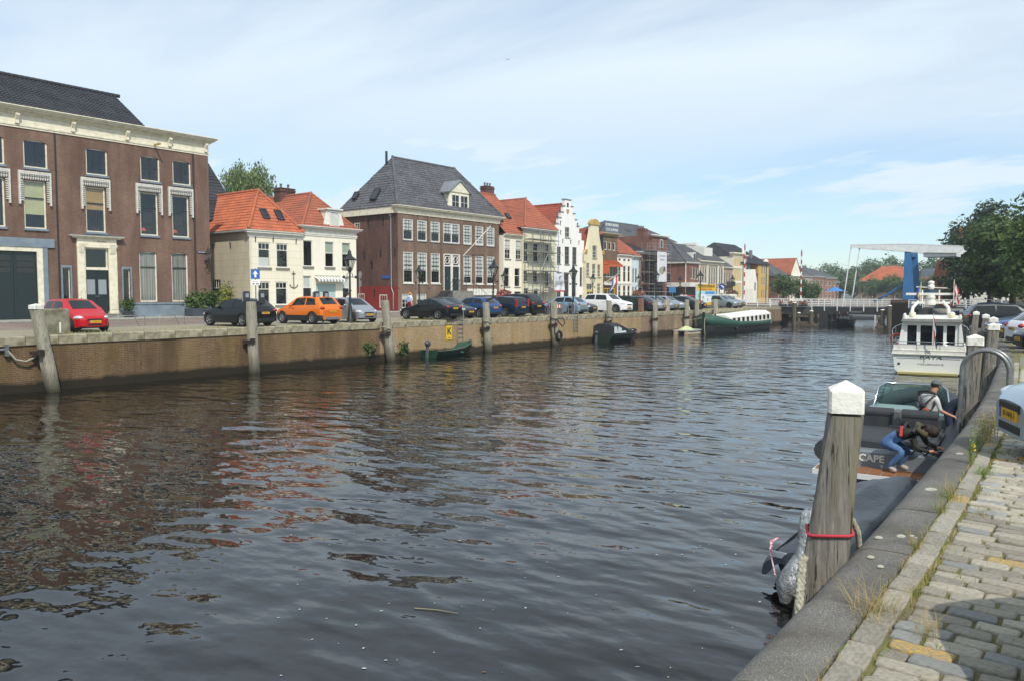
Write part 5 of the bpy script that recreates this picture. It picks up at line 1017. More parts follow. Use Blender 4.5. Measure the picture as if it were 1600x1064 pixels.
# barrier poles, upright
def barrier(label, x, y, h, z=Q):
    t = thing('barrier_pole', label, 'barrier pole', (x,y,z), group=None); MB().box(-.3,.3,-.3,.3,0,.9).build('barrier_cabinet', BW, t)
    n = 12; mb = MB()
    for k in range(n): mb.cyl((0,-.05,.9+(h-.9)*k/n),(0,-.05,.9+(h-.9)*(k+1)/n),.10,.10,n=8,m=k % 2)
    mb.build('barrier_arm', [mat('barrier_white', '#e6e3df', .5), mat('barrier_red', '#b0302c', .5)], t)
    mb = MB(); mb.cyl((0,-.05,h),(0,-.05,h+.35),.08,.03,n=6); mb.build('lamp', DKGREY, t)
barrier('taller red and white striped barrier pole raised over the far quay road', -42.6, 108, 8.4); barrier('shorter red and white striped barrier pole raised at the middle of the bridge approach', -35.0, 109, 7.3)
barrier('red and white barrier pole raised in front of the big trees', -10.6, 104, 7.3); barrier('short red and white barrier pole raised behind the counterweight', -11.6, 106, 6.4)
# ================================================================== beyond the bridge
def farhouse(label, y0, y1, h, apex, wm, rm, X=-53, hip=0, depth=9, cols=3, rows=3, gablefront=False, frame=None, name='house'):
    t = house(label, X, y0, name); Wd = y1-y0; ops = []
    if cols:
        cw = Wd/cols
        for r in range(rows):
            zz = .5 + (h-.9)*r/rows
            for c in range(cols): ops.append((cw*(c+.28), cw*(c+.72), zz+.1, zz+(h-.9)/rows-.45))
    shell(t, Wd, h, depth, ops, wm)
    for o in ops: win(t, *o, cols=1, rows=2, ft=.1, y=.05, glass=GLASS_DK2, fm=frame or WHITE)
    mb = MB()
    if gablefront:
        tiles(mb, (-.2,depth,h), (-.2,-.1,h), (Wd/2,-.1,apex), (Wd/2,depth,apex), tw=.4, th=.5, seg=2); tiles(mb, (Wd+.2,-.1,h), (Wd+.2,depth,h), (Wd/2,depth,apex), (Wd/2,-.1,apex), tw=.4, th=.5, seg=2); mb.prism([(0,0,h),(Wd,0,h),(Wd/2,0,apex-.1)], (0,.2,0), 1)
    else:
        ym = depth/2
        tiles(mb, (-.2,-.3,h), (Wd+.2,-.3,h), (Wd-hip,ym,apex), (hip,ym,apex), tw=.4, th=.5, seg=2)
        if hip: tiles(mb, (-.2,depth,h), (-.2,-.3,h), (hip,ym,apex), (hip,ym,apex), tw=.4, th=.5, seg=2)
        else: mb.prism([(0,-.2,h),(0,depth,h),(0,ym,apex-.05)], (.2,0,0), 1)
    mb.build('roof', [rm, wm], t); cornice(t, -.1, Wd+.1, h-.25, [(.2,.12),(.12,.3)], WHITE); return t
P_PINK = brick('pinkish_far_brick', '#8d6a5a', '#9c7a6a', '#a8998a', dirt='#7a5a4c'); P_TAUPE = plaster('far_taupe', '#aa9c8c', '#8b7d6e', .4)
farhouse('brick house with wide dark roof just beyond the bridge', 150, 158, 5.0, 8.4, BRICKRED, T_GREY, hip=2.5); farhouse('house with orange gable roof and white front beyond the bridge', 158.3, 165, 5.2, 8.9, P_CREAM2, T_ORANGE2, gablefront=True)
farhouse('grey beige house with slate roof third beyond the bridge', 165.3, 172.5, 5.3, 8.0, P_TAUPE, T_GREY, hip=1.5); farhouse('pink brick house with slate roof fourth beyond the bridge', 172.8, 181, 5.4, 7.8, P_PINK, T_GREY); farhouse('pink brick house at the end of the far row with white cornice', 181.3, 190, 5.2, 7.4, P_PINK, T_GREY, hip=2)
farhouse('dark brick house with small dormer at the bend of the canal', 190.5, 196, 4.4, 6.6, brick('umber_brick', '#5f4438', '#6d5144', '#8a7d70'), T_GREY, X=-54, hip=2)
def turned(label, X, Y, w, h, apex, wm, rm, **k):
    t = farhouse(label, 0, w, h, apex, wm, rm, X=0, **k); t.location = (X, Y, Q-.3); t.rotation_euler = (0,0,0); return t
turned('house with bright orange hipped roof and chimney behind the row of small trees', -62, 245, 15, 5.6, 10.0, P_PINK, T_ORANGE, hip=5, cols=5, depth=12); turned('low orange roofed house beside the barrel roofed hall', -49, 242, 8, 3.4, 6.6, P_PINK, T_ORANGE2, hip=2, cols=0)
bh = thing('hall', 'hall with dark curved barrel roof above the row of small trees', 'hall', (-46, 250, Q)); mb = MB(); mb.box(0,15,0,9,0,5); mb.build('wall', P_PINK, bh)
mb = MB(); mb.prism([(-.5,4.5-6*math.cos(t),4.9+3.9*math.sin(t)) for t in [PI*k/14 for k in range(15)]], (15.5,0,0)); mb.build('barrel_roof', mat('dark_zinc', '#4e565f', .5, .3, col2='#3f464e', vs=1), bh)
turned('red roofed house with white cornice right of the barrel roofed hall', -28, 246, 12, 3.6, 6.2, P_PINK, T_ORANGE2, cols=6, rows=2); turned('pale house with slate roof glimpsed beside the blue bridge tower', -15.5, 240, 8, 3.6, 5.8, P_CREAM2, T_GREY, cols=3, rows=2, hip=2)
turned('grey house with dark gable near the big trees beyond the bridge', -27, 205, 7, 3.4, 5.8, P_TAUPE, T_GREY, cols=3, rows=2, gablefront=True)
tw = thing('tower', 'tall red brick building with orange roof behind the big trees', 'tower', (-22.0, 145, Q)); mb = MB(); mb.box(0,7,0,7,0,10.1); mb.build('wall', P_CREAM2, tw); mb = MB(); tiles(mb, (-.3,-.3,10.1), (7.3,-.3,10.1), (7.3,3.5,12.6), (-.3,3.5,12.6), tw=.4, th=.5, seg=2); mb.prism([(0,0,10),(0,7,10),(0,3.5,12.5)], (-.1,0,0), 1); mb.build('roof', [T_RED, WHITE], tw)
ch = thing('barn', 'building with steep red roof slope left of the big trees', 'building', (-26.4, 150, Q)); mb = MB(); mb.prism([(0,0,0),(8,0,0),(8,0,7.3),(1.0,0,7.3),(0,0,2.5)], (0,6,0)); mb.build('wall', T_ORANGE2, ch); MB().box(-.1,8,-.05,0,1.5,2.4).build('gutter', GREYSTONE, ch)
sp = thing('church_spire', 'tiny distant church spire beside the blue bridge tower', 'spire', (-57, 420, 2)); mb = MB(); mb.box(-2.5,2.5,-2.5,2.5,0,11); mb.lathe([(2.6,11),(1.0,14),(.5,16),(.1,24)], 8); mb.build('steeple', mat('spire_slate', '#5d6468', .6), sp)
# ------------------------------------------------------------------ trees
def leafmat(name, c1, c2, c3):
    m, nt, p, L = newmat(name); oi = nd(nt, 'ShaderNodeTexCoord').outputs['Object']
    g = nd(nt, 'ShaderNodeNewGeometry'); r = g.outputs['Random Per Island']
    c = mixc(nt, ramp(nt, r, 0, 1), lin(c1), lin(c2)); c = mixc(nt, ramp(nt, noise(nt, oi, .6, 3), .45, .7), c, lin(c3)); L(c, p.inputs['Base Color'])
    p.inputs['Roughness'].default_value = .55; p.inputs['Specular IOR Level'].default_value = .35
    tr = nd(nt, 'ShaderNodeBsdfTranslucent'); L(c, tr.inputs[0]); ms = nd(nt, 'ShaderNodeMixShader'); ms.inputs[0].default_value = .25
    L(p.outputs[0], ms.inputs[1]); L(tr.outputs[0], ms.inputs[2]); L(ms.outputs[0], nt.nodes['Material Output'].inputs[0]); return m
LEAF_D = leafmat('dark_tree_leaves', '#314726', '#22341c', '#42552b'); LEAF_M = leafmat('mid_tree_leaves', '#4c6430', '#37502a', '#627636'); LEAF_W = leafmat('willow_leaves', '#6d7f4a', '#55683a', '#7f8f5a'); LEAF_F = leafmat('far_tree_leaves', '#56703e', '#3f5836', '#66793f')
BARK = mat('grey_brown_bark', '#4a4136', .9, col2='#332c24', vs=5, stretch=(4,4,.6), bump=.6, bs=12)
def leaf_mesh(lobes, n, size, m, seed, hollow=.55, droop=0, asp=1.7):
    rg = np.random.default_rng(seed); L = np.array([l[0] for l in lobes], float); Rr = np.array([l[1] if hasattr(l[1], '__len__') else (l[1],)*3 for l in lobes], float)
    wgt = Rr.prod(1)**(2/3); idx = rg.choice(len(lobes), n, p=wgt/wgt.sum())
    # twigs: leaves come in small clusters
    nc = max(1, n//9); ci = rg.choice(len(lobes), nc, p=wgt/wgt.sum()); d = rg.normal(size=(nc,3)); d /= np.linalg.norm(d, axis=1)[:,None]
    rad = hollow + (1.08-hollow)*rg.random(nc)**.6; cc = L[ci] + d*Rr[ci]*rad[:,None]
    k = rg.integers(0, nc, n); P = cc[k] + rg.normal(size=(n,3))*size*1.5; nrm = d[k] + rg.normal(size=(n,3))*.7 + np.array([0,0,.55]); nrm /= np.linalg.norm(nrm, axis=1)[:,None]
    if droop: P[:,2] -= rg.random(n)*droop
    t = rg.normal(size=(n,3)); a = np.cross(nrm, t); a /= np.linalg.norm(a, axis=1)[:,None]; b = np.cross(nrm, a); s = (size*(.55+.9*rg.random(n)))[:,None]
    if droop: a = a*.4 + np.array([0,0,-.9]); 
    V = np.stack([P-a*s*asp*.6, P+b*s*.55+nrm*s*.15, P+a*s*asp*.6, P-b*s*.55+nrm*s*.15], 1).reshape(-1,3).astype(np.float32)
    me = bpy.data.meshes.new('leaves'); me.vertices.add(4*n); me.vertices.foreach_set('co', V.ravel()); me.loops.add(4*n); me.loops.foreach_set('vertex_index', np.arange(4*n, dtype=np.int32)); me.polygons.add(n); me.polygons.foreach_set('loop_start', np.arange(0, 4*n, 4, dtype=np.int32)); me.polygons.foreach_set('loop_total', np.full(n, 4, np.int32)); me.materials.append(m); me.update(); return me
def lobes_round(cx, cz, rx, rz, n, rs, seed):
    r = np.random.default_rng(seed); out = [((cx,0,cz), (rx*.62, rx*.62, rz*.62))]
    for k in range(n):
        d = r.normal(size=3); d /= np.linalg.norm(d); q = .55+.3*r.random(); out.append(((cx+d[0]*rx*q, d[1]*rx*q, cz+d[2]*rz*q), rs*(.7+.6*r.random())))
    return out
def tree(label, x, y, h, rx, n, size, m, seed, trunk=.2, cz=None, rz=None, z=Q, group=None, name='tree', lobes=None, rs=None, crownlow=None, **k):
    t = thing(name, label, 'tree', (x,y,z), 0, group); rz = rz or h*.36; cz = cz or h-rz
    lobes = lobes or lobes_round(0, cz, rx, rz, 16, rs or rx*.42, seed); r = random.Random(seed)
    mb = MB(); mb.tube([(0,0,-.1),(.04*h*.1,0,h*.25),(-.05,.05,cz)], [trunk*1.15,trunk*.85,trunk*.45], 8)
    for i in range(7):
        c, rr = lobes[(i*2+1) % len(lobes)]; s = cz*(.45+.06*i); mb.tube([(0,0,s),((c[0])*.45,c[1]*.45,(s+c[2])/2+.1),tuple(c)], [trunk*.42,trunk*.25,trunk*.08], 6)
    mb.build('trunk', BARK, t); link('crown', leaf_mesh(lobes, n, size, m, seed, **k), t); return t
tree('tall dark tree behind the bridge counterweight, highest crown by the near quay', -14.0, 120, 12.6, 4.5, 16000, .25, LEAF_D, 1, .35, cz=6.9, rz=4.9)
tree('dark tree at the left edge of the big tree mass by the near quay', -15.6, 113, 9.4, 4.5, 14000, .23, LEAF_D, 2, .2, cz=5.2, rz=4.1)
tree('broad tree in the middle of the row behind the parked cars', -7.6, 79, 8.2, 3.9, 14000, .2, LEAF_M, 3, .25, cz=4.9, rz=3.5)
tree('nearest broad tree behind the parked cars, reaching the edge of the view', -3.0, 62, 7.4, 4.0, 15000, .17, LEAF_M, 4, .24, cz=4.6, rz=3.2)
tree('dark tree filling the gap between the taller trees', -7.5, 104, 10.0, 4.6, 11000, .25, LEAF_D, 5, .25, cz=6, rz=4.2)
tree('tree at the far edge of the view past the nearest broad tree', -2.2, 86, 11.5, 5.2, 11000, .24, LEAF_D, 6, .28, cz=6.6, rz=4.9)
# willow behind the beige house
wl = []; rr = random.Random(8)
for k in range(20): a = rr.uniform(0, 2*PI); q = rr.uniform(.8,3.2); wl.append(((q*math.cos(a), q*math.sin(a)*1.0, 13.1+rr.uniform(-1.2,2.6)-q*.35), (.8,.8,1.0)))
tree('feathery pale willow rising behind the beige house roof', -75, 49.4, 15, 3.6, 11000, .15, LEAF_W, 9, .35, cz=12, lobes=wl, droop=1.5, hollow=.3, name='willow_tree')
# clipped small trees of the far canal end, round trees by the bridge, wood behind
ORD = ['first','second','third','fourth','fifth','sixth','seventh','eighth','ninth','tenth','last']
for i in range(11):
    fx = -66+5.3*i
    tree(ORD[i]+' clipped green tree from the street end of the row closing the canal', fx, 234+(i % 3)*.8, 6.4+.5*math.sin(i*1.7), 3.0, 4200, .2, LEAF_F, 30+i, .18, cz=4.3, rz=2.4, z=1.75, group='clipped trees at the far end of the canal')
for i, (x, y, h, rx, lb) in enumerate(((-47,137,4.7,1.9,'round green tree nearest the bridge on the far street'),(-46.5,144,4.2,1.8,'second round green tree on the far street, right of the taller barrier pole'),(-47.0,151,3.3,2.0,'low round tree on the far street beside the small barrier pole'))):
    tree(lb, x, y, h, rx, 4200, .15, LEAF_F, 60+i, .16)
for i, (x, y, h, rx) in enumerate(((-108,330,24,12),(-92,335,22,11),(-78,335,26,13),(-63,340,27,14),(-48,338,24,12),(-34,335,21,11),(-18,330,22,12),(-4,330,19,10),(-130,320,20,10))):
    tree(['far tree of the skyline wood above the slate roofs','far skyline tree left of the orange hipped roof','tall skyline tree right above the orange hipped roof','highest crown of the far skyline wood','skyline tree above the barrel roofed hall','low skyline tree right of the barrel roofed hall','skyline tree just behind the blue bridge tower','small skyline tree past the blue bridge tower','skyline tree hidden mostly by the white facades'][i], x, y, h*.6, rx, 7500, .5, LEAF_F, 80+i, .5, z=1.75, rs=h*.12, cz=h*.34, rz=h*.24, group='trees of the distant skyline')
# people-size clutter far away: market parasol and moored boats
pa = thing('parasol', 'blue parasol on the far quay seen above the bridge railing', 'parasol', (-42, 150, Q)); MB().lathe([(1.7,2.1),(.05,2.9)], 8).build('canopy', mat('blue_canvas', '#3a78b8', .8), pa); mb = MB(); mb.cyl((0,0,0),(0,0,2.4),.04); mb.build('pole', STEEL, pa)
# ================================================================== cars
TYRE = mat('tyre_rubber', (.012,.012,.012), .85); RIM = mat('alloy_rim', '#a9abad', .35, .8); TRIM = mat('black_car_trim', (.014,.014,.015), .55); CARGLASS = mat('car_glass', (.010,.013,.014), .03, spec=.45)
LAMP = mat('headlight_glass', '#c9ced2', .12, .2, spec=.7); RED = mat('tail_light_red', '#9c1a1c', .2, spec=.6); PLATE = mat('yellow_plate', '#d9a220', .5); PLATE_B = mat('plate_blue_band', '#2446a8', .5); PLATE_T = mat('plate_ink', (.02,.02,.02), .6); CHROME = mat('chrome', '#b9bcc0', .15, 1)
def paint(name, c, metal=.3): return mat(name, c, .28, metal, spec=.3, coat=.35)
def lerp_curve(pts):
    xs = np.array([p[0] for p in pts]); zs = np.array([p[1] for p in pts]); g = np.linspace(xs[0], xs[-1], 400); v = np.interp(g, xs, zs)
    k = 13; v2 = np.convolve(np.pad(v, k//2, 'edge'), np.ones(k)/k, 'valid'); return lambda x: float(np.interp(x, g, v2))
CAR_KINDS = {   # L, W, H, nose height, bonnet height, windscreen base/top, roof end, tail top x, tail height, belt, wheelbase, front overhang, wheel r
 'hatch':  (4.2,1.78,1.46,.68,.98,.85,.10,-1.35,-1.95,.98,.93,2.6,.82,.32),
 'small':  (3.55,1.64,1.47,.70,1.0,.95,.25,-1.25,-1.65,1.0,.95,2.36,.68,.30),
 'cross':  (4.0,1.74,1.56,.74,1.06,.85,.12,-1.4,-1.86,1.06,.99,2.46,.80,.34),
 'coupe':  (4.34,1.73,1.38,.64,.92,.72,-.02,-.95,-1.75,.98,.88,2.71,.8,.32),
 'sedan':  (4.5,1.78,1.44,.66,.95,.85,.15,-1.1,-1.75,1.05,.92,2.65,.85,.32),
 'wagon':  (4.7,1.82,1.49,.68,.98,.95,.25,-1.95,-2.28,.95,.95,2.76,.88,.33),
 'suv':    (4.72,1.92,1.70,.85,1.14,1.05,.35,-1.75,-2.2,1.12,1.08,2.8,.86,.37),
 'van':    (4.9,1.95,1.95,.85,1.15,1.5,.85,-2.35,-2.44,1.1,1.15,3.0,.85,.34)}
def wheel_mesh(r):
    mb = MB(); prof = [(r*.62,-.1),(r*.93,-.105),(r,-.07),(r,.07),(r*.93,.105),(r*.62,.1)]
    mb.loft([[(rr*math.cos(2*PI*j/20), yy, rr*math.sin(2*PI*j/20)) for j in range(20)] for rr, yy in prof], 0, True, (0,0), flip=True); mb.T = None
    mb.loft([[(r*.62*math.cos(2*PI*j/20), yy, r*.62*math.sin(2*PI*j/20)) for j in range(20)] for yy in (-.03,.03)], 0, False, (1,1), flip=True); return mb.mesh(TYRE)
def rim_mesh(r, spokes):
    mb = MB(); R1 = r*.66
    mb.loft([[(q*math.cos(2*PI*j/20), yy, q*math.sin(2*PI*j/20)) for j in range(20)] for q, yy in ((R1,-.088),(R1*.88,-.1),(R1*.86,-.06))], 0, True, (0,0))
    mb.cyl((0,-.045,0),(0,-.1,0),r*.14,n=8)
    for k in range(spokes):
        a = 2*PI*k/spokes; mb.bar((0,-.085,0),(R1*.9*math.cos(a),-.075,R1*.9*math.sin(a)),.035 if spokes > 6 else .055,.03)
    return mb.mesh(RIM)
def car(label, kind, pm, x, y, hd, z=Q, group='cars parked along the far quay', plate=True, spokes=5, rack=False, clad=None, hl=None, detail=1, tall_tail=False, front_plate=None, name='parked_car', rimcol=None):
    _pr = random.Random(label); front_plate = front_plate or '%02d-%s-%d' % (_pr.randint(11,98), ''.join(_pr.choice('BDFGHJKLNPRSTVXZ') for _ in range(3)), _pr.randint(1,9))
    L, Wd, H, nh, bh, xw0, xw1, xr1, xr0, th, belt, wb, fo, wr = CAR_KINDS[kind]
    t = thing(name, label, 'van' if kind == 'van' else 'car', (x,y,z), R(hd), group)
    xf = L/2-fo; xr = xf-wb; w0 = Wd/2
    top = lerp_curve([(-L/2,.72 if kind != 'van' else 1.0),(-L/2+.06,th-.06),(xr0,th),(xr1,H-.06),((xr1+xw1)/2,H),(xw1,H-.05),(xw0,bh),(L/2-.45,nh+.12),(L/2-.10,nh+.02),(L/2-.02,nh-.06),(L/2,nh-.12)])
    hw = lerp_curve([(-L/2,w0*.80),(-L/2+.12,w0*.92),(-L/2+.6,w0*.98),(-.2,w0),(L/2-.8,w0*.98),(L/2-.3,w0*.89),(L/2-.12,w0*.76),(L/2-.03,w0*.6),(L/2,w0*.46)])
    belt_f = lambda q: belt + .05*(-q/(L/2))
    def zb(q):
        b = .20 if -L/2+.25 < q < L/2-.25 else .27
        for c in (xf, xr):
            d = abs(q-c); ra = wr+.055
            if d < ra: b = max(b, wr-.02+math.sqrt(ra*ra-d*d))
        return b
    def sec(q):
        w, tp, b = hw(q), top(q), zb(q); bz = min(belt_f(q), tp-.07); cab = max(0, min(1, (tp-bz-.07)/(H-belt-.07))); ws = w*(.95-.20*cab); bz2 = max(bz, b+.03); mz = max(.5, b+.015)
        if mz > bz2-.01: mz = bz2-.01
        return [(w*.80,max(.2,b-.02)),(w*.975,b),(w*1.0,mz),(w*.995,(mz+bz2)/2),(w*.965,bz2),(w*.965+(ws-w*.965)*.5,bz2+(tp-.05-bz2)*.52),(ws,max(tp-.05,bz2+.02)),(ws*.80,max(tp-.012,bz2+.03)),(ws*.4,max(tp,bz2+.035)),(0,max(tp+.004,bz2+.036))]
    st = sorted(set([-L/2+L*k/26 for k in range(27)] + [c+(wr+.055)*s for c in (xf,xr) for s in (-1,-.94,-.8,-.55,-.25,0,.25,.55,.8,.94,1)] + [xw0,xw1,xr1,xr0,-L/2+.06,L/2-.06,-L/2+.14,L/2-.14]))
    rings = []
    for q in st:
        s = sec(q); rings.append([(q,-a,b) for a, b in s] + [(q,a,b) for a, b in s[-2::-1]])
    mb = MB(); mb.loft(rings, 0, True, (1,1), close=False)
    if clad:
        for f in range(len(mb.f)):
            zs = [mb.v[i][2] for i in mb.f[f]]; ys = [abs(mb.v[i][1]) for i in mb.f[f]]
            if max(zs) < .66 and min(ys) > w0*.5: mb.m[f] = 1
    body = mb.build('body', [pm, clad or pm], t); body.data.set_sharp_from_angle(angle=R(38))
    MB().box(-L/2+.2,L/2-.2,-w0*.78,w0*.78,.18,.62).build('underbody', TRIM, t)
    # glass: patches lifted off the body surface
    def patch(name, xa, xb, ja, jb, m, lift=.006, n=6, side=-1, ta=0.0, tb=1.0, par=None):
        q_ = MB(); rows = []
        for i in range(n+1):
            xx = xa[0]+(xb[0]-xa[0])*i/n; xx2 = xa[1]+(xb[1]-xa[1])*i/n; row = []
            for k in range(4):
                f = ta+(tb-ta)*k/3; xm = xx+(xx2-xx)*f; s = sec(xm); p0, p1, p2 = s[ja], s[(ja+jb)//2], s[jb]
                p = (p0[0]+(p1[0]-p0[0])*f*2, p0[1]+(p1[1]-p0[1])*f*2) if f < .5 else (p1[0]+(p2[0]-p1[0])*(f-.5)*2, p1[1]+(p2[1]-p1[1])*(f-.5)*2)
                row.append((xm, side*(p[0]+lift), p[1]+lift*.4))
            rows.append(row)
        q_.loft(rows if side > 0 else rows[::-1], 0, True, (0,0), close=False); return q_.build(name, m, par or t)
    def cross(name, xa, xb, m, n=5, fr=.86, lift=.008, w=None):
        q_ = MB(); rows = []
        for i in range(n+1):
            xx = xa+(xb-xa)*i/n; s = sec(xx); ya, za = s[6]; wz = [(-ya*fr,s[6][1]+.012),(-ya*.5,s[8][1]),(0,s[9][1]),(ya*.5,s[8][1]),(ya*fr,s[6][1]+.012)]
            rows.append([(xx+lift*(1 if xa > 0 else -1), yy, zz+lift) for yy, zz in wz])
        q_.loft(rows[::-1] if xa < xb else rows, 0, True, (0,0), close=False); return q_.build(name, m, t)
    cross('windscreen', xw0-.04, xw1+.06, CARGLASS)
    if kind != 'van': cross('rear_window', xr1-.05, xr0+.04, CARGLASS, fr=.82)
    mid = (xw1+xr1)/2-.05
    for sd in (-1, 1):
        patch('side_window', (xw0-.38,xw1-.03), (mid+.05,mid+.05), 4, 6, CARGLASS, side=sd, ta=.10, tb=.9)
        if kind == 'van': continue
        patch('side_window', (mid-.05,mid-.05), (xr0+.42 if kind in ('coupe','sedan') else xr0+.30, xr1+.08), 4, 6, CARGLASS, side=sd, ta=.10, tb=.9)
        MB().ell((xw0-.42, sd*(w0*1.02), belt+.06), (.07,.10,.07), 8, 5).build('mirror', pm if detail else TRIM, t)
    for c in (xf, xr):
        for sd in (-1, 1):
            w_ = link('wheel', cached(('wheel',wr), lambda: wheel_mesh(wr)), t, (c, sd*(w0-.12), wr)); w_.rotation_euler = (0,0,0 if sd < 0 else PI)
            if detail: rm_ = link('rim', cached(('rim',wr,spokes), lambda: rim_mesh(wr, spokes)), w_)
    for sd in (-1, 1):
        ra = Matrix.Rotation(sd*-.62, 3, 'Z'); q = MB(); q.ell((L/2-.25, sd*w0*.72, nh-.06), (.23,.12,.09), 10, 6, 0, ra); q.build('headlight', hl or LAMP, t)
        q = MB()
        if tall_tail: q.bbox(-L/2+.02,-L/2+.16,sd*w0*.82-.08,sd*w0*.82+.08,th-.22,th+.34,.03)
        else: q.ell((-L/2+.10, sd*w0*.74, th-.16), (.13,.17,.085), 10, 6, 0, Matrix.Rotation(sd*.5,3,'Z'))
        q.build('tail_light', RED, t)
        if detail: q = MB(); q.bar((.15,sd*(w0+.006),belt-.09),(.33,sd*(w0+.006),belt-.09),.03,.03); q.build('door_handle', pm, t)
    q = MB(); q.bbox(L/2-.18,L/2+.012,-w0*.38,w0*.38,nh-.19,nh-.09,.02); q.build('grille', TRIM, t)
    q = MB(); q.bbox(L/2-.2,L/2+.004,-w0*.42,w0*.42,.29,.40,.03); q.build('lower_intake', TRIM, t)
    q = MB(); q.bbox(-L/2-.012,-L/2+.2,-w0*.66,w0*.66,.26,.42,.03); q.build('rear_bumper', TRIM if not clad else STEEL, t)
    if plate:
        for e, zz in ((1, .47),(-1, .70 if kind not in ('coupe','sedan','suv') else .74)):
            xx = e*(L/2+(.014 if e > 0 else .022)); q = MB(); q.box(min(xx-e*.015,xx),max(xx-e*.015,xx),-.26,.26,zz-.055,zz+.055); p_ = q.build('licence_plate', PLATE, t)
            q = MB(); s_ = -1 if e > 0 else 1; q.box(min(xx,xx+e*.003),max(xx,xx+e*.003),min(s_*.26,s_*.215),max(s_*.26,s_*.215),zz-.055,zz+.055); q.build('plate_band', PLATE_B, p_)
            if detail: me = cached(('plt',front_plate), lambda: text_mesh(front_plate, .088, .001, 0)); 
            if detail:
                if not me.materials: me.materials.append(PLATE_T)
                l_ = link('plate_lettering', me, p_, (xx+e*.002, (.02 if e > 0 else -.02), zz)); l_.rotation_euler = (R(90), 0, R(90) if e > 0 else R(-90))
    if rack:
        for xx in (xw1-.45, xr1+.5): q = MB(); q.bar((xx,-w0*.7,H+.05),(xx,w0*.7,H+.05),.05,.03); q.build('roof_bar', TRIM, t)
    return t
CP = {k: paint(k+'_car_paint', c, me) for k, c, me in (('red','#b8141c',.1),('black','#070709',.0),('orange','#e0721c',.15),('silver','#9fa3a8',.6),('dark_grey','#2a2e35',.4),('blue','#2c4f80',.35),('dark_blue','#16283c',.3),('pale_blue','#8fa9ba',.5),('white','#dfe0e0',.0),('steel','#7d8a93',.5),('grey','#5d646b',.5),('navy','#1d2b40',.3))}
car('small bright red hatchback with black grille facing the canal', 'small', CP['red'], -37.3, 15.75, 2, front_plate='71-ZDV-8', spokes=7)
car('black hatchback seen from behind parked beside the orange one', 'hatch', CP['black'], -36.9, 23.75, 186)
car('bright orange tall hatchback with dark cladding along its sills', 'cross', CP['orange'], -36.6, 28.0, 184, clad=TRIM, spokes=9)
car('silver small hatchback with round headlights facing the canal by the black lamp post', 'small', CP['silver'], -36.7, 31.3, -6)
car('black coupe with five spoke rims nearest the quay ladder', 'coupe', CP['black'], -36.3, 37.6, 184)
car('dark grey hatchback with roof bars behind the black coupe', 'hatch', CP['dark_grey'], -37.0, 40.2, 0, rack=True)
car('mid blue hatchback showing its tail beside the leaning lamp post', 'hatch', CP['blue'], -37.0, 42.8, 180)
car('dark blue estate car with tall red tail lights', 'wagon', CP['dark_blue'], -36.9, 45.5, 182, tall_tail=True, spokes=12)
car('black sport utility car with its tail to the canal beside the parked bicycles', 'suv', CP['black'], -37.6, 48.4, 182)
car('pale metallic blue hatchback with its tail to the canal', 'hatch', CP['pale_blue'], -36.9, 54.0, 183)
car('dark grey car facing the canal between the pale blue one and the white one', 'sedan', CP['dark_grey'], -37.6, 56.6, 0)
car('white sport utility car facing the canal with dark rims', 'suv', CP['white'], -37.0, 61.4, -3)
car('dark car with its tail to the canal behind the green container', 'hatch', CP['dark_grey'], -37.0, 66.2, 180, detail=0)
car('silver car facing the canal right of the dark one by the container', 'hatch', CP['silver'], -37.0, 68.5, 0, detail=0)
car('silver grey car facing the canal beside the tree stump', 'wagon', CP['steel'], -37.2, 70.8, 0, detail=0)
car('pale silver car facing the canal right of the tree stump', 'hatch', CP['silver'], -37.0, 73.2, 0, detail=0)
car('dark car showing one red tail light left of the yellow billboard', 'sedan', CP['dark_grey'], -37.0, 75.8, 182, detail=0)
car('black car with its bonnet under the yellow billboard', 'hatch', CP['black'], -37.2, 78.2, 0, detail=0)
car('red car parked across the street in front of the white canopy', 'hatch', CP['red'], -47.0, 100, 60, detail=0, plate=False, group='cars across the street')
car('blue grey estate car just right of the yellow billboard', 'wagon', CP['steel'], -37.2, 87.2, -4, detail=0)
car('grey car beside the white container near the bridge', 'hatch', CP['grey'], -37.6, 90.2, -4, detail=0); car('dark blue car second from the bridge on the far quay', 'sedan', CP['navy'], -40.2, 94.5, -20, detail=0)
# ================================================================== near quay: piles, hoops, parked cars, plants
def weathered(name, c1, c2, c3):
    m, nt, p, L = newmat(name); tc = nd(nt, 'ShaderNodeTexCoord').outputs['Object']
    def mp(s): k = nd(nt, 'ShaderNodeMapping'); k.inputs['Scale'].default_value = s; L(tc, k.inputs[0]); return k.outputs[0]
    g = noise(nt, mp((26,26,1.1)), 1, 6, .7); g2 = noise(nt, mp((9,9,.5)), 1, 4, .6)
    c = mixc(nt, ramp(nt, g, .35, .68), lin(c1), lin(c2)); c = mixc(nt, ramp(nt, g2, .50, .68, 0, .85), c, lin(c3)); c = mixc(nt, ramp(nt, noise(nt, mp((40,40,1.6)), 1, 3), .58, .66, 0, .9), c, (.025,.022,.018))
    sp = nd(nt, 'ShaderNodeSeparateXYZ'); L(tc, sp.inputs[0]); c = mixc(nt, ramp(nt, sp.outputs[2], -2.2, -1.2, .9, 0), c, lin('#2b2a1a'))
    L(c, p.inputs['Base Color']); p.inputs['Roughness'].default_value = .9; p.inputs['Specular IOR Level'].default_value = .2
    L(bumpn(nt, g, .9, .03, bumpn(nt, g2, .5, .05)), p.inputs['Normal']); return m
WOODP = weathered('weathered_pile_wood', '#969087', '#5a5650', '#7d7964'); WOODL = weathered('silver_grey_pile_wood', '#b0aa98', '#857f70', '#a39e8b')
CAPW = mat('chalky_white_cap', '#e4e1d6', .6, col2='#a8a48f', vs=7, va=(.5,.72), bump=.25, bs=30)
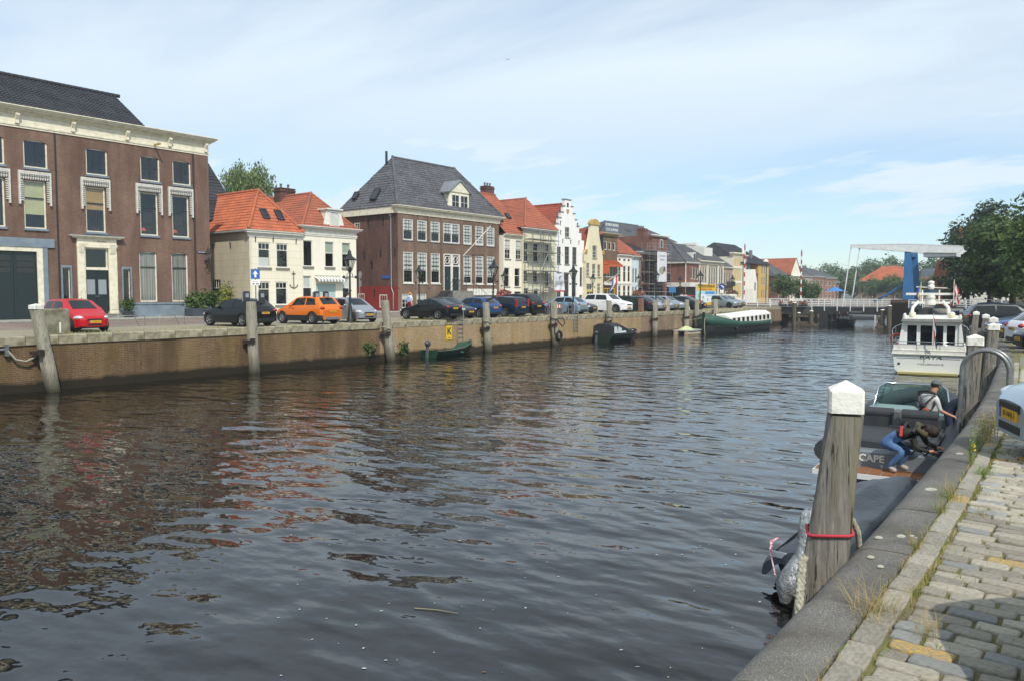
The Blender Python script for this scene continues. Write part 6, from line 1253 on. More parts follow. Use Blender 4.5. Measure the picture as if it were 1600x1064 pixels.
def pile(name, label, base, top, w, cap, m, seed, group, rot=0.0, zb=-1.8, taper=.16):
    """square timber pile from the canal bed; base = (x, y) at street level, top = (x, y, z)"""
    r = random.Random(seed); t = thing(name, label, 'mooring pile', (base[0], base[1], Q), rot, group)
    c, s = math.cos(-rot), math.sin(-rot); dx, dy = top[0]-base[0], top[1]-base[1]; tx, ty, tz = dx*c-dy*s, dx*s+dy*c, top[2]-Q
    mb = MB(); rings = []; n = 9
    for i in range(n+1):
        z = zb-Q + (tz-.24*cap-(zb-Q))*i/n; f = z/tz if tz else 0; h = w/2*(1+taper*(1-max(0,min(1.06,(z+1)/(tz+1))))); b = h*.22; cx, cy = tx*f, ty*f
        j = lambda: r.uniform(-.012,.012)*w/.25
        rings.append([(cx+u*h+j(), cy+v*h+j(), z) for u, v in ((-1,-.78),(-.78,-1),(0,-1.02),(.78,-1),(1,-.78),(1.02,0),(1,.78),(.78,1),(0,1.02),(-.78,1),(-1,.78),(-1.02,0))])
    mb.loft(rings, 0, True, (1,1)); o = mb.build('post', m, t); o.data.set_sharp_from_angle(angle=R(50))
    if cap:
        q = MB(); z0 = tz-.25; h = w/2*1.14; f = z0/tz; cx, cy = tx*f, ty*f; sq = lambda h_, z: [(cx+u*h_, cy+v*h_, z) for u, v in ((-1,-.86),(-.86,-1),(.86,-1),(1,-.86),(1,.86),(.86,1),(-.86,1),(-1,.86))]
        q.loft([sq(h,z0+.03),sq(h,z0+.175),sq(h*.97,z0+.185),sq(h*.04,z0+.245)], 0, False, (1,1)); q.build('white_cap', CAPW, t)
    else:
        q = MB(); z0 = tz-.14; f = z0/tz; q.lathe([(w*.50,z0-.02),(w*.5,z0+.08),(w*.36,z0+.14)], 8, (tx*f,ty*f,0)); q.build('pile_cap', mat('dull_zinc_cap', '#b9b5a8', .6, col2='#8c887a', vs=8), t)
    return t
NP = 'mooring piles along the near quay'
P0 = pile('mooring_pile', 'huge weathered square pile with white pyramid cap in the foreground, red rope round it', (-1.555,5.52), (-1.455,5.60,Q+1.12), .192, 1, WOODP, 1, NP, R(20), taper=.72)
for lb, b, w, zt in (('thick pile with white cap just left of the steel hoop rail', (-2.36,17.9), .27, .9), ('tall pile with white cap rising behind the steel hoop rail', (-3.12,27.4), .28, .83), ('pile with white cap directly behind the tall one by the hoop', (-4.1,36), .28, .79), ('slimmer pile with white cap left of the blue parked car', (-5.32,44), .28, .72), ('fifth pile from the hoop with white cap before the black car', (-6.6,50.7), .28, .72), ('sixth pile from the hoop near the cruiser bow', (-7.9,57.3), .28, .66), ('most distant white capped pile on the near quay before the bridge', (-9.5,66), .28, .5)):
    pile('mooring_pile', lb, b, (b[0]+.05, b[1]+.05, Q+zt), w, 1, WOODP, int(b[1]*7), NP, R(8))
STEELP = mat('dull_steel_tube', '#8b8d8c', .4, .6, col2='#6c6e6d', vs=6)
hoop = thing('quay_ladder', 'pair of bent grey steel hoop rails of the quay ladder beside the silver car', 'ladder', (XR(16.8), 16.8, Q+DZ(16.8)))
for yy in (-.3, .12):
    mb = MB(); mb.tube([(.42,yy,-.02),(.42,yy,.45)] + [(.05+.37*math.cos(t),yy,.45+.37*math.sin(t)) for t in [PI*k/14 for k in range(1,14)]] + [(-.32,yy,.45),(-.34,yy,-.6),(-.34,yy,-2.4)], .04, 10); mb.build('handrail', STEELP, hoop)
mb = MB()
for k in range(7): mb.cyl((-.34,-.3,-.35-.3*k),(-.34,.12,-.35-.3*k),.02,n=6)
mb.build('rung', STEELP, hoop)
NC = 'cars parked along the near quay'
def rcar(label, kind, p, x, y, hd, **k): return car(label, kind, p, x, y, hd, z=Q+DZ(y), group=NC, **k)
rcar('pale silver blue small car with its nose over the curb near the hoop', 'small', paint('silver_blue_car_paint', '#a7b6c0', .5), .71, 10.44, 203, front_plate='01-NHJ-2')
rcar('white car nearest the camera, only its front corner in view', 'hatch', CP['white'], 1.82, 4.60, 205, front_plate='23-KFR-9')
rcar('black car with bright headlight third along the near quay', 'hatch', CP['black'], -.9, 32.2, 203)
rcar('white hatchback with its red tail light towards the canal', 'hatch', CP['white'], -1.35, 35.0, 24, tall_tail=False)
rcar('black car half hidden by the white hatchback on the near quay', 'sedan', CP['black'], -2.0, 39.5, 203, detail=0)
rcar('mid blue car with long bonnet between the white hatchback and the piles', 'sedan', CP['blue'], -3.0, 43.6, 203, detail=0)
rcar('dark estate car right behind the mid blue one', 'wagon', CP['navy'], -3.2, 47.0, 203, detail=0)
rcar('white delivery car with high roof behind the dark cars under the trees', 'suv', CP['white'], -2.4, 52.5, 203, detail=0)
rcar('black estate car with its red tail light towards the canal under the trees', 'wagon', CP['black'], -5.6, 56.5, 22, detail=0)
rcar('grey blue car under the trees beyond the black estate car', 'hatch', CP['steel'], -7.0, 63, 180, detail=0); rcar('dark blue car nearest the bridge under the trees', 'hatch', CP['navy'], -8.8, 70.5, 180, detail=0)
# ---- grass and weeds in the joints
GR_G = leafmat('fresh_grass', '#7d9440', '#5f7a30', '#93a04e'); GR_D = leafmat('dry_grass', '#b59f63', '#9c8350', '#c9b67e')
def tuft(label, x, y, n, h, sp, dry=.5, lean=.5, seed=0, name='grass_tuft', flowers=0, stalk=False, zz=None):
    r = random.Random(seed); t = thing(name, label, 'grass', (x,y,(Q+DZ(y) if zz is None else zz)), 0, 'grass tufts and weeds in the quay joints'); A = [MB(), MB()]
    for i in range(n):
        a = r.uniform(0,2*PI); d = r.uniform(0,sp); px, py = d*math.cos(a), d*math.sin(a)*1.4; hh = h*r.uniform(.4,1.1); b = r.uniform(0,2*PI); l = lean*hh*r.uniform(.3,1.2); w = r.uniform(.0009,.0022)*(1.3 if h > .3 else 1)
        k = 0 if r.random() > dry else 1; pts = []
        for s in range(4):
            f = s/3; cx, cy, cz = px+l*f*f*math.cos(b), py+l*f*f*math.sin(b), hh*(f-.15*f*f*lean); ww = w*(1-f*.85); ex, ey = -math.sin(b)*ww, math.cos(b)*ww; pts.append(((cx-ex,cy-ey,cz-.02),(cx+ex,cy+ey,cz-.02)))
        for (p, q), (u, v) in zip(pts[:-1], pts[1:]): A[k].add([p,q,v,u], [(0,1,2,3)])
        if stalk and i % 2 == 0:
            for s in range(6): q0 = Vector((px+l*.3*math.cos(b)*s/6,py,hh*(.3+.12*s))); A[k].add([q0,q0+Vector((r.uniform(-.016,.016),r.uniform(-.016,.016),.008)),q0+Vector((r.uniform(-.01,.01),r.uniform(-.01,.01),.02))], [(0,1,2)])
    for k, m, nm in ((0,GR_G,'green_blades'),(1,GR_D,'dry_blades')):
        if A[k].f: A[k].build(nm, m, t)
    if flowers:
        q = MB()
        for i in range(flowers): q.ell((r.uniform(-.05,.05),r.uniform(-.05,.05),h*r.uniform(.35,.55)),(.012,.012,.006),6,3)
        q.build('flower', mat('yellow_petals', '#d9b92a', .7), t)
    return t
TJ = lambda y: XR(y)+.36
for i, (lb, x, y, n, h, sp, dry, lean, fl_) in enumerate((
  ('straggly dry grass tuft with long bent stems lowest on the quay edge', TJ(4.5)+.04, 4.42, 150, .24, .12, .92, 1.7, 0), ('dry tuft with seed stems in the setts beside the yellow paint patch', -.72, 4.3, 70, .16, .06, .85, 1.2, 0),
  ('small green tuft at the inner side of the curb stones', TJ(4.9)+.16, 4.86, 50, .10, .04, .3, .6, 0), ('yellow green tuft on the edge joint beside the third coping stone', TJ(5.75)+.01, 5.75, 60, .17, .045, .6, .8, 0),
  ('bushy green and dry grass tuft at the coping edge before the painted line', TJ(7.3)+.01, 7.3, 130, .22, .1, .45, .8, 0), ('low green tuft below the bushy one on the coping edge', TJ(6.75)+.01, 6.8, 70, .16, .07, .3, .7, 0),
  ('round bright green grass clump between curb and setts', TJ(8.55)+.14, 8.55, 160, .14, .11, .05, .8, 0), ('tall green weed with yellow flowers on the coping edge', TJ(9.1)-.0, 9.05, 34, .40, .035, .15, .22, 5),
  ('tall dry weed stand on the coping edge near the silver car', TJ(10.6)+.02, 10.7, 120, .42, .13, .8, .4, 0), ('dry brown weed patch on the coping edge before the hoop rail', TJ(12.2)+.05, 12.2, 130, .34, .2, .7, .6, 0),
  ('green weed with upright stem in the tall dry stand', TJ(9.9)-.01, 9.95, 30, .36, .035, .1, .2, 0), ('low weeds on the curb beside the silver car', TJ(11.4)+.28, 11.3, 160, .22, .15, .6, .7, 0),
  ('dry green grass strip along the setts behind the curb, left of the silver car', TJ(10.0)+.2, 9.9, 120, .13, .14, .5, .8, 0), ('flattened pale tuft on the setts right of the curb', TJ(7.0)+.28, 6.95, 60, .09, .08, .5, 1.0, 0),
  ('grassy strip along the coping beyond the hoop rail', TJ(19)+.1, 19, 260, .2, .3, .5, .7, 0), ('long grass strip further along the quay by the capped piles', TJ(23.5)+.15, 23.5, 260, .22, .35, .45, .7, 0), ('distant grass strip beside the black car', TJ(29)+.2, 29, 240, .24, .4, .4, .6, 0))):
    tuft(lb, x, y, n, h, sp, dry, lean, 100+i, flowers=fl_, stalk=h > .35)
q = MB(); r_ = random.Random(5)
def blade(mb, x, y, r, h, k):
    b = r.uniform(0,2*PI); l = h*r.uniform(.4,1); w = r.uniform(.0015,.003); z = Q+DZ(y)-.02
    mb.add([(x-w,y,z),(x+w,y,z),(x+l*.5*math.cos(b)+w*.7,y+l*.5*math.sin(b),z+h*.7),(x+l*.5*math.cos(b)-w*.7,y+l*.5*math.sin(b),z+h*.7),(x+l*math.cos(b),y+l*math.sin(b),z+h)], [(0,1,2,3),(3,2,4)], k)
for i in range(2600):      # moss and short grass in the sett joints, denser along the curb
    y = 3.0 + 12*r_.random()**1.3; e = XR(y); x = e+.51 + (abs(r_.gauss(0,.02)) if r_.random() < .5 else r_.uniform(0,1.4)*r_.random()); 
    if math.sin(x*9+y*3)+math.sin(y*7-x*4) > .3 or r_.random() < .25: blade(q, x, y, r_, r_.uniform(.015,.05), 0 if r_.random() < .55 else 1)
q.build('joint_grass', [GR_G, GR_D], kind='stuff')
q = MB()
for i in range(900):
    y = 2.5 + 14*r_.random(); blade(q, XR(y)+.365+r_.gauss(0,.006), y, r_, r_.uniform(.02,.07), 0 if r_.random() < .4 else 1)
q.build('edge_grass', [GR_G, GR_D], kind='stuff')
LICH = mat('pale_lichen', '#b9b6a6', .9, col2='#8f8b7a', vs=20)
for i, (dx, y, rr_) in enumerate(((.17,5.35,.022),(.24,5.95,.03),(.30,6.0,.018),(.12,5.82,.026),(.33,5.97,.012),(.2,7.55,.055),(.26,5.2,.02),(.21,9.6,.04))):
    mb = MB(); mb.lathe([(rr_,.0),(rr_*.8,.004)], 9, (0,0,0)); o = mb.build('lichen_spot', LICH, near_cope, (XR(y)+dx, y, Q+DZ(y)+.003)); o.scale = (1, 1.5, 1)
# ================================================================== people
SKIN = mat('skin', '#b98468', .6, spec=.35); HAIR = mat('brown_hair', '#3d2b20', .6, col2='#1f1611', vs=18, va=(.4,.6), bump=.8, bs=60, stretch=(1,1,.25)); 
SEG = [('pelvis','spine'),('spine','chest'),('chest','neck'),('neck','head'),('head','crown')] + [(s+a, s+b) for s in 'lr' for a, b in (('hip','knee'),('knee','ankle'),('ankle','toe'),('sho','elb'),('elb','wri'),('wri','hand'))]
RAD = dict(pelvis=.155, spine=.14, chest=.165, neck=.06, head=.095, crown=.082, hip=.095, knee=.066, ankle=.048, toe=.04, sho=.066, elb=.045, wri=.032, hand=.036)
def person(label, loc, rotz, J, cloth, scale=1.0, group=None, hair=None, cap=None, fat=1.0, finger=True):
    """J: joint -> (x, y, z); cloth: function(segment name, point) -> material index of (skin, top, trousers, shoes)"""
    t = thing('person', label, 'person', loc, rotz, group); names = list(J); idx = {n: i for i, n in enumerate(names)}
    me = bpy.data.meshes.new('body'); edges = [(idx[a], idx[b]) for a, b in SEG if a in idx and b in idx]
    edges += [(idx['chest'], idx[s+'sho']) for s in 'lr'] + [(idx['pelvis'], idx[s+'hip']) for s in 'lr']
    me.from_pydata([Vector(J[n])*scale for n in names], edges, []); o = bpy.data.objects.new('body', me); C.objects.link(o)
    mod = o.modifiers.new('skin', 'SKIN'); mod.use_smooth_shade = True; sub = o.modifiers.new('sub', 'SUBSURF'); sub.levels = sub.render_levels = 1
    sv = me.skin_vertices[0].data
    for n in names:
        k = n[1:] if n[0] in 'lr' and n[1:] in RAD else n; r = RAD[k]*scale*(fat if k not in ('head','crown','neck','hand','wri') else 1); sv[idx[n]].radius = (r, r*(.78 if k in ('chest','spine','pelvis') else 1))
        sv[idx[n]].use_root = n == 'pelvis'
    bm = bpy.data.meshes.new_from_object(o.evaluated_get(bpy.context.evaluated_depsgraph_get())); bpy.data.objects.remove(o)
    V = [v.co.copy() for v in bm.vertices]; F = [list(p.vertices) for p in bm.polygons]; mb = MB(); segs = [(a, b, Vector(J[a])*scale, Vector(J[b])*scale) for a, b in SEG if a in J and b in J]
    for f in F:
        c = sum((V[i] for i in f), Vector())/len(f); best = min(segs, key=lambda s: (c - (s[2] + (s[3]-s[2])*max(0,min(1,(c-s[2]).dot(s[3]-s[2])/max((s[3]-s[2]).length_squared,1e-6))))).length)
        mb.m.append(cloth(best[0], best[1], c)); mb.f.append(f); mb.s.append(True)
    mb.v = [tuple(v) for v in V]
    if finger:
        for s in 'lr':
            w, h = Vector(J[s+'wri'])*scale, Vector(J[s+'hand'])*scale; d = (h-w).normalized(); side = d.cross(Vector((0,0,1))); side = side.normalized() if side.length > .1 else Vector((1,0,0)); n_ = side.cross(d)
            for k, ln in enumerate((.065,.078,.072,.055)):
                p = h + side*(k-1.5)*.019*scale - d*.01; mb.tube([p, p+(d*.55-n_*.12)*ln*scale, p+(d*.85-n_*.5)*ln*scale], [.009*scale,.0085*scale,.007*scale], 6)
            p = w+(h-w)*.5; tb = side*(-1 if s == 'l' else 1); mb.tube([p, p+(tb*.6+d*.5)*.05*scale, p+(tb*.6+d*.9-n_*.3)*.075*scale], [.012*scale,.010*scale,.008*scale], 6)
    # face: nose and ears on the head
    hd, cr = Vector(J['head'])*scale, Vector(J['crown'])*scale; up = (cr-hd).normalized(); fw = Vector(J.get('_face', (0,1,0))); fw = (fw-up*fw.dot(up)).normalized(); sd = up.cross(fw)
    mb.ell(hd+fw*.105*scale+up*.02, (.014,.02,.02), 6, 4)
    for e in (-1,1): mb.ell(hd+sd*e*.092*scale+up*.02, (.012,.022,.03), 6, 4); mb.ell(hd+fw*.088*scale+sd*e*.034*scale+up*.05, (.012,.012,.008), 6, 4, 4)
    mb.ell(hd+fw*.092*scale-up*.03, (.026,.01,.008), 6, 4, 5)
    return t, mb, (hd, cr, up, fw, sd)
def finish(t, mb, mats): mb.build('body', mats + [mat('eye', (.03,.025,.02), .4), mat('lips', '#94584c', .6)], t)
def cap_on(t, H, m, r=.108, brim=True, name='cap', wide=0):
    hd, cr, up, fw, sd = H; mb = MB(); Mx = Matrix((sd, fw, up)).transposed(); c = hd + up*.055
    rings = []
    for k in range(6):
        a = PI/2*k/5; rings.append([c + Mx @ Vector((r*math.cos(a)*math.cos(q), r*1.12*math.cos(a)*math.sin(q), r*.95*math.sin(a)+.0)) for q in [2*PI*j/14 for j in range(14)]])
    mb.loft(rings, 0, True, (0,1))
    if brim: mb.loft([[c + Mx @ Vector((r*f*math.sin(q)*.95, r*1.05*math.cos(q)+ (f2), dz_)) for q in [-PI/2+PI*j/8 for j in range(9)]] for f, f2, dz_ in ((1,0,.0),(1.0,.07,-.012))], 0, True, (0,0), close=False)
    if wide: mb.lathe([(r*.98,0),(r+wide,-.02),(r+wide,-.012),(r*.98,.012)], 16, c)
    return mb.build(name, m, t)
def hair_on(t, H, m, r=.104, back=.0, ponytail=False):
    hd, cr, up, fw, sd = H; Mx = Matrix((sd, fw, up)).transposed(); mb = MB(); c = hd + up*.045 - fw*.015; mb.ell(c, (r,r*1.1,r*1.02), 12, 8, 0, Mx)
    if ponytail: mb.ell(c-up*.06-fw*.03, (r*.9,r*.85,r*.9), 10, 6, 0, Mx); mb.tube([c-fw*.09-up*.02, c-fw*.10-up*.12, c-fw*.06-up*.24], [.035,.04,.012], 7)
    return mb.build('hair', m, t)
# ================================================================== boats
def hull(mb, secs, m=0, caps=(1,1)):
    """secs: list of (y, [(half width, z) from keel to sheer])"""
    mb.loft([[(-w, y, z) for w, z in reversed(s)] + [(w, y, z) for w, z in s[1:] if True] for y, s in secs], m, True, caps, close=False)
GREYT = mat('charcoal_rib_tube', '#3a3c3f', .6, col2='#303235', vs=3); GREYP = mat('charcoal_cushion', '#35373b', .75, col2='#2b2d30', vs=5); TEAK = mat('teak_deck', '#8a5a34', .7, col2='#6d4628', vs=6, stretch=(1,8,1)); GELW = mat('white_gelcoat', '#d9dad6', .25, coat=.4); CREAMP = mat('cream_pad', '#cfc9b4', .7)
TINT = glassmat('green_tinted_windscreen', (.42,.62,.58), 1.0)
rib = thing('inflatable_boat', 'charcoal rigid inflatable boat with windscreen, grey seats and teak swim platform', 'boat', (-3.75, 16.6, 0), R(4.5))
for s in (-1, 1): mb = MB(); mb.tube([(s*1.08,.35,.66),(s*1.1,2,.66),(s*1.1,4.5,.70),(s*1.02,6.3,.80),(s*.75,7.8,.92),(s*.35,8.7,1.0),(s*.02,9.0,1.02)], [.22,.26,.27,.27,.25,.23,.22], 12); mb.build('tube', GREYT, rib)
mb = MB(); hull(mb, [(.0,[(.0,-.35),(.8,-.1),(.98,.45)]),(3,[(.0,-.4),(.85,-.1),(1.0,.5)]),(6,[(.0,-.3),(.75,.05),(.9,.6)]),(8.2,[(.0,.2),(.3,.45),(.4,.85)]),(8.9,[(.0,.75),(.05,.85),(.08,.95)])]); mb.build('hull', mat('dark_grey_gelcoat', '#43484d', .3, coat=.3), rib)
mb = MB(); mb.box(-1.0,1.0,.2,8.0,.20,.26); mb.build('deck', mat('grey_deck', '#5b5f60', .7), rib)
mb = MB(); mb.box(-1.12,1.12,-.55,.18,.34,.44); mb.build('swim_platform', GELW, rib); mb = MB()
for k in range(9): mb.box(-1.08+.24*k,-1.08+.24*k+.225,-.5,.14,.441,.455)
mb.build('teak_slat', TEAK, rib)
mb = MB(); mb.bbox(-1.02,1.02,.2,.75,.40,.78,.04); mb.build('transom_step', mat('mid_grey_gelcoat', '#70767b', .4), rib); lettering('ESCAPE', .2, WHITE, rib, (-.25,.193,.62), (R(90),0,0), bold=.006)
mb = MB(); mb.cyl((-.98,-.3,.5),(-1.0,-.3,.58),.05,n=8); 
for x in (.55,.8): mb.ell((x,.28,.82),(.06,.05,.045),8,5)
mb.build('cleat', CHROME, rib)
mb = MB(); mb.bbox(-.98,.98,.5,2.35,.6,.96,.05); mb.build('sun_pad', GREYP, rib)
for x in (-.45,.45):
    mb = MB(); mb.bbox(x-.42,x+.42,2.55,2.78,.7,1.22,.06); mb.tube([(x-.36,2.66,1.22),(x+.36,2.66,1.22)],.13,10); mb.box(x-.42,x+.42,2.78,3.3,.6,.86); mb.build('seat', GREYP, rib)
for x in (-.93,.0): mb = MB(); mb.bbox(x-.09,x+.09,2.45,2.76,.62,1.33,.04); mb.box(x-.13,x+.13,2.3,2.5,.9,.99); mb.build('seat_bracket', mat('ash_grey_bracket', '#55585c', .6), rib)
mb = MB(); mb.bbox(-.95,.15,4.25,5.2,.5,1.12,.08); mb.bbox(.15,.95,4.25,5.2,.5,1.02,.08); mb.build('console', mat('teal_grey_console', '#7e9190', .5), rib); mb = MB(); mb.box(-.8,-.05,4.2,4.26,.72,1.0); mb.build('console_recess', BLACK, rib)
wh = MB(); wh.tube([(.48+.19*math.cos(t),4.12,.98+.19*math.sin(t)) for t in [2*PI*k/18 for k in range(18)]], .018, 6, closed=True); wh.bar((.3,4.12,.98),(.66,4.12,.98),.03); wh.bar((.48,4.12,.98),(.48,4.3,.95),.03); wh.build('steering_wheel', WHITE, rib)
mb = MB(); W0 = [(-.82,4.5,1.0),(-.74,5.35,1.05),(.84,5.35,1.05),(.92,4.5,1.0)]; W1 = [(-.70,4.75,1.6),(-.58,5.05,1.66),(.66,5.05,1.66),(.8,4.75,1.6)]
for k in range(3): mb.poly([W0[k],W0[k+1],W1[k+1],W1[k]])
mb.build('windscreen', TINT, rib); mb = MB(); mb.tube([(-.82,4.45,.98),(-.71,4.72,1.6),(-.58,5.05,1.68),(.66,5.05,1.68),(.81,4.72,1.6),(.92,4.45,.98)], .022, 7); mb.build('windscreen_frame', CHROME, rib)
for s, yy in ((-1,3.6),(-1,1.7),(1,5.7)): mb = MB(); mb.ell((s*1.12,yy,.93),(.13,.32,.06),10,5); mb.build('fender_pad', CREAMP, rib)
for x, yy in ((-1.12,4.6),(1.05,5.9)):
    mb = MB(); mb.tube([(x-.06,yy-.12,.98),(x-.06,yy-.08,1.02),(x+.06,yy+.08,1.02),(x+.06,yy+.12,.98)], .012, 5); mb.tube([(x+.06,yy-.1,.97),(x-.04,yy+.1,.99)], .012, 5); mb.build('cleat', CHROME, rib)
bag = thing('bag', 'silver white bag lying on the inflatable boat console', 'bag', (-3.55, 20.6, 1.22)); mb = MB(); mb.bbox(-.16,.16,-.12,.14,-.1,.3,.06); mb.build('pouch', mat('foil_white', '#d5d8da', .35, .4), bag)
# man in grey cap, leaning towards the wall
def cl_man(a, b, c):
    if a in ('neck','head') or a[1:] in ('wri',) : return 0
    if a[1:] == 'elb' or (a[1:] == 'sho' and False): return 0
    if a[1:] == 'ankle': return 3
    if a[1:] in ('hip','knee'): return 2
    if a == 'pelvis' and c.z < 1.0: return 2
    return 1
J = dict(pelvis=(0,0,.95), spine=(.03,.08,1.12), chest=(.07,.15,1.38), neck=(.11,.22,1.58), head=(.13,.27,1.71), crown=(.14,.29,1.82), lhip=(-.11,0,.9), lknee=(-.12,.10,.5), lankle=(-.12,0,.09), ltoe=(-.13,.16,.04), rhip=(.11,0,.9), rknee=(.13,.12,.5), rankle=(.13,.02,.09), rtoe=(.15,.18,.04),
  lsho=(-.13,.14,1.47), lelb=(-.26,.20,1.2), lwri=(-.22,.38,1.08), lhand=(-.19,.46,1.06), rsho=(.27,.12,1.44), relb=(.40,.10,1.17), rwri=(.55,.28,1.06), rhand=(.61,.34,1.03), _face=(.4,.9,-.1))
def P_(J): return {k: v for k, v in J.items() if k[0] != '_'}
def mk(label, loc, rot, J, cloth, mats, **k):
    f = J.get('_face', (0,1,0)); JJ = P_(J); t, mb, H = person(label, loc, rot, {**JJ}, cloth, **k); return t, mb, H
_person = person
def person_face(J, H):
    hd, cr, up, fw, sd = H; f = Vector(J.get('_face', (0,1,0))); f = (f-up*f.dot(up)).normalized(); return (hd, cr, up, f, up.cross(f))
TEE = mat('pale_grey_tee', '#c9c9c4', .9, col2='#a9a9a5', vs=7); SHORTS = mat('grey_jeans', '#6f767c', .9, col2='#565c62', vs=6); SHOE = mat('dusty_pink_shoe', '#a99c98', .7); HARN = mat('black_harness', (.02,.02,.022), .7); ORSTRAP = mat('orange_strap', '#c8552a', .7); NAVY = mat('navy_cloth', '#151a28', .9, col2='#1d2436', vs=5); DENIM = mat('blue_denim', '#54779f', .9, col2='#3f6088', vs=6); JACKET = mat('dark_olive_jacket', '#2b2a22', .85, col2='#1e1d18', vs=5); CAPM = mat('grey_cap_cloth', '#5b6164', .9)
man, mbm, H = mk('man in pale grey shirt, grey cap and black harness vest standing in the inflatable boat', (-3.50, 19.45, .26), R(-28), J, cl_man, None, scale=.94)
finish(man, mbm, [SKIN, TEE, SHORTS, SHOE]); H = person_face(J, H); cap_on(man, H, CAPM); hair_on(man, H, HAIR, .097)
mb = MB()
mb.tube([(-.16,.24,1.44),(-.18,.08,1.54),(-.10,-.02,1.38),(.05,-.03,1.22),(.22,.02,1.16)], .022, 7); mb.tube([(.24,.26,1.40),(.26,.08,1.52),(.16,-.0,1.38),(.05,-.03,1.22),(-.1,.0,1.1)], .022, 7); mb.tube([(-.15,.05,1.58),(.1,.06,1.62),(.25,.1,1.56)],.03,7); mb.ell((.05,-.04,1.26),(.10,.04,.06),8,5); mb.tube([(-.1,-.0,1.12),(-.14,-.03,.95),(-.1,-.08,.78)],.015,6); mb.v = [(x*.94, (y-.02)*.94, z*.935) for x, y, z in mb.v]; mb.build('harness_vest', HARN, man); mb = MB(); mb.bar((.094,-.055,1.13),(.19,-.035,1.08),.07,.03); mb.build('orange_strap', ORSTRAP, man)
# woman crouching on the platform, reaching to the wall
def cl_wom(a, b, c):
    if a in ('head',) or a[1:] == 'wri': return 0
    if a == 'neck': return 0
    if a[1:] == 'ankle': return 3
    if a[1:] in ('hip','knee') or a == 'pelvis': return 2
    return 1
J = dict(pelvis=(-.32,.0,.58), spine=(-.16,.06,.72), chest=(.10,.12,.82), neck=(.28,.16,.84), head=(.41,.18,.84), crown=(.52,.19,.84), lhip=(-.33,.11,.55), lknee=(-.02,.24,.44), lankle=(-.18,.24,.09), ltoe=(-.02,.26,.04), rhip=(-.33,-.09,.55), rknee=(.04,-.10,.44), rankle=(-.22,-.12,.10), rtoe=(-.06,-.14,.04),
  lsho=(.16,.30,.84), lelb=(.26,.38,.58), lwri=(.46,.38,.52), lhand=(.54,.37,.53), rsho=(.16,-.06,.80), relb=(.28,-.10,.54), rwri=(.48,.0,.50), rhand=(.56,.03,.51), _face=(.15,-.05,-1))
wom, mbm, H = mk('woman in blue jeans and dark jacket crouching at the stern of the inflatable boat', (-3.28, 16.55, .455), R(-14), J, cl_wom, None, fat=1.2)
finish(wom, mbm, [SKIN, JACKET, DENIM, SHOE]); MB().tube([(.24,.28,.88),(.18,.16,.97),(.24,.02,.88),(.34,.06,.80),(.36,.25,.80)], .055, 8, closed=True).build('hood', mat('olive_hood', '#4a4632', .9), wom); H = person_face(J, H); hair_on(wom, H, HAIR, .104, ponytail=True)
mb = MB(); mb.tube([(.0,.3,.80),(-.02,.12,.97),(.0,-.08,.86)],.03,7); mb.tube([(.2,.18,.93),(.22,.05,.95),(.2,-.1,.84)],.035,7); mb.build('harness', HARN, wom); mb = MB(); mb.bar((-.02,-.06,.93),(.0,-.14,.74),.05,.03); mb.build('red_strap', mat('red_webbing', '#b8322a', .6), wom)
J = dict(pelvis=(0,0,.95), spine=(.08,.02,1.12), chest=(.32,.04,1.26), neck=(.48,.05,1.22), head=(.58,.05,1.14), crown=(.66,.05,1.07), lhip=(-.02,.11,.9), lknee=(.05,.12,.5), lankle=(0,.12,.09), ltoe=(.16,.14,.04), rhip=(-.02,-.10,.9), rknee=(.06,-.12,.5), rankle=(0,-.12,.09), rtoe=(.16,-.14,.04),
  lsho=(.36,.22,1.28), lelb=(.50,.26,1.02), lwri=(.66,.22,.88), lhand=(.73,.2,.85), rsho=(.36,-.14,1.26), relb=(.5,-.2,1.0), rwri=(.66,-.16,.88), rhand=(.73,-.14,.86), _face=(.6,0,-.8))
p3, mbm, H = mk('person in dark navy clothes bent over towards the quay wall behind the man', (-3.15, 20.7, .26), R(-5), J, lambda a, b, c: 0 if a in ('head','neck') or a[1:] == 'wri' else 3 if a[1:] == 'ankle' else 2 if a[1:] in ('hip','knee') else 1, None, fat=1.15)
finish(p3, mbm, [SKIN, NAVY, mat('dark_blue_jeans', '#1f2c47', .9), BLACK]); H = person_face(J, H); hair_on(p3, H, mat('dark_hair', '#241d18', .7))
# ---- tender under a dark tarpaulin
TARP = mat('slate_tarpaulin', '#3b4148', .38, spec=.45, col2='#2b3036', vs=1.5, bump=1.0, bs=4); TARPL = mat('silver_cover', '#b0b2b1', .3, .55, col2='#777a7b', vs=7, bump=1.0, bs=14)
td = thing('covered_boat', 'small boat under a dark slate tarpaulin moored at the foreground pile', 'boat', (-2.95, 10.45, 0), R(-2)); td.scale = (.86, .98, .85)
mb = MB(); hull(mb, [(0,[(0,-.2),(.6,-.05),(.82,.5)]),(1.5,[(0,-.25),(.7,-.05),(.92,.52)]),(3,[(0,-.2),(.6,.0),(.8,.58)]),(4.1,[(0,.1),(.2,.3),(.3,.66)]),(4.5,[(0,.5),(.03,.6),(.04,.7)])]); mb.build('hull', mat('black_hull', '#15171a', .35), td)
mb = MB(); nx, ny = 25, 48; g = []; r = random.Random(4)
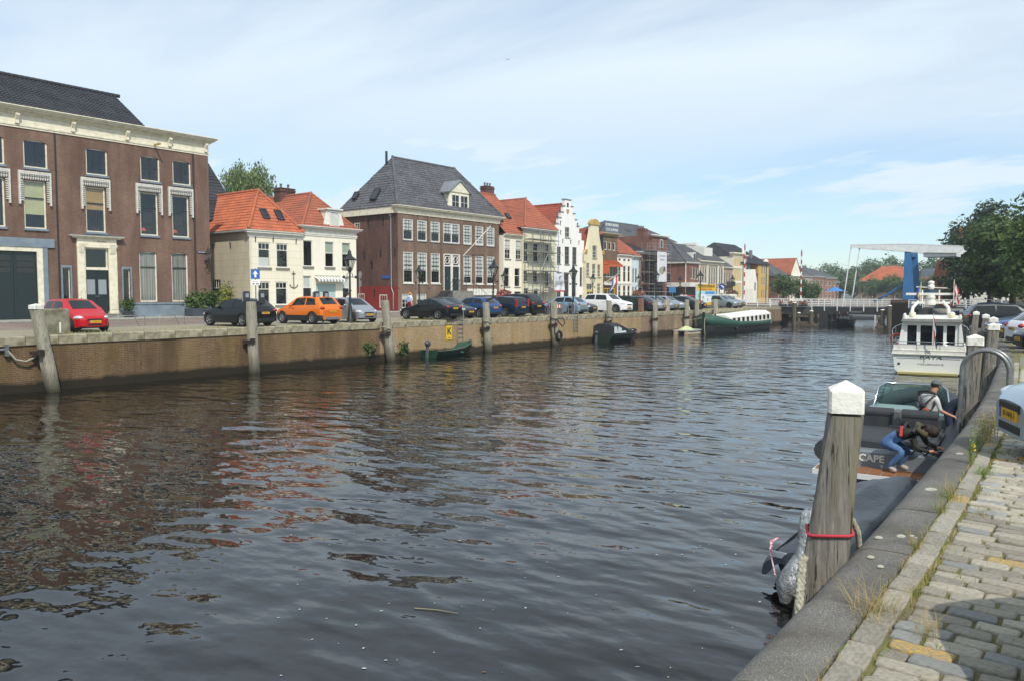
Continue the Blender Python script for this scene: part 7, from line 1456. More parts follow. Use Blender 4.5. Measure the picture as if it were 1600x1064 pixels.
def tarpz(u, v):      # u across -1..1, v along 0..1
    ridge_ = .98 + .22*math.exp(-((v-.62)/.22)**2) - .25*max(0,.12-v)/.12*.6 - .22*max(0, v-.82)/.18
    a = abs(u); z = ridge_*(1-a**2.2*.62) + .035*math.sin(v*17+u*5)*(1-a) - .05*math.cos(u*9+v*3)*a + .06*math.sin(v*31)*a**2 + .05*abs(math.sin(v*7.3+u*2.2)) - .05*abs(math.sin(v*5-u*4))
    if v < .22: z -= .16*(1-v/.22)*(1-a*.4)
    return z
for j in range(ny+1):
    v = j/ny; hw_ = .98*(1-.0*v) if v < .75 else .98*math.sqrt(max(.04, 1-((v-.75)/.27)**2)); g.append([(u_*hw_, -.06+4.55*v+.05*math.sin(u_*4), tarpz(u_, v)) for u_ in [-1+2*i/nx for i in range(nx+1)]])
mb.loft(g, 0, True, (0,0), close=False); skirt = [[(p[0]*1.02, p[1], p[2]-.12-.04*math.sin(k*1.3)) for k, p in enumerate(rw)] for rw in (g[0],)]
mb.loft([g[0], [(p[0]*1.0, p[1]-.03, p[2]-.16-.05*math.sin(k*1.3)) for k, p in enumerate(g[0])]], 0, True, (0,0), close=False, flip=True)
for e in (0, -1): mb.loft([[rw[e] for rw in g], [(rw[e][0]*1.02, rw[e][1], rw[e][2]-.14-.05*math.sin(k*1.1)) for k, rw in enumerate(g)]], 0, True, (0,0), close=False, flip=(e == 0))
mb.build('tarpaulin', TARP, td)
mb = MB(); mb.prism([(-.86,-.075,.46),(.5,-.075,.42),(.55,-.075,.52),(-.82,-.075,.55)], (0,-.02,0)); mb.build('white_rim', GELW, td)
om = thing('outboard_motor', 'outboard motor wrapped in a wrinkled silver cover beside the foreground pile', 'outboard motor', (-3.05, 9.93, .0)); om.scale = (.7, .7, .84); mb = MB(); R_ = []
for k, (x, y, z, a, b) in enumerate(((.0,.2,1.42,.10,.07),(-.02,.16,1.38,.14,.10),(-.03,.12,1.2,.14,.10),(-.04,.06,.98,.13,.11),(-.05,-.02,.78,.15,.13),(-.12,-.16,.6,.19,.16),(-.2,-.26,.42,.22,.18),(-.24,-.3,.24,.17,.15),(-.26,-.32,.1,.1,.1))):
    R_.append([(x+a*math.cos(q)*(1+.12*math.sin(q*3+k*1.7)), y+b*math.sin(q)*(1+.12*math.cos(q*4+k)), z+.02*math.sin(q*5+k)) for q in [2*PI*j/18 for j in range(18)]])
mb.loft(R_[::-1], 0, True, (1,1)); mb.build('cover', TARPL, om); mb = MB(); mb.box(-.1,.1,.1,.5,.55,.75); mb.build('bracket', BLACK, om)
ROPER = mat('red_white_rope', '#b0455a', .8, col2='#d9c9c9', vs=60, va=(.45,.55)); ROPEG = mat('pale_grey_rope', '#bdb9a6', .9, col2='#7f7c69', vs=40, bump=.6, bs=90)
rp = thing('red_rope', 'thin red and white rope from the covered boat round the foreground pile', 'rope', (0,0,0))
zq_ = Q+.08; bx, by = -1.548, 5.526
mb = MB(); c_, s_ = math.cos(R(20)), math.sin(R(20)); mb.tube([(bx+(u*c_-v*s_)*.140, by+(u*s_+v*c_)*.140, zq_+.012*u) for u, v in ((-1,-.8),(-.8,-1),(0,-1.02),(.8,-1),(1,-.8),(1.02,0),(1,.8),(.8,1),(0,1.02),(-.8,1),(-1,.8),(-1.02,0))], .011, 6, closed=True); mb.build('loop', mat('red_rope', '#b5303c', .8), rp)
mb = MB(); mb.tube([(-3.68,10.5,.55),(-3.68,10.4,.48),(-3.5,10.1,.25),(-3.25,9.8,.14),(-3.0,9.6,.22),(-2.6,8.8,.5),(-2.0,6.8,1.3),(-1.66,5.6,zq_)], .012, 6); mb.build('strand', ROPER, rp)
mb = MB(); mb.tube([(-3.62,10.55,.6),(-3.7,10.48,.55),(-3.66,10.42,.46)], .02, 6); mb.build('knot', ROPER, rp)
rg_ = thing('mooring_rope', 'thick twisted pale grey rope hanging down the wall behind the foreground pile', 'rope', (0,0,0))
P = [(-1.36,5.05,Q-.02),(-1.47,5.0,Q-.2),(-1.50,4.97,Q-.55),(-1.52,4.9,Q-1.1),(-1.54,4.85,Q-1.8),(-1.55,4.82,.1)]
P = [(-1.33,5.9,Q+.02),(-1.42,5.9,Q+.14)] ; mb = MB()
for ph in (0, 2.09, 4.19):
    A_ = [Vector((-1.60,5.62,Q-.02)), Vector((-1.66,5.33,Q-.10)), Vector((-1.58,5.02,Q-.30)), Vector((-1.53,4.85,Q-.7)), Vector((-1.52,4.8,.05))]; pts = []
    for i in range(60):
        f = i/59*4; k = min(3, int(f)); p = A_[k].lerp(A_[k+1], f-k); pts.append(p+Vector((.016*math.cos(i*1.15+ph), .016*math.sin(i*1.15+ph), 0)))
    mb.tube(pts, .017, 6)
mb.build('strand', ROPEG, rg_)
mb = MB(); mb.tube([(-1.44,5.68,Q+.14),(-1.41,5.72,Q+.05),(-1.40,5.75,Q-.1)], .02, 6); mb.build('tail', ROPEG, rg_)
# ---- white cruiser
cr = thing('motor_cruiser', 'white steel motor cruiser with lettered stern, flags and radar arch', 'boat', (-7.5, 42.6, 0), R(9)); cr.scale = (.92, 1, .89)
secs = [(0,[(0,-.4),(1.2,-.25),(1.58,.25),(1.68,1.12)]),(3,[(0,-.6),(1.5,-.2),(1.78,.35),(1.86,1.2)]),(6.5,[(0,-.6),(1.4,-.2),(1.75,.4),(1.85,1.35)]),(9,[(0,-.5),(.8,-.1),(1.2,.5),(1.5,1.6)]),(10.6,[(0,-.2),(.25,.3),(.45,.9),(.8,1.85)]),(11.6,[(0,.6),(.03,.9),(.06,1.4),(.12,2.05)])]
mb = MB(); hull(mb, secs); mb.build('hull', GELW, cr)
mb = MB(); mb.poly([(-1.68,.02,1.1),(1.68,.02,1.1),(1.86,3,1.18),(1.85,6.5,1.33),(1.4,9,1.55),(.1,11.4,2.0),(-.1,11.4,2.0),(-1.4,9,1.55),(-1.85,6.5,1.33),(-1.86,3,1.18)]); mb.build('deck', mat('cream_deck', '#cfccc0', .7), cr)
mb = MB(); mb.box(-1.72,1.72,-.06,.1,1.1,1.34); mb.box(-1.66,1.66,-.03,.1,1.34,1.6); mb.box(-1.74,1.74,-.09,-.0,1.08,1.13); mb.box(-1.7,1.7,-.075,.0,1.3,1.33); mb.build('stern_bulwark', WHITE, cr)
mb = MB(); mb.box(-1.4,1.4,-.42,-.0,.02,.12); mb.build('waterline_strip', mat('yellowed_boot_top', '#a39a62', .7), cr)
mb = MB(); mb.box(-1.5,-.30,-.012,.0,.86,.88); mb.box(.54,1.5,-.012,.0,.86,.88); mb.ell((-1.38,-.01,.55),(.07,.03,.07),10,6); mb.build('pinstripe', DKGREY, cr)
TXT = mat('dark_green_lettering', '#27322f', .5)
lettering('BAYA', .27, TXT, cr, (.12,-.006,.92), (R(90),0,0), shear=.15, sx=1.6, bold=0, depth=.002); lettering('VOLLENHOVE', .115, TXT, cr, (.12,-.006,.55), (R(90),0,0), sx=1.7, bold=0, depth=.002)
mb = MB()      # cabin with a raked rear wall cut for four windows
x0, x1, z0, z1, y0 = -1.22, 1.42, 1.2, 2.86, 1.15; wins = [(-1.22,-.78),(-.62,.08),(.10,.48),(.66,1.12)]; wins = [(-1.06,-.60),(-.42,.16),(.22,.68),(.84,1.24)]
q = MB(); q.T = Matrix.Translation((x0,y0,z0)); wallgrid(q, 2.64, z1-z0, [(a-x0,b-x0,.20,1.42) for a, b in wins], 0, 1, .06, 1.2); mb.v, mb.f, mb.m, mb.s = q.v, q.f, q.m, q.s
mb.add([(x0,y0,z0),(x0-.1,y0,z0-.1),(x0-.1,y0+4.5,z0-.1),(x0,y0+4.5,z1),(x0,y0,z1)], [(0,4,3,2,1)]); mb.add([(x1,y0,z0),(x1+.1,y0,z0-.1),(x1+.1,y0+4.5,z0-.1),(x1,y0+4.5,z1),(x1,y0,z1)], [(1,2,3,4,0)]); mb.poly([(x0,y0+4.5,1.2),(x0,y0+4.5,z1),(x1,y0+4.5,z1),(x1,y0+4.5,1.2)])
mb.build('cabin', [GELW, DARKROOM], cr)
for a, b in wins: w_ = MB(); w_.poly([(a,y0+.03,z0+.20),(b,y0+.03,z0+.20),(b,y0+.03,z0+1.42),(a,y0+.03,z0+1.42)]); w_.build('cabin_window', GLASS, cr)
mb = MB(); mb.loft([[(-1.38,.8,2.84),(1.58,.8,2.84),(1.5,.72,3.0),(-1.3,.72,3.0)],[(-1.38,3,2.86),(1.58,3,2.86),(1.46,3,3.12),(-1.26,3,3.12)],[(-1.3,5.9,2.86),(1.5,5.9,2.86),(1.3,5.9,3.08),(-1.1,5.9,3.08)]]); mb.build('roof', WHITE, cr)
for s in (-1, 1):
    mb = MB(); mb.prism([(.1+s*1.32,y0-.02,1.2),(.1+s*1.32,y0-.02,2.85),(.1+s*1.4,y0-.02,2.85),(.1+s*1.62,y0-.02,1.2)], (0,-.05,0)); mb.build('cabin_wing', GELW, cr)
mb = MB()
for z in (1.78, 1.62): mb.tube([(-1.82,2.6,z+.25),(-1.78,.8,z),(-1.6,-.02,z),(1.6,-.02,z),(1.78,.8,z),(1.82,2.6,z+.25)], .022, 6)
mb.tube([(-1.86,2.6,2.0),(-1.95,3.6,2.25),(-1.9,6,2.35),(-1.4,9,2.55),(-.1,11.3,2.95),(1.4,9,2.55),(1.9,6,2.35),(1.95,3.6,2.25)], .022, 6)
for x, y in ((-1.6,0),(-.55,-.02),(.55,-.02),(1.6,0),(-1.78,.8),(1.78,.8),(-1.95,3.6),(1.95,3.6),(-1.9,6),(1.9,6),(-1.4,9),(1.4,9)): mb.cyl((x,y,1.25),(x,y,1.78 if y < 2 else 2.3),.018,n=5)
mb.build('railing', CHROME, cr)
mb = MB(); 
for s in (-1, 1): mb.tube([(s*.95,2.4,2.95),(s*.88,2.6,3.6),(s*.6,2.8,3.95)],.09,8)
mb.bar((-.95,2.75,3.88),(.95,2.75,3.88),.12); mb.bar((-.42,2.8,3.9),(-.42,2.8,4.62),.07); mb.bar((.42,2.8,3.9),(.42,2.8,4.62),.07); mb.bar((-1.25,2.8,4.38),(1.35,2.8,4.38),.12,.13); mb.bar((-.75,2.8,4.8),(.8,2.8,4.72),.05); mb.build('radar_arch', WHITE, cr)
mb = MB(); mb.lathe([(.26,3.75),(.28,3.95),(.2,4.1),(.26,4.15),(.2,4.3)],12,(0,2.8,0)); mb.lathe([(.12,4.65),(.17,4.75),(.17,4.9),(.1,4.92),(.16,4.98),(.16,5.1),(.05,5.15)],12,(0,2.8,0)); mb.build('radar_dome', WHITE, cr)
for x in (-.85,1.05): mb = MB(); mb.lathe([(.09,3.0),(.17,3.1),(.17,3.3),(.1,3.36)],10,(x,1.6,0)); mb.build('vent_cowl', mat('cream_cowl', '#d8cfb4', .5), cr)
mb = MB(); mb.lathe([(.05,0),(.12,.1),(.05,.3)],8,(-1.2,1.0,3.0)); mb.lathe([(.05,0),(.1,.1),(.04,.25)],8,(1.45,1.0,3.0)); mb.build('navigation_lamp', WHITE, cr)
mb = MB(); mb.tube([(-1.6+.28*math.cos(t),2.2,1.75+.28*math.sin(t)) for t in [2*PI*k/16 for k in range(16)]], .09, 8, closed=True); mb.build('lifebuoy', mat('red_lifebuoy', '#b93430', .6), cr)
def flag(label, x, y, z, cols, w, h, dirx=1, parent_pole=True, group='flags on the white cruiser', vert=True, bend=.3):
    t = thing('flag', label, 'flag', (x,y,z), R(9), group); mb = MB(); mb.cyl((0,0,-.2),(0,-.1,1.15*h+.1),.018,n=6); mb.build('flag_staff', WHITE, t)
    for k, c in enumerate(cols):
        mb = MB()
        for i in range(6):
            f = lambda a, b: (dirx*(w*b*.33 + .03*math.sin(a*1.6+b*2)+bend*.1*a*.2), -.1*(1-a/6)+.05*math.sin(a+b), h*(1.1-a/6*.95)-.10*b)
            mb.add([f(i,k),f(i+1,k),f(i+1,k+1),f(i,k+1)], [(0,1,2,3)], 0, True)
        mb.build('flag_stripe', c, t)
NV = mat('navy_flag_blue', '#26335e', .8); YF = mat('yellow_flag', '#d8b23c', .8)
flag('limp red white and blue flag on the stern staff of the white cruiser', -7.25, 42.3, 1.3, [FL[0], FL[1], NV], .12, 1.35)
flag('small yellow and blue flag at the radar arch of the white cruiser', -8.4, 45.3, 3.5, [YF, FL[2]], .22, .8, -1); flag('small red and white striped flag at the radar arch of the white cruiser', -6.9, 45.4, 3.5, [FL[0], FL[1], FL[0]], .2, .9)
# ---- boats along the far quay
def outboard(t, x, y, z):
    mb = MB(); mb.ell((x,y,z+.42),(.17,.24,.2),10,6); o = mb.build('motor_cowl', mat('dark_grey_cowl', '#3d4249', .35), t); mb = MB(); mb.bar((x,y,z+.3),(x,y-.08,z-.5),.12,.16); mb.build('motor_leg', mat('motor_leg_grey', '#55595e', .4), o)
gb = thing('rowing_boat', 'small green rowing boat with outboard motor under the yellow sign', 'boat', (-33.75, 34.9, 0), R(4)); GRNB = mat('green_boat_paint', '#1f4a35', .4, col2='#183a2a', vs=3)
S1 = [(0,[(0,-.12),(.5,-.05),(.72,.42)]),(1.2,[(0,-.15),(.62,-.02),(.84,.42)]),(2.6,[(0,-.12),(.55,.05),(.76,.5)]),(3.7,[(0,.05),(.25,.25),(.42,.68)]),(4.3,[(0,.4),(.04,.55),(.06,.86)])]
mb = MB(); hull(mb, S1); q = MB(); hull(q, [(y+.03 if y < .1 else y-.03, [(max(0,w-.03), z+.03) for w, z in s]) for y, s in S1]); mb.v += []; mb.add(q.v, [f[::-1] for f in q.f], 0, True); mb.build('hull', GRNB, gb)
mb = MB(); mb.tube([(-.72,0,.43),(-.84,1.2,.43),(-.76,2.6,.51),(-.42,3.7,.69),(0,4.34,.88),(.42,3.7,.69),(.76,2.6,.51),(.84,1.2,.43),(.72,0,.43)],.03,6); mb.build('gunwale', mat('grey_gunwale', '#5a5d55', .6), gb)
for yy in (1.0, 2.3): MB().box(-.72,.72,yy,yy+.25,.22,.26).build('thwart', mat('pale_green_thwart', '#4f7a62', .6), gb)
outboard(gb, 0, -.15, .45); mb = MB(); mb.tube([(.0,4.3,.8),(-.5,4.7,1.2),(-.7,5.0,1.8)],.012,5); mb.build('painter', ROPEG, gb); mb = MB(); mb.ell((-.95,.1,.35),(.09,.09,.16),8,5); mb.build('fender', GELW, gb)
db = thing('cuddy_boat', 'dark green sloop boat with black canvas hood and clear side windows', 'boat', (-33.6, 54.9, 0), R(3)); db.scale = (1, 1, .82); DKG = mat('bottle_green_hull', '#27382c', .35, col2='#1f2e24', vs=3)
mb = MB(); hull(mb, [(0,[(0,-.2),(.7,.0),(.98,.72)]),(2,[(0,-.25),(.8,.0),(1.08,.7)]),(4,[(0,-.2),(.7,.1),(1.0,.78)]),(5.2,[(0,.0),(.35,.3),(.62,.92)]),(5.9,[(0,.4),(.05,.6),(.1,1.02)])]); mb.build('hull', DKG, db); mb = MB(); mb.tube([(-.98,0,.73),(-1.08,2,.71),(-1.0,4,.79),(-.62,5.2,.93),(0,5.95,1.05),(.62,5.2,.93),(1.0,4,.79),(1.08,2,.71),(.98,0,.73)],.05,6); mb.build('rubbing_strake', BLACK, db)
mb = MB(); hd_ = [[(-.95,.1,.72),(-.9,.15,1.5),(-.5,.2,1.75),(.5,.2,1.75),(.9,.15,1.5),(.95,.1,.72)],[(-1.0,1.8,.72),(-.92,1.7,1.6),(-.5,1.7,1.82),(.5,1.7,1.82),(.92,1.7,1.6),(1.0,1.8,.72)],[(-1.0,3.6,.8),(-.8,3.1,1.2),(-.4,2.9,1.4),(.4,2.9,1.4),(.8,3.1,1.2),(1.0,3.6,.8)],[(-.6,4.8,.92),(-.5,4.6,.98),(-.2,4.5,1.02),(.2,4.5,1.02),(.5,4.6,.98),(.6,4.8,.92)]]
mb.loft(hd_, 0, False, (1,1)); mb.build('canvas_hood', mat('black_canvas', '#1d2023', .8), db); CLEAR = mat('clear_foil', '#b9c2c4', .15)
for a, b in ((.3,.85),(1.0,2.3)): mb = MB(); mb.add([(1.0,a,.85),(1.02,b+.15,.85),(.95,b,1.5 if a < .9 else 1.15),(.94,a+.1,1.5)], [(0,1,2,3)]); mb.build('hood_window', CLEAR, db)
mb = MB(); mb.box(-.3,.3,4.9,5.3,.95,1.0); mb.build('hatch', GELW, db); outboard(db, -.3, -.3, .5)
rf = thing('raft', 'low white pontoon raft with a pale green cover on it', 'raft', (-33.5, 69.2, 0), R(3)); mb = MB()
for x in (-.55,.55): mb.cyl((x,0,.1),(x,4.8,.1),.22,n=10)
mb.build('float', mat('rusty_white_float', '#cfc6ad', .6, col2='#9a6a40', vs=2, stretch=(1,.3,6)), rf); mb = MB(); mb.box(-.85,.85,.1,4.7,.32,.42); mb.build('raft_deck', mat('pale_raft_deck', '#aeb0a8', .7), rf); mb = MB(); mb.loft([[(-.6,.6,.42),(.6,.6,.42),(.6,2.0,.42),(-.6,2.0,.42)],[(-.35,.95,.62),(.35,.95,.62),(.35,1.7,.62),(-.35,1.7,.62)],[(-.05,1.2,.78),(.05,1.2,.78),(.05,1.4,.78),(-.05,1.4,.78)]], 0, True); mb.build('cover', mat('lime_grey_tarp', '#a9b76a', .7, col2='#cfd3b4', vs=3), rf)
bg = thing('barge', 'long green Dutch barge with white wheelhouse cabin moored before the bridge', 'barge', (-32.6, 72.3, 0), R(1)); bg.scale = (1, .76, 1); GB = mat('barge_green', '#365c4e', .45, col2='#2c4c41', vs=2); GBK = mat('barge_black_bottom', '#24282b', .5, col2='#33332f', vs=2)
H0 = [(0,.02,.05,1.95,.9),(1.0,.85,1.0,1.75,.78),(2.6,1.6,1.75,1.45,.62),(6,1.9,2.0,1.12,.5),(14,1.9,2.0,1.0,.45),(19,1.7,1.85,1.05,.5),(21.5,1.1,1.3,1.3,.6),(22.6,.25,.4,1.5,.7)]
mb = MB(); hull(mb, [(y, [(0,-.6),(a*.8,-.5),(a*.96,mz)]) for y, a, b, zt, mz in H0]); mb.build('lower_hull', GBK, bg); mb = MB()
for s in (-1,1): mb.loft([[(s*a*.96,y,mz),(s*b,y,zt),(s*(b-.1),y,zt),(s*(a*.96-.1),y,mz)] for y, a, b, zt, mz in [(y,max(a,.15),max(b,.16),zt,mz) for y,a,b,zt,mz in H0]], 0, True, (1,1), flip=(s > 0))
mb.build('bulwark', GB, bg); mb = MB(); mb.poly([(0,.4,1.2)]+[(b-.1,y,.62+(.3 if y > 20 else 0)) for y, a, b, zt, mz in H0[1:]]+[(-(b-.1),y,.62+(.3 if y > 20 else 0)) for y, a, b, zt, mz in H0[:0:-1]]); mb.build('deck', mat('grey_barge_deck', '#6d706a', .8), bg)
mb = MB(); mb.loft([[(-1.45,4.4,.6),(1.45,4.4,.6),(1.35,4.5,1.5),(.8,4.5,1.72),(-.8,4.5,1.72),(-1.35,4.5,1.5)],[(-1.5,12,.6),(1.5,12,.6),(1.4,12,1.6),(.8,12,1.86),(-.8,12,1.86),(-1.4,12,1.6)],[(-1.45,20.4,.6),(1.45,20.4,.6),(1.35,20.3,1.75),(.8,20.3,2.05),(-.8,20.3,2.05),(-1.35,20.3,1.75)]], 0, False); mb.build('cabin', mat('cabin_cream_white', '#e3e0d4', .4), bg)
for k in range(9):
    y = 5.4+1.65*k; z = .95+.02*k; mb = MB(); mb.box(1.40,1.50,y,y+.62,z,z+.48); o = mb.build('cabin_window', GLASS_DK, bg); mb = MB(); mb.box(1.39,1.495,y-.07,y+.69,z-.07,z-.0); mb.box(1.39,1.495,y-.07,y+.69,z+.48,z+.55); mb.build('window_frame', WHITE, o)
mb = MB(); mb.bar((0,.05,-.2),(0,-.02,2.1),.14,.2); mb.build('stem_post', BLACK, bg); mb = MB(); mb.cyl((1.0,5.6,-.0),(1.9,5.2,.5),.16,n=8); mb.build('fender', BLACK, bg)
for x in (-.5,.5): mb = MB(); mb.cyl((x,2.2,.7),(x,2.2,1.9),.1,n=8); mb.build('bollard', BLACK, bg)
mb = MB(); mb.tube([(.05,.2,1.6),(.6,-1.5,.5),(.9,-2.2,.02)],.025,5); mb.tube([(-.05,.2,1.6),(-1.6,-1.2,1.2),(-2.2,-2,2.2)],.02,5); mb.build('mooring_line', ROPEG, bg)
mb = MB(); mb.tube([(-1.5+.5*math.cos(t)*.4,-.6,2.3+.55*math.sin(t)) for t in [PI*k/10 for k in range(11)]],.05,6); mb.build('white_davit', WHITE, bg); mb = MB(); mb.ell((-2.15,-.3,1.65),(.42,.42,.5),12,8); mb.build('buoy_fender', mat('slate_blue_buoy', '#3d4f63', .5), bg)
# ---- boats beyond the bridge
def launch(label, x, y, hd, L, w, m, folk=2, cab=False):
    t = thing('motor_launch', label, 'boat', (x,y,0), R(hd), 'boats beyond the bridge'); mb = MB(); hull(mb, [(0,[(0,-.2),(w*.8,0),(w,.7)]),(L*.5,[(0,-.25),(w*.85,0),(w,.7)]),(L*.85,[(0,-.1),(w*.4,.2),(w*.65,.85)]),(L,[(0,.3),(.03,.5),(.05,.95)])]); mb.build('hull', m, t); MB().box(-w*.9,w*.9,.3,L*.7,.45,.5).build('deck', DKGREY, t)
    mb = MB(); mb.add([(-w*.6,L*.6,.75),(w*.6,L*.6,.75),(w*.5,L*.55,1.2),(-w*.5,L*.55,1.2)], [(0,1,2,3)]); mb.build('windscreen', TINT, t)
    if cab: mb = MB(); mb.bbox(-w*.7,w*.7,L*.25,L*.7,.6,1.5,.15); c_ = mb.build('cabin', GELW, t); MB().box(-w*.55,w*.55,L*.25-.01,L*.25,.95,1.35).build('cabin_window', GLASS_DK, c_)
    return t
launch('black launch with two people passing under the bridge', -27.0, 102, 188, 5.2, 1.0, mat('black_launch_hull', '#16181a', .35)); launch('white decked dark launch just behind the black one beyond the bridge', -32.6, 122, 190, 5.5, .95, mat('navy_launch_hull', '#2a3038', .35)); launch('white motor boat moored beyond the right side of the bridge opening', -30.0, 128.5, 95, 6.5, 1.1, GELW, cab=True)
SIT = dict(pelvis=(0,0,.42), spine=(0,.0,.6), chest=(0,.02,.85), neck=(0,.03,1.06), head=(0,.05,1.19), crown=(0,.05,1.30), lhip=(-.1,.03,.4), lknee=(-.13,.42,.45), lankle=(-.13,.42,.08), ltoe=(-.13,.56,.04), rhip=(.1,.03,.4), rknee=(.13,.42,.45), rankle=(.13,.42,.08), rtoe=(.13,.56,.04), lsho=(-.2,.02,.94), lelb=(-.26,.1,.7), lwri=(-.2,.3,.62), lhand=(-.18,.38,.6), rsho=(.2,.02,.94), relb=(.26,.1,.7), rwri=(.2,.3,.62), rhand=(.18,.38,.6))
for dx, dy, lb in ((-.45,-1.2,'person in black seated at the left of the black launch'),(.5,-1.5,'person in black seated at the right of the black launch')):
    p_, m_, H = person(lb, (-27.0+dx, 102-1.6+dy*.3, .5), R(188), SIT, cl_wom); finish(p_, m_, [SKIN, BLACK, NAVY, BLACK]); hair_on(p_, H, HAIR)
# ================================================================== far quay: piles, lamps, signs, ladders, small things
LP = 'mooring piles along the far quay'
for y, lb, cap, ln in ((13.08,'leaning grey pile in front of the concrete block and red car',1,.34),(22.66,'grey pile with white cap before the black hatchback',0,.06),(31.7,'grey pile between the silver small car and the black coupe',0,.22),(40.8,'grey pile with rope loop right of the yellow sign',0,.12),(48.8,'pile with black rope and tyre beside the parked bicycles',0,.1),(56.8,'pile behind the dark sloop boat',0,.04),(65.0,'pile on the far quay left of the pontoon raft',0,.0),(71.6,'pile with white cap just before the bow of the green barge',0,.0),(73.9,'weathered pile hung with the blue buoy fender near the barge bow',0,.0),(78.5,'short pile at the far quay beside the yellow billboard',0,.0)):
    p = pile('mooring_pile', lb, (-34.05, y), (-34.05-ln*.2, y-ln*.55, Q+(1.3 if y < 35 else 1.1)), .36, cap, WOODL, int(y*3), LP, R(12))
    q = MB(); q.box(-.35,.1,-.3,.3,-.72,-.58); q.box(.12,.3,-.28,-.1,-.72,-.5); q.build('iron_bracket', mat('rusty_iron', '#3a2b22', .8, col2='#1f1a17', vs=9), p)
def ropering(label, x, y, z, r, sag, m=None):
    t = thing('mooring_rope', label, 'rope', (x,y,z)); mb = MB(); mb.tube([(r*math.cos(a)+.02,r*math.sin(a),-.12*math.sin(a)) for a in [2*PI*k/16 for k in range(16)]], .03, 6, closed=True)
    if sag: mb.tube([(.2,-.1,0),(.22,-.25,-.5),(.2,-.2,-1.0),(.2,.1,-1.25)], .035, 6); mb.tube([(.2,.15,.1),(.3,.75,.1),(.3,1.0,-.3),(.25,.7,-.5),(.2,.2,-.1)], .04, 6)
    mb.build('coil', m or mat('black_rope', '#26262a', .9), t)
ropering('black mooring rope coiled and hanging on the pile beside the bicycles', -34.05, 48.8, Q-.3, .27, True); ropering('grey rope looped round the pile right of the yellow sign', -34.05, 40.8, Q-.25, .27, False, ROPEG); ropering('rope wound round the pile behind the dark sloop boat', -34.05, 56.8, Q-.35, .27, False, mat('brown_rope', '#6a5146', .9)); ropering('thin rope round the pile between silver car and black coupe', -34.05, 31.6, Q-.35, .27, False, ROPEG)
ty = thing('tyre_fender', 'black car tyre hung as a fender on the pile by the bicycles', 'tyre', (-33.75, 48.95, .75)); mb = MB(); mb.tube([(.05,.3*math.cos(a),.3*math.sin(a)) for a in [2*PI*k/18 for k in range(18)]], .1, 8, closed=True); mb.build('ring', TYRE, ty)
gp = thing('mooring_pipe', 'grey steel pipe with hanging rope on the quay wall near the leaning pile', 'pipe', (-34.42, 13.0, 1.75)); mb = MB(); mb.cyl((0,-6,-.02),(0,-1.05,.0),.06,n=8); mb.box(-.1,.1,-1.15,-1.0,-.25,.2); mb.build('pipe', STEELP, gp); mb = MB(); mb.tube([(.08,-1.05,-.05),(.12,-.8,-.4),(.14,-.45,-.5),(.14,-.1,-.35),(.12,.05,-.1)],.045,6); mb.build('rope', ROPEG, gp)
# lamps
LGL = glassmat('lantern_glass', (.85,.88,.86), .8)
def lantern(t, x, y, z, s=1.0):
    mb = MB(); H6 = lambda r, zz: [(x+r*math.cos(PI/3*k), y+r*math.sin(PI/3*k), z+zz*s) for k in range(6)]
    mb.loft([H6(.12*s,.0),H6(.15*s,.04)], 0, False); mb.loft([H6(.40*s,.62),H6(.42*s,.66),H6(.30*s,.76),H6(.15*s,.86),H6(.13*s,1.0)], 0, False); mb.lathe([(.09*s,1.0*s),(.1*s,1.12*s),(.02*s,1.25*s)], 6, (x,y,z))
    for k in range(6): a = PI/3*k; mb.bar((x+.14*s*math.cos(a),y+.14*s*math.sin(a),z+.04*s),(x+.33*s*math.cos(a),y+.33*s*math.sin(a),z+.63*s),.025*s)
    mb.cyl((x,y,z),(x,y,z+.25*s),.05*s,n=6); o = mb.build('lantern_frame', IRON, t); q = MB(); q.loft([H6(.135*s,.04),H6(.32*s,.62)], 0, False, (0,0)); q.build('lantern_glass', LGL, o)
def lamp(label, x, y, h=4.2, lean=0, basket=None):
    t = thing('street_lamp', label, 'street lamp', (x,y,Q), 0, 'cast iron street lamps'); z = h-1.2; lx = lean*z; mb = MB()
    mb.lathe([(.2,0),(.19,.25),(.13,.35),(.12,.9),(.09,1.0)], 10); mb.tube([(0,0,.9),(lx*.5,0,z*.55),(lx,0,z)], [.075,.06,.05], 8); mb.ell((lx*.6,0,z*.62),(.1,.1,.07),8,4); mb.ell((lx,0,z-.02),(.11,.11,.06),8,4); mb.build('lamp_post', IRON, t)
    mb = MB(); mb.bar((lx*.9-.0,-.45,z-.35),(lx*.9,.45,z-.35),.035)
    for s in (-1,1): mb.ell((lx*.9,s*.45,z-.35),(.07,.09,.09),6,4); mb.tube([(lx*.9,s*.08,z-.1),(lx*.9,s*.22,z-.2),(lx*.9,s*.2,z-.38)],.02,5)
    mb.build('ladder_bar', IRON, t); lantern(t, lx, 0, z)
    if basket:
        b = thing('flower_basket', basket[0], 'hanging basket', (x+lx*.6,y,Q+z*.52)); mb = MB(); leafball(mb, (0,0,0), (.85,.85,.62), 900, .13, len(basket[1])); mb.build('blooms', basket[1], b); q = MB(); q.lathe([(.1,-.6),(.7,-.2),(.72,-.1)], 10); q.build('basket', IRON, b)
lamp('black cast iron lamp post in front of the silver small car', -35.55, 30.2); lamp('leaning black lamp post between the dark grey and blue cars', -35.7, 43.4, 4.1, .05); lamp('black lamp post with lantern in front of the pale blue hatchback', -35.0, 52.8, 4.0); lamp('black lamp post before the tall scaffold banner beside the stump', -35.2, 67.3, 4.0); lamp('lamp post standing before the yellow billboard', -34.95, 76.6, 4.1)
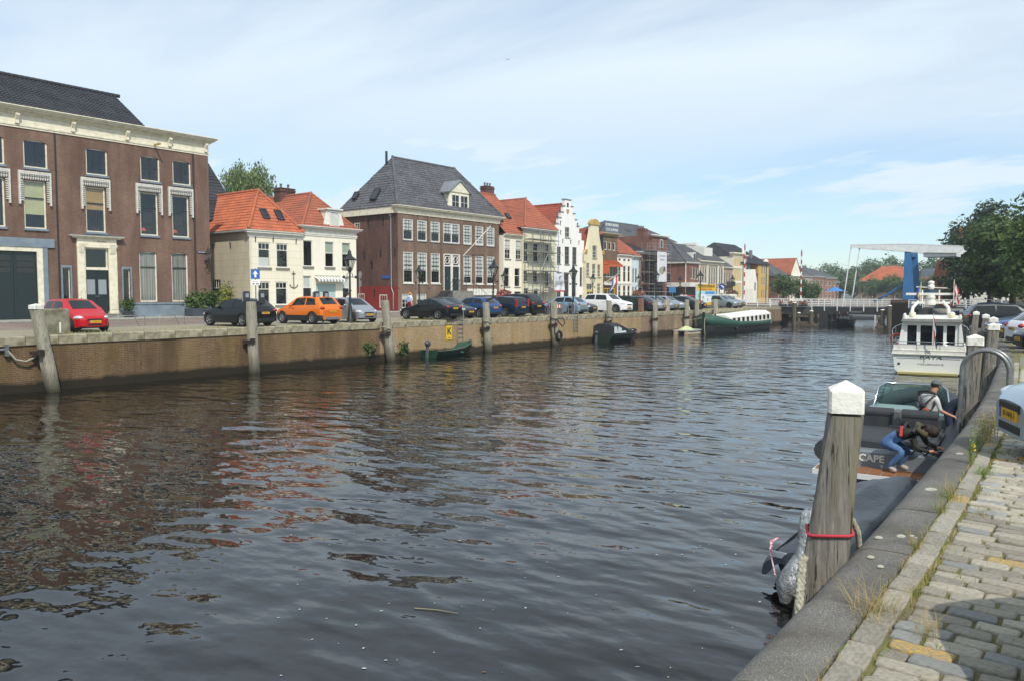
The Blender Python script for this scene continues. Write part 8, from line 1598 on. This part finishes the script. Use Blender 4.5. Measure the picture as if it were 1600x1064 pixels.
lamp('lamp post on the pavement in front of the brick mansion windows', -49.5, 49.95, 4.2); lamp('lamp post ringed with red flowers before the narrow white house', -49.5, 62.1, 4.0, 0, ('big round basket of red and pink geraniums on a lamp post before the white house', [PL_R,PL_R,PL_P,PL_G])); lamp('lamp post on the pavement before the pale yellow bell gable house', -49.5, 78.8, 4.0)
lamp('lamp post with brownish flower basket before the white orange roofed house', -49.5, 89.9, 4.2, 0, ('round basket of faded pink flowers on a lamp post before the scaffold', [PL_D,PL_P,PL_G,PL_R])); lamp('lamp post under the white canopy of the corner building', -49.5, 101.8, 4.2); lamp('lamp post on the far street in front of the cream shuttered house', -46.0, 112, 4.4, 0, ('brown hanging flower basket low on a lamp post near the bridge', [PL_D,PL_D,PL_G,PL_P]))
tl = thing('street_light', 'tall thin modern street light with curved arm by the bridge', 'street light', (-45.7,125,Q)); mb = MB(); mb.tube([(0,0,0),(0,0,6.2),(.1,-.3,6.7),(.3,-1.0,6.9)],[.1,.07,.06,.05],8); mb.build('mast', mat('green_grey_mast', '#4c5a58', .5), tl); mb = MB(); mb.lathe([(.45,6.75),(.3,7.0),(.05,7.15)],10,(.3,-1.1,0)); mb.build('lamp_head', WHITE, tl)
wl_ = thing('wall_lamp', 'black lantern on a bracket at the corner of the big brown brick house', 'wall lamp', (-54.35, 32.55, Q+4.05)); lantern(wl_, 0, 0, .1, .8); mb = MB(); mb.tube([(-.63,0,-.45),(-.3,0,-.45),(0,0,-.1),(0,0,.12)],.03,6); mb.tube([(-.63,0,.1),(-.35,0,.0),(0,0,.1)],.025,6); mb.build('bracket', IRON, wl_)
# signs
BLUE = mat('traffic_blue', '#2560b0', .4); SIGNW = mat('sign_white', '#e6e6e2', .5); SIGNBK = mat('sign_back_grey', '#9a9d9e', .5, .3)
sg_ = thing('traffic_sign', 'blue square sign with white upward arrow and white plate below', 'road sign', (-44,29.6,Q), R(52)); mb = MB(); mb.cyl((0,.03,0),(0,.03,3.3),.04,n=8); mb.build('sign_post', STEEL, sg_); mb = MB(); mb.box(-.27,.27,-.03,.0,2.62,3.25); p_ = mb.build('blue_panel', BLUE, sg_)
mb = MB(); mb.prism([(-.06,-.03,2.72),(.06,-.03,2.72),(.06,-.03,2.95),(.17,-.03,2.92),(0,-.03,3.17),(-.17,-.03,2.92),(-.06,-.03,2.95)], (0,-.008,0)); mb.build('white_arrow', SIGNW, p_); mb = MB(); mb.box(-.27,.27,-.03,.0,2.22,2.56); u_ = mb.build('under_plate', SIGNW, sg_); lettering('m.u.v.', .13, PLATE_T, u_, (0,-.034,2.46), (R(90),0,0)); mb = MB(); mb.box(-.2,-.05,-.036,-.031,2.28,2.34); mb.box(.03,.2,-.036,-.031,2.28,2.34); mb.build('printed_symbol', PLATE_T, u_)
sb = thing('traffic_sign', 'grey back of a round sign with square plate in the alley beside the mansion', 'road sign', (-50,43.5,Q), R(-20)); mb = MB(); mb.cyl((0,0,0),(0,0,3.5),.04,n=8); mb.build('sign_post', STEEL, sb); mb = MB(); mb.cyl((0,.03,3.2),(0,.06,3.2),.32,n=20); mb.build('round_panel', SIGNBK, sb); mb = MB(); mb.box(-.26,.26,.03,.05,2.25,2.75); mb.build('plate', SIGNBK, sb)
ar = thing('traffic_sign', 'round blue arrow sign with small white plate near the bridge', 'road sign', (-38.5,90.5,Q), R(22)); mb = MB(); mb.cyl((0,0,0),(0,0,2.9),.05,n=8); mb.build('sign_post', STEEL, ar); mb = MB(); mb.cyl((0,-.05,2.55),(0,-.08,2.55),.36,n=18); d_ = mb.build('blue_disc', mat('deep_sign_blue', '#2b3f8f', .4), ar); mb = MB(); mb.prism([(-.2,-.085,2.7),(.22,-.085,2.32),(.24,-.085,2.5),(.1,-.085,2.62)], (0,-.006,0)); mb.build('white_arrow', SIGNW, d_); mb = MB(); mb.box(-.22,.22,-.06,-.03,1.75,2.1); mb.build('plate', SIGNW, ar)
bs = thing('traffic_sign', 'small blue information panel on a post beside the banner scaffold', 'road sign', (-49,98.5,Q)); mb = MB(); mb.cyl((0,0,0),(0,0,2.6),.04,n=8); mb.build('sign_post', STEEL, bs); mb = MB(); mb.box(-.5,.5,-.06,-.02,1.8,2.6); mb.build('blue_panel', mat('pale_traffic_blue', '#3a86c4', .4), bs)
ks = thing('harbour_sign', 'yellow panel with black letter K fixed on the far quay wall', 'sign', (XQ+.05, 37.45, 1.42), R(90)); mb = MB(); mb.box(-.27,.27,-.03,.0,-.46,.46); p_ = mb.build('yellow_panel', mat('yellow_sign', '#dcb52c', .45), ks); mb = MB(); mb.box(-.3,.3,-.04,.0,.46,.5); mb.build('top_edge', BLACK, ks); lettering('K', .62, BLACK, p_, (0,-.035,.06), (R(90),0,0), bold=.012); lettering('mariphoon', .07, BLACK, p_, (0,-.034,-.34), (R(90),0,0))
# quay ladders
def qladder(label, y, z0, rails=1):
    t = thing('quay_ladder', label, 'ladder', (XQ, y, Q))
    for s in (-.27,.27): mb = MB(); mb.tube([(.12,s,z0),(.12,s,.7),(.05,s,.92),(-.35,s,.92),(-.45,s,.75),(-.45,s,.0)],.03,7); mb.build('handrail', STEEL, t)
    mb = MB(); k = z0+.1
    while k < .1: mb.cyl((.12,-.27,k),(.12,.27,k),.02,n=6); k += .28
    mb.cyl((-.45,-.27,.45),(-.45,.27,.45),.02,n=6); mb.cyl((.0,-.27,.92),(.0,.27,.92),.02,n=6); mb.build('rung', STEEL, t)
qladder('galvanised quay ladder above the green rowing boat', 38.5, -1.5); qladder('galvanised quay ladder before the pale blue hatchback', 52.3, -1.3)
# charging posts
for i, (x, y, lb) in enumerate(((-35.6,23.2,'dark charging box partly behind the pile by the black hatchback'),(-35.45,24.0,'dark charging box on white post behind the black hatchback'),(-35.45,27.5,'dark charging box on grey post at the tail of the orange hatchback, nearer one'),(-35.4,28.1,'dark charging box on white post at the tail of the orange hatchback, farther one'))):
    t = thing('charging_post', lb, 'charging post', (x,y,Q), R(80), 'charging posts on the far quay'); mb = MB(); mb.cyl((0,0,0),(0,0,1.75),.05,n=8); mb.build('post', WHITE if i % 2 else STEEL, t); mb = MB(); mb.bbox(-.02,.32,-.16,.02,1.15,1.82,.05); mb.build('charger_box', mat('anthracite_box', '#2c3136', .5), t); mb = MB(); mb.box(.06,.24,-.168,-.16,1.5,1.7); mb.build('display', mat('grey_display', '#8c9299', .3), t)
# bike racks, block, planters
for y in (20.0, 22.2):
    t = thing('bike_rack', 'low bent steel bicycle rack, the one nearer the red car' if y < 21 else 'low bent steel bicycle rack, the one nearer the black hatchback', 'bike rack', (-40.7,y,Q)); mb = MB(); mb.tube([(0,-.75,0),(0,-.75,.5),(0,-.7,.55),(0,.05,.55),(0,.1,.5),(0,.35,.0)],.025,6); mb.tube([(0,.1,.55),(0,.6,.55),(0,.65,.5),(0,.65,0)],.025,6); mb.build('hoop', STEEL, t)
cb = thing('concrete_block', 'grey concrete block standing on the quay beside the red car', 'concrete block', (-35.55,14.15,Q), R(4)); mb = MB(); mb.bbox(-.4,.4,-.47,.47,0,1.05,.03); mb.build('block', mat('mossy_concrete', '#8b8674', .9, col2='#57553f', vs=2.5, va=(.4,.65), bump=.3), cb); mb = MB(); mb.box(.41,.44,-.0,.06,.05,.5); mb.build('metal_tab', WHITE, cb)
def bush(label, x, y, z, r, n, mats, sz, name='shrub'):
    t = thing(name, label, 'shrub', (x,y,z)); link('foliage', leaf_mesh([((0,0,r[2]*.9),r),((r[0]*.4,r[1]*.3,r[2]*1.1),tuple(v*.6 for v in r)),((-r[0]*.4,-r[1]*.4,r[2]*.9),tuple(v*.6 for v in r))], n, sz, mats, int(y*9)), t); mb = MB(); mb.tube([(0,0,-.1),(.02,0,r[2])],.03,5); mb.build('stem', BARK, t)
pl = thing('planter', 'large dark grey planter at the corner of the big brown brick house', 'planter', (-53.0,31.3,Q)); mb = MB(); mb.bbox(-.6,.6,-1.2,1.3,0,.62,.04); mb.build('box', mat('anthracite_planter', '#3d434a', .5), pl); bush('dark green bush in the large grey planter', -53.0, 31.2, Q+.6, (.6,1.15,.6), 1500, LEAF_M, .11); bush('yellow green feathery shrub beside the large grey planter', -53.4, 33.3, Q+.1, (.4,.5,1.3), 1200, leafmat('yellow_shrub', '#8a8f3c', '#6f7a34', '#a39a4a'), .09)
for y, lb in ((23.2,'small clipped bush in a pot left of the panelled door'),(26.35,'small clipped bush in a dark pot right of the panelled door')):
    t = thing('plant_pot', 'dark square pot %s of the panelled door' % ('left' if y < 25 else 'right'), 'plant pot', (-54.2,y,Q+.05)); mb = MB(); mb.bbox(-.22,.22,-.25,.25,0,.45,.03); mb.build('pot', DKGREY, t); bush(lb, -54.2, y, Q+.55, (.32,.36,.4), 700, LEAF_M, .07)
# weeds on the far wall
for y, h, lb in ((30.6,.7,'green weed clump growing on the quay wall near the brick change'),(33.3,.6,'thin green weed right of the pile between silver car and coupe'),(41.0,1.0,'dark ivy strand on the wall behind the roped pile')):
    t = thing('wall_weed', lb, 'weed', (XQ+.08,y,.45)); link('foliage', leaf_mesh([((0,0,h*.4),(.1,.3,h*.5))], 160, .09, LEAF_M, int(y)), t)
GR_ = GR_G
q = MB(); r_ = random.Random(2)
for i in range(2200):
    y = r_.uniform(8, 98); x = XQ-.62-abs(r_.gauss(0,.35)); k = 0 if r_.random() < .5 else 1
    if math.sin(y*1.3)+math.sin(y*.37+1) < -.3 and y < 45: continue
    w = .02; h = r_.uniform(.04,.13); b = r_.uniform(0,PI); q.add([(x-w*math.cos(b),y-w*math.sin(b),Q-.01),(x+w*math.cos(b),y+w*math.sin(b),Q-.01),(x+r_.uniform(-.04,.04),y,Q+h)], [(0,1,2)], k)
q.build('verge_grass', [GR_G, GR_D], kind='stuff')
# stump, container, posts, bicycles, barrier
st_ = thing('timber_bollard', 'thick weathered timber bollard on the quay beside the lamp post', 'bollard', (-35.35,69.6,Q)); mb = MB(); mb.cyl((0,0,0),(.02,.05,1.1),.42,.38,n=10); mb.build('trunk', WOODL, st_)
ct = thing('waste_container', 'dark green waste container beside the white sport utility car', 'container', (-36.3,63.9,Q)); mb = MB(); mb.bbox(-.75,.75,-.65,.65,.08,1.35,.05); mb.build('bin', GREEND, ct); mb = MB(); mb.loft([[(-.78,-.68,1.35),(.78,-.68,1.35),(.78,.68,1.35),(-.78,.68,1.35)],[(-.5,-.6,1.5),(.5,-.6,1.5),(.5,.6,1.5),(-.5,.6,1.5)]]); mb.build('lid', GREEND, ct)
rpst = thing('rusty_post', 'rusty square post beside the green waste container', 'post', (-35.1,64.2,Q)); mb = MB(); mb.bbox(-.2,.2,-.2,.2,0,1.25,.03); mb.build('post', mat('rusty_post_paint', '#7c6a5a', .8, col2='#8a4a34', vs=3), rpst)
def bicycle(label, x, y, rz, m):
    t = thing('bicycle', label, 'bicycle', (x,y,Q), rz, 'bicycles parked on the far quay')
    for yy in (-.52,.52):
        mb = MB(); mb.tube([(0,yy+.33*math.cos(a),.35+.33*math.sin(a)) for a in [2*PI*k/18 for k in range(18)]],.02,5,closed=True); w_ = mb.build('wheel', TYRE, t); q = MB(); [q.bar((0,yy,.35),(0,yy+.32*math.cos(a),.35+.32*math.sin(a)),.006) for a in [PI*k/5 for k in range(10)]]; q.build('spokes', STEEL, w_)
    mb = MB(); mb.tube([(0,-.52,.35),(0,-.1,.35),(0,-.2,.85)],.02,6); mb.tube([(0,-.1,.35),(0,.38,.8),(0,-.18,.78)],.02,6); mb.tube([(0,.52,.35),(0,.4,.75),(0,.36,1.0)],.02,6); mb.tube([(0,-.52,.35),(0,-.19,.78)],.015,6); mb.build('frame', m, t)
    mb = MB(); mb.tube([(-.28,.25,1.02),(-.2,.36,1.04),(.2,.36,1.04),(.28,.25,1.02)],.016,6); mb.build('handlebar', STEEL, t); mb = MB(); mb.ell((0,-.22,.9),(.08,.14,.04),8,4); mb.build('saddle', BLACK, t)
bicycle('black bicycle leaning by the pile with the tyre', -36.0, 49.9, R(60), BLACK); bicycle('silver bicycle behind the black one by the scaffolded house', -36.5, 50.5, R(75), STEEL); bicycle('red framed bicycle nearest the pale blue hatchback', -36.2, 51.2, R(50), mat('red_frame', '#a83a30', .4)); bicycle('white bicycle parked in front of the beige house side wall', -50.5, 33.2, R(70), WHITE)
br_ = thing('road_barrier', 'red and white striped road barrier beside the bicycles', 'barrier', (-35.6,51.3,Q), R(85)); mb = MB()
for k in range(8): mb.box(-.6+.15*k,-.6+.15*(k+1),-.02,.02,.55,.8,k % 2)
mb.build('striped_board', [SIGNW, mat('barrier_orange', '#c8502c', .6)], br_); mb = MB(); mb.box(-.55,-.5,-.2,.2,0,.9); mb.box(.5,.55,-.2,.2,0,.9); mb.build('stand', STEEL, br_)
# billboard
bb = thing('billboard', 'yellow and pale blue advertising billboard with pictures standing on the far quay', 'billboard', (-38.0,82.3,Q), R(90)); BY = mat('billboard_yellow', '#e0b428', .5); BBL = mat('billboard_sky', '#a9cfdd', .5); BBW = mat('billboard_white', '#dfe5e4', .5); BBB = mat('billboard_blue', '#4b92c8', .5); BGR = mat('billboard_green', '#8fae4a', .6); BDK = mat('billboard_ink', '#4a3b1c', .6)
mb = MB(); mb.box(0,5.3,0,.12,.35,2.75); mb.build('panel', BBL, bb); mb = MB(); mb.box(0,5.3,-.012,0,2.0,2.75); mb.box(.9,4.6,-.012,0,.35,.68); mb.build('yellow_field', BY, bb); mb = MB(); mb.box(2.3,5.0,-.010,0,.7,1.55); mb.box(1.1,2.2,-.010,0,.72,1.6); mb.build('white_field', BBW, bb); mb = MB(); mb.box(2.3,4.9,-.016,-.0101,1.62,1.92); mb.box(2.5,4.6,-.016,-.0101,1.38,1.44); mb.build('blue_field', BBB, bb)
lettering('GOEDKOPERKAS', .44, BDK, bb, (2.65,-.02,2.5), (R(90),0,0), bold=.012, sx=1.3, shear=.2); lettering('NERGENS ZO GOED', .24, mat('billboard_red', '#b8622a', .6), bb, (2.65,-.02,2.15), (R(90),0,0), bold=.01, sx=1.4)
for x, z, r, m in ((.7,1.45,.3,BGR),(.65,.85,.28,CREAMP),(1.75,1.25,.2,GREYINK),(1.65,.75,.2,mat('billboard_plum', '#5b3a4e', .6)),(3.0,1.0,.16,GREYINK),(4.1,1.05,.16,GREYINK)): mb = MB(); mb.cyl((x,-.02,z),(x,-.011,z),r,n=14); mb.build('printed_picture', m, bb)
mb = MB(); mb.box(.3,.4,.12,.22,0,2.7); mb.box(4.9,5.0,.12,.22,0,2.7); mb.box(-.1,5.4,-.3,.6,.1,.3); mb.build('trailer_frame', STEEL, bb)
wc = thing('site_container', 'white site cabin beside the road before the bridge', 'site cabin', (-39.5,95.5,Q), R(90)); mb = MB(); mb.bbox(0,2.2,0,2.0,.1,1.6,.04); mb.build('cabin', WHITE, wc); MB().box(.4,1.4,-.02,.02,.6,1.3).build('window', GLASS_DK2, wc)
# people on the far quay
STAND = dict(pelvis=(0,0,.93), spine=(0,.0,1.1), chest=(0,.01,1.34), neck=(0,.02,1.52), head=(0,.04,1.64), crown=(0,.05,1.75), lhip=(-.1,0,.88), lknee=(-.11,.08,.48), lankle=(-.11,-.02,.08), ltoe=(-.11,.13,.04), rhip=(.1,0,.88), rknee=(.12,.14,.49), rankle=(.12,.18,.1), rtoe=(.12,.33,.06), lsho=(-.19,.0,1.42), lelb=(-.26,.0,1.14), lwri=(-.24,.14,.93), lhand=(-.23,.19,.87), rsho=(.19,0,1.42), relb=(.26,-.02,1.14), rwri=(.26,.12,.95), rhand=(.25,.17,.89))
cl_sum = lambda a, b, c: 0 if (a in ('neck','head') or a[1:] in ('elb','wri','knee')) else 3 if a[1:] == 'ankle' else 2 if (a[1:] == 'hip' or a == 'pelvis') else 1
pd, m_, H = person('person in orange hat, white shirt and red shorts with a pale blue backpack', (-47.0,46.3,Q), R(20), STAND, cl_sum); finish(pd, m_, [SKIN, mat('white_shirt', '#dcdcd8', .9), mat('red_shorts', '#a83440', .9), BLACK]); cap_on(pd, H, mat('orange_hat', '#d0863c', .8), .11, False, 'sun_hat', .08); mb = MB(); mb.bbox(-.16,.16,-.32,-.12,1.0,1.46,.06); mb.build('backpack', mat('pale_blue_bag', '#7f9cc4', .8), pd)
for x, y, lb, c1, c2 in ((-52.2,44.2,'person in white shirt near the shop awning of the white house','#d8d5cf','#3b4450'),(-47.0,97.2,'left person of the pair in pale tops behind the red car','#dcdad6','#4a3a3a'),(-47.0,98.3,'right person of the pair in pale tops behind the red car','#d9b8b0','#3c4252')):
    p_, m_, H = person(lb, (x,y,Q), R(200), STAND, cl_sum); finish(p_, m_, [SKIN, mat('top_'+lb[:12].replace(' ','_'), c1, .9), mat('legs_'+lb[:12].replace(' ','_'), c2, .9), BLACK]); hair_on(p_, H, HAIR)
# ================================================================== thin summer haze
hz = MB(); hz.box(-240, 120, -30, 520, -3.2, 34); hm = bpy.data.materials.new('summer_haze'); hm.use_nodes = True; hm.node_tree.nodes.clear()
_o = nd(hm.node_tree, 'ShaderNodeOutputMaterial'); _v = nd(hm.node_tree, 'ShaderNodeVolumePrincipled'); _v.inputs['Density'].default_value = .0005; _v.inputs['Color'].default_value = (.86,.93,1,1); _v.inputs['Anisotropy'].default_value = .2
hm.node_tree.links.new(_v.outputs[0], _o.inputs['Volume']); hz.build('haze', hm, kind='stuff')
# ================================================================== flecks on the water, a bird
q = MB(); r_ = random.Random(12)
for i in range(420):
    d = 4 + 22*r_.random()**1.2; a = R(90+38 + r_.uniform(-36, 22)); x, y = d*math.cos(a), d*math.sin(a)
    if x > XR(max(-9, y)) - .5 or x < -33: continue
    s = r_.uniform(.006, .016); e = s*r_.uniform(.5, 2.2); b = r_.uniform(0, PI); c_, s_ = math.cos(b), math.sin(b)
    q.add([(x+u*e*c_-v*s*s_, y+u*e*s_+v*s*c_, .006) for u, v in ((-1,-.6),(0,-1),(1,-.5),(.8,.7),(-.2,1),(-.9,.6))], [(0,1,2,3,4,5)], 0 if r_.random() < .8 else 1)
q.build('floating_flecks', [mat('pale_fleck', '#a9aca6', .8), mat('brown_leaf_fleck', '#6a5a3a', .8)], kind='stuff')
tg = thing('floating_twig', 'thin pale twig floating on the water at the foot of the picture', 'twig', (-6.6, 6.9, .012), R(20)); mb = MB(); mb.tube([(-.28,0,0),(0,.03,.004),(.3,.02,0)], [.007,.006,.003], 5); mb.build('stem', mat('pale_twig', '#8d8468', .8), tg)
bd = thing('bird', 'tiny dark bird flying high above the roofs', 'bird', (-37.5, 47.5, 21.6), R(30)); bd.scale = (.35,.35,.35); mb = MB(); mb.ell((0,0,0),(.09,.22,.08),8,5); mb.prism([(0,.08,0),(.55,-.05,.12),(.5,-.15,.12),(0,-.1,0)],(0,0,.02)); mb.prism([(0,.08,0),(-.55,-.05,.12),(-.5,-.15,.12),(0,-.1,0)],(0,0,.02)); mb.build('body', mat('dark_feathers', '#3a3a3c', .8), bd)
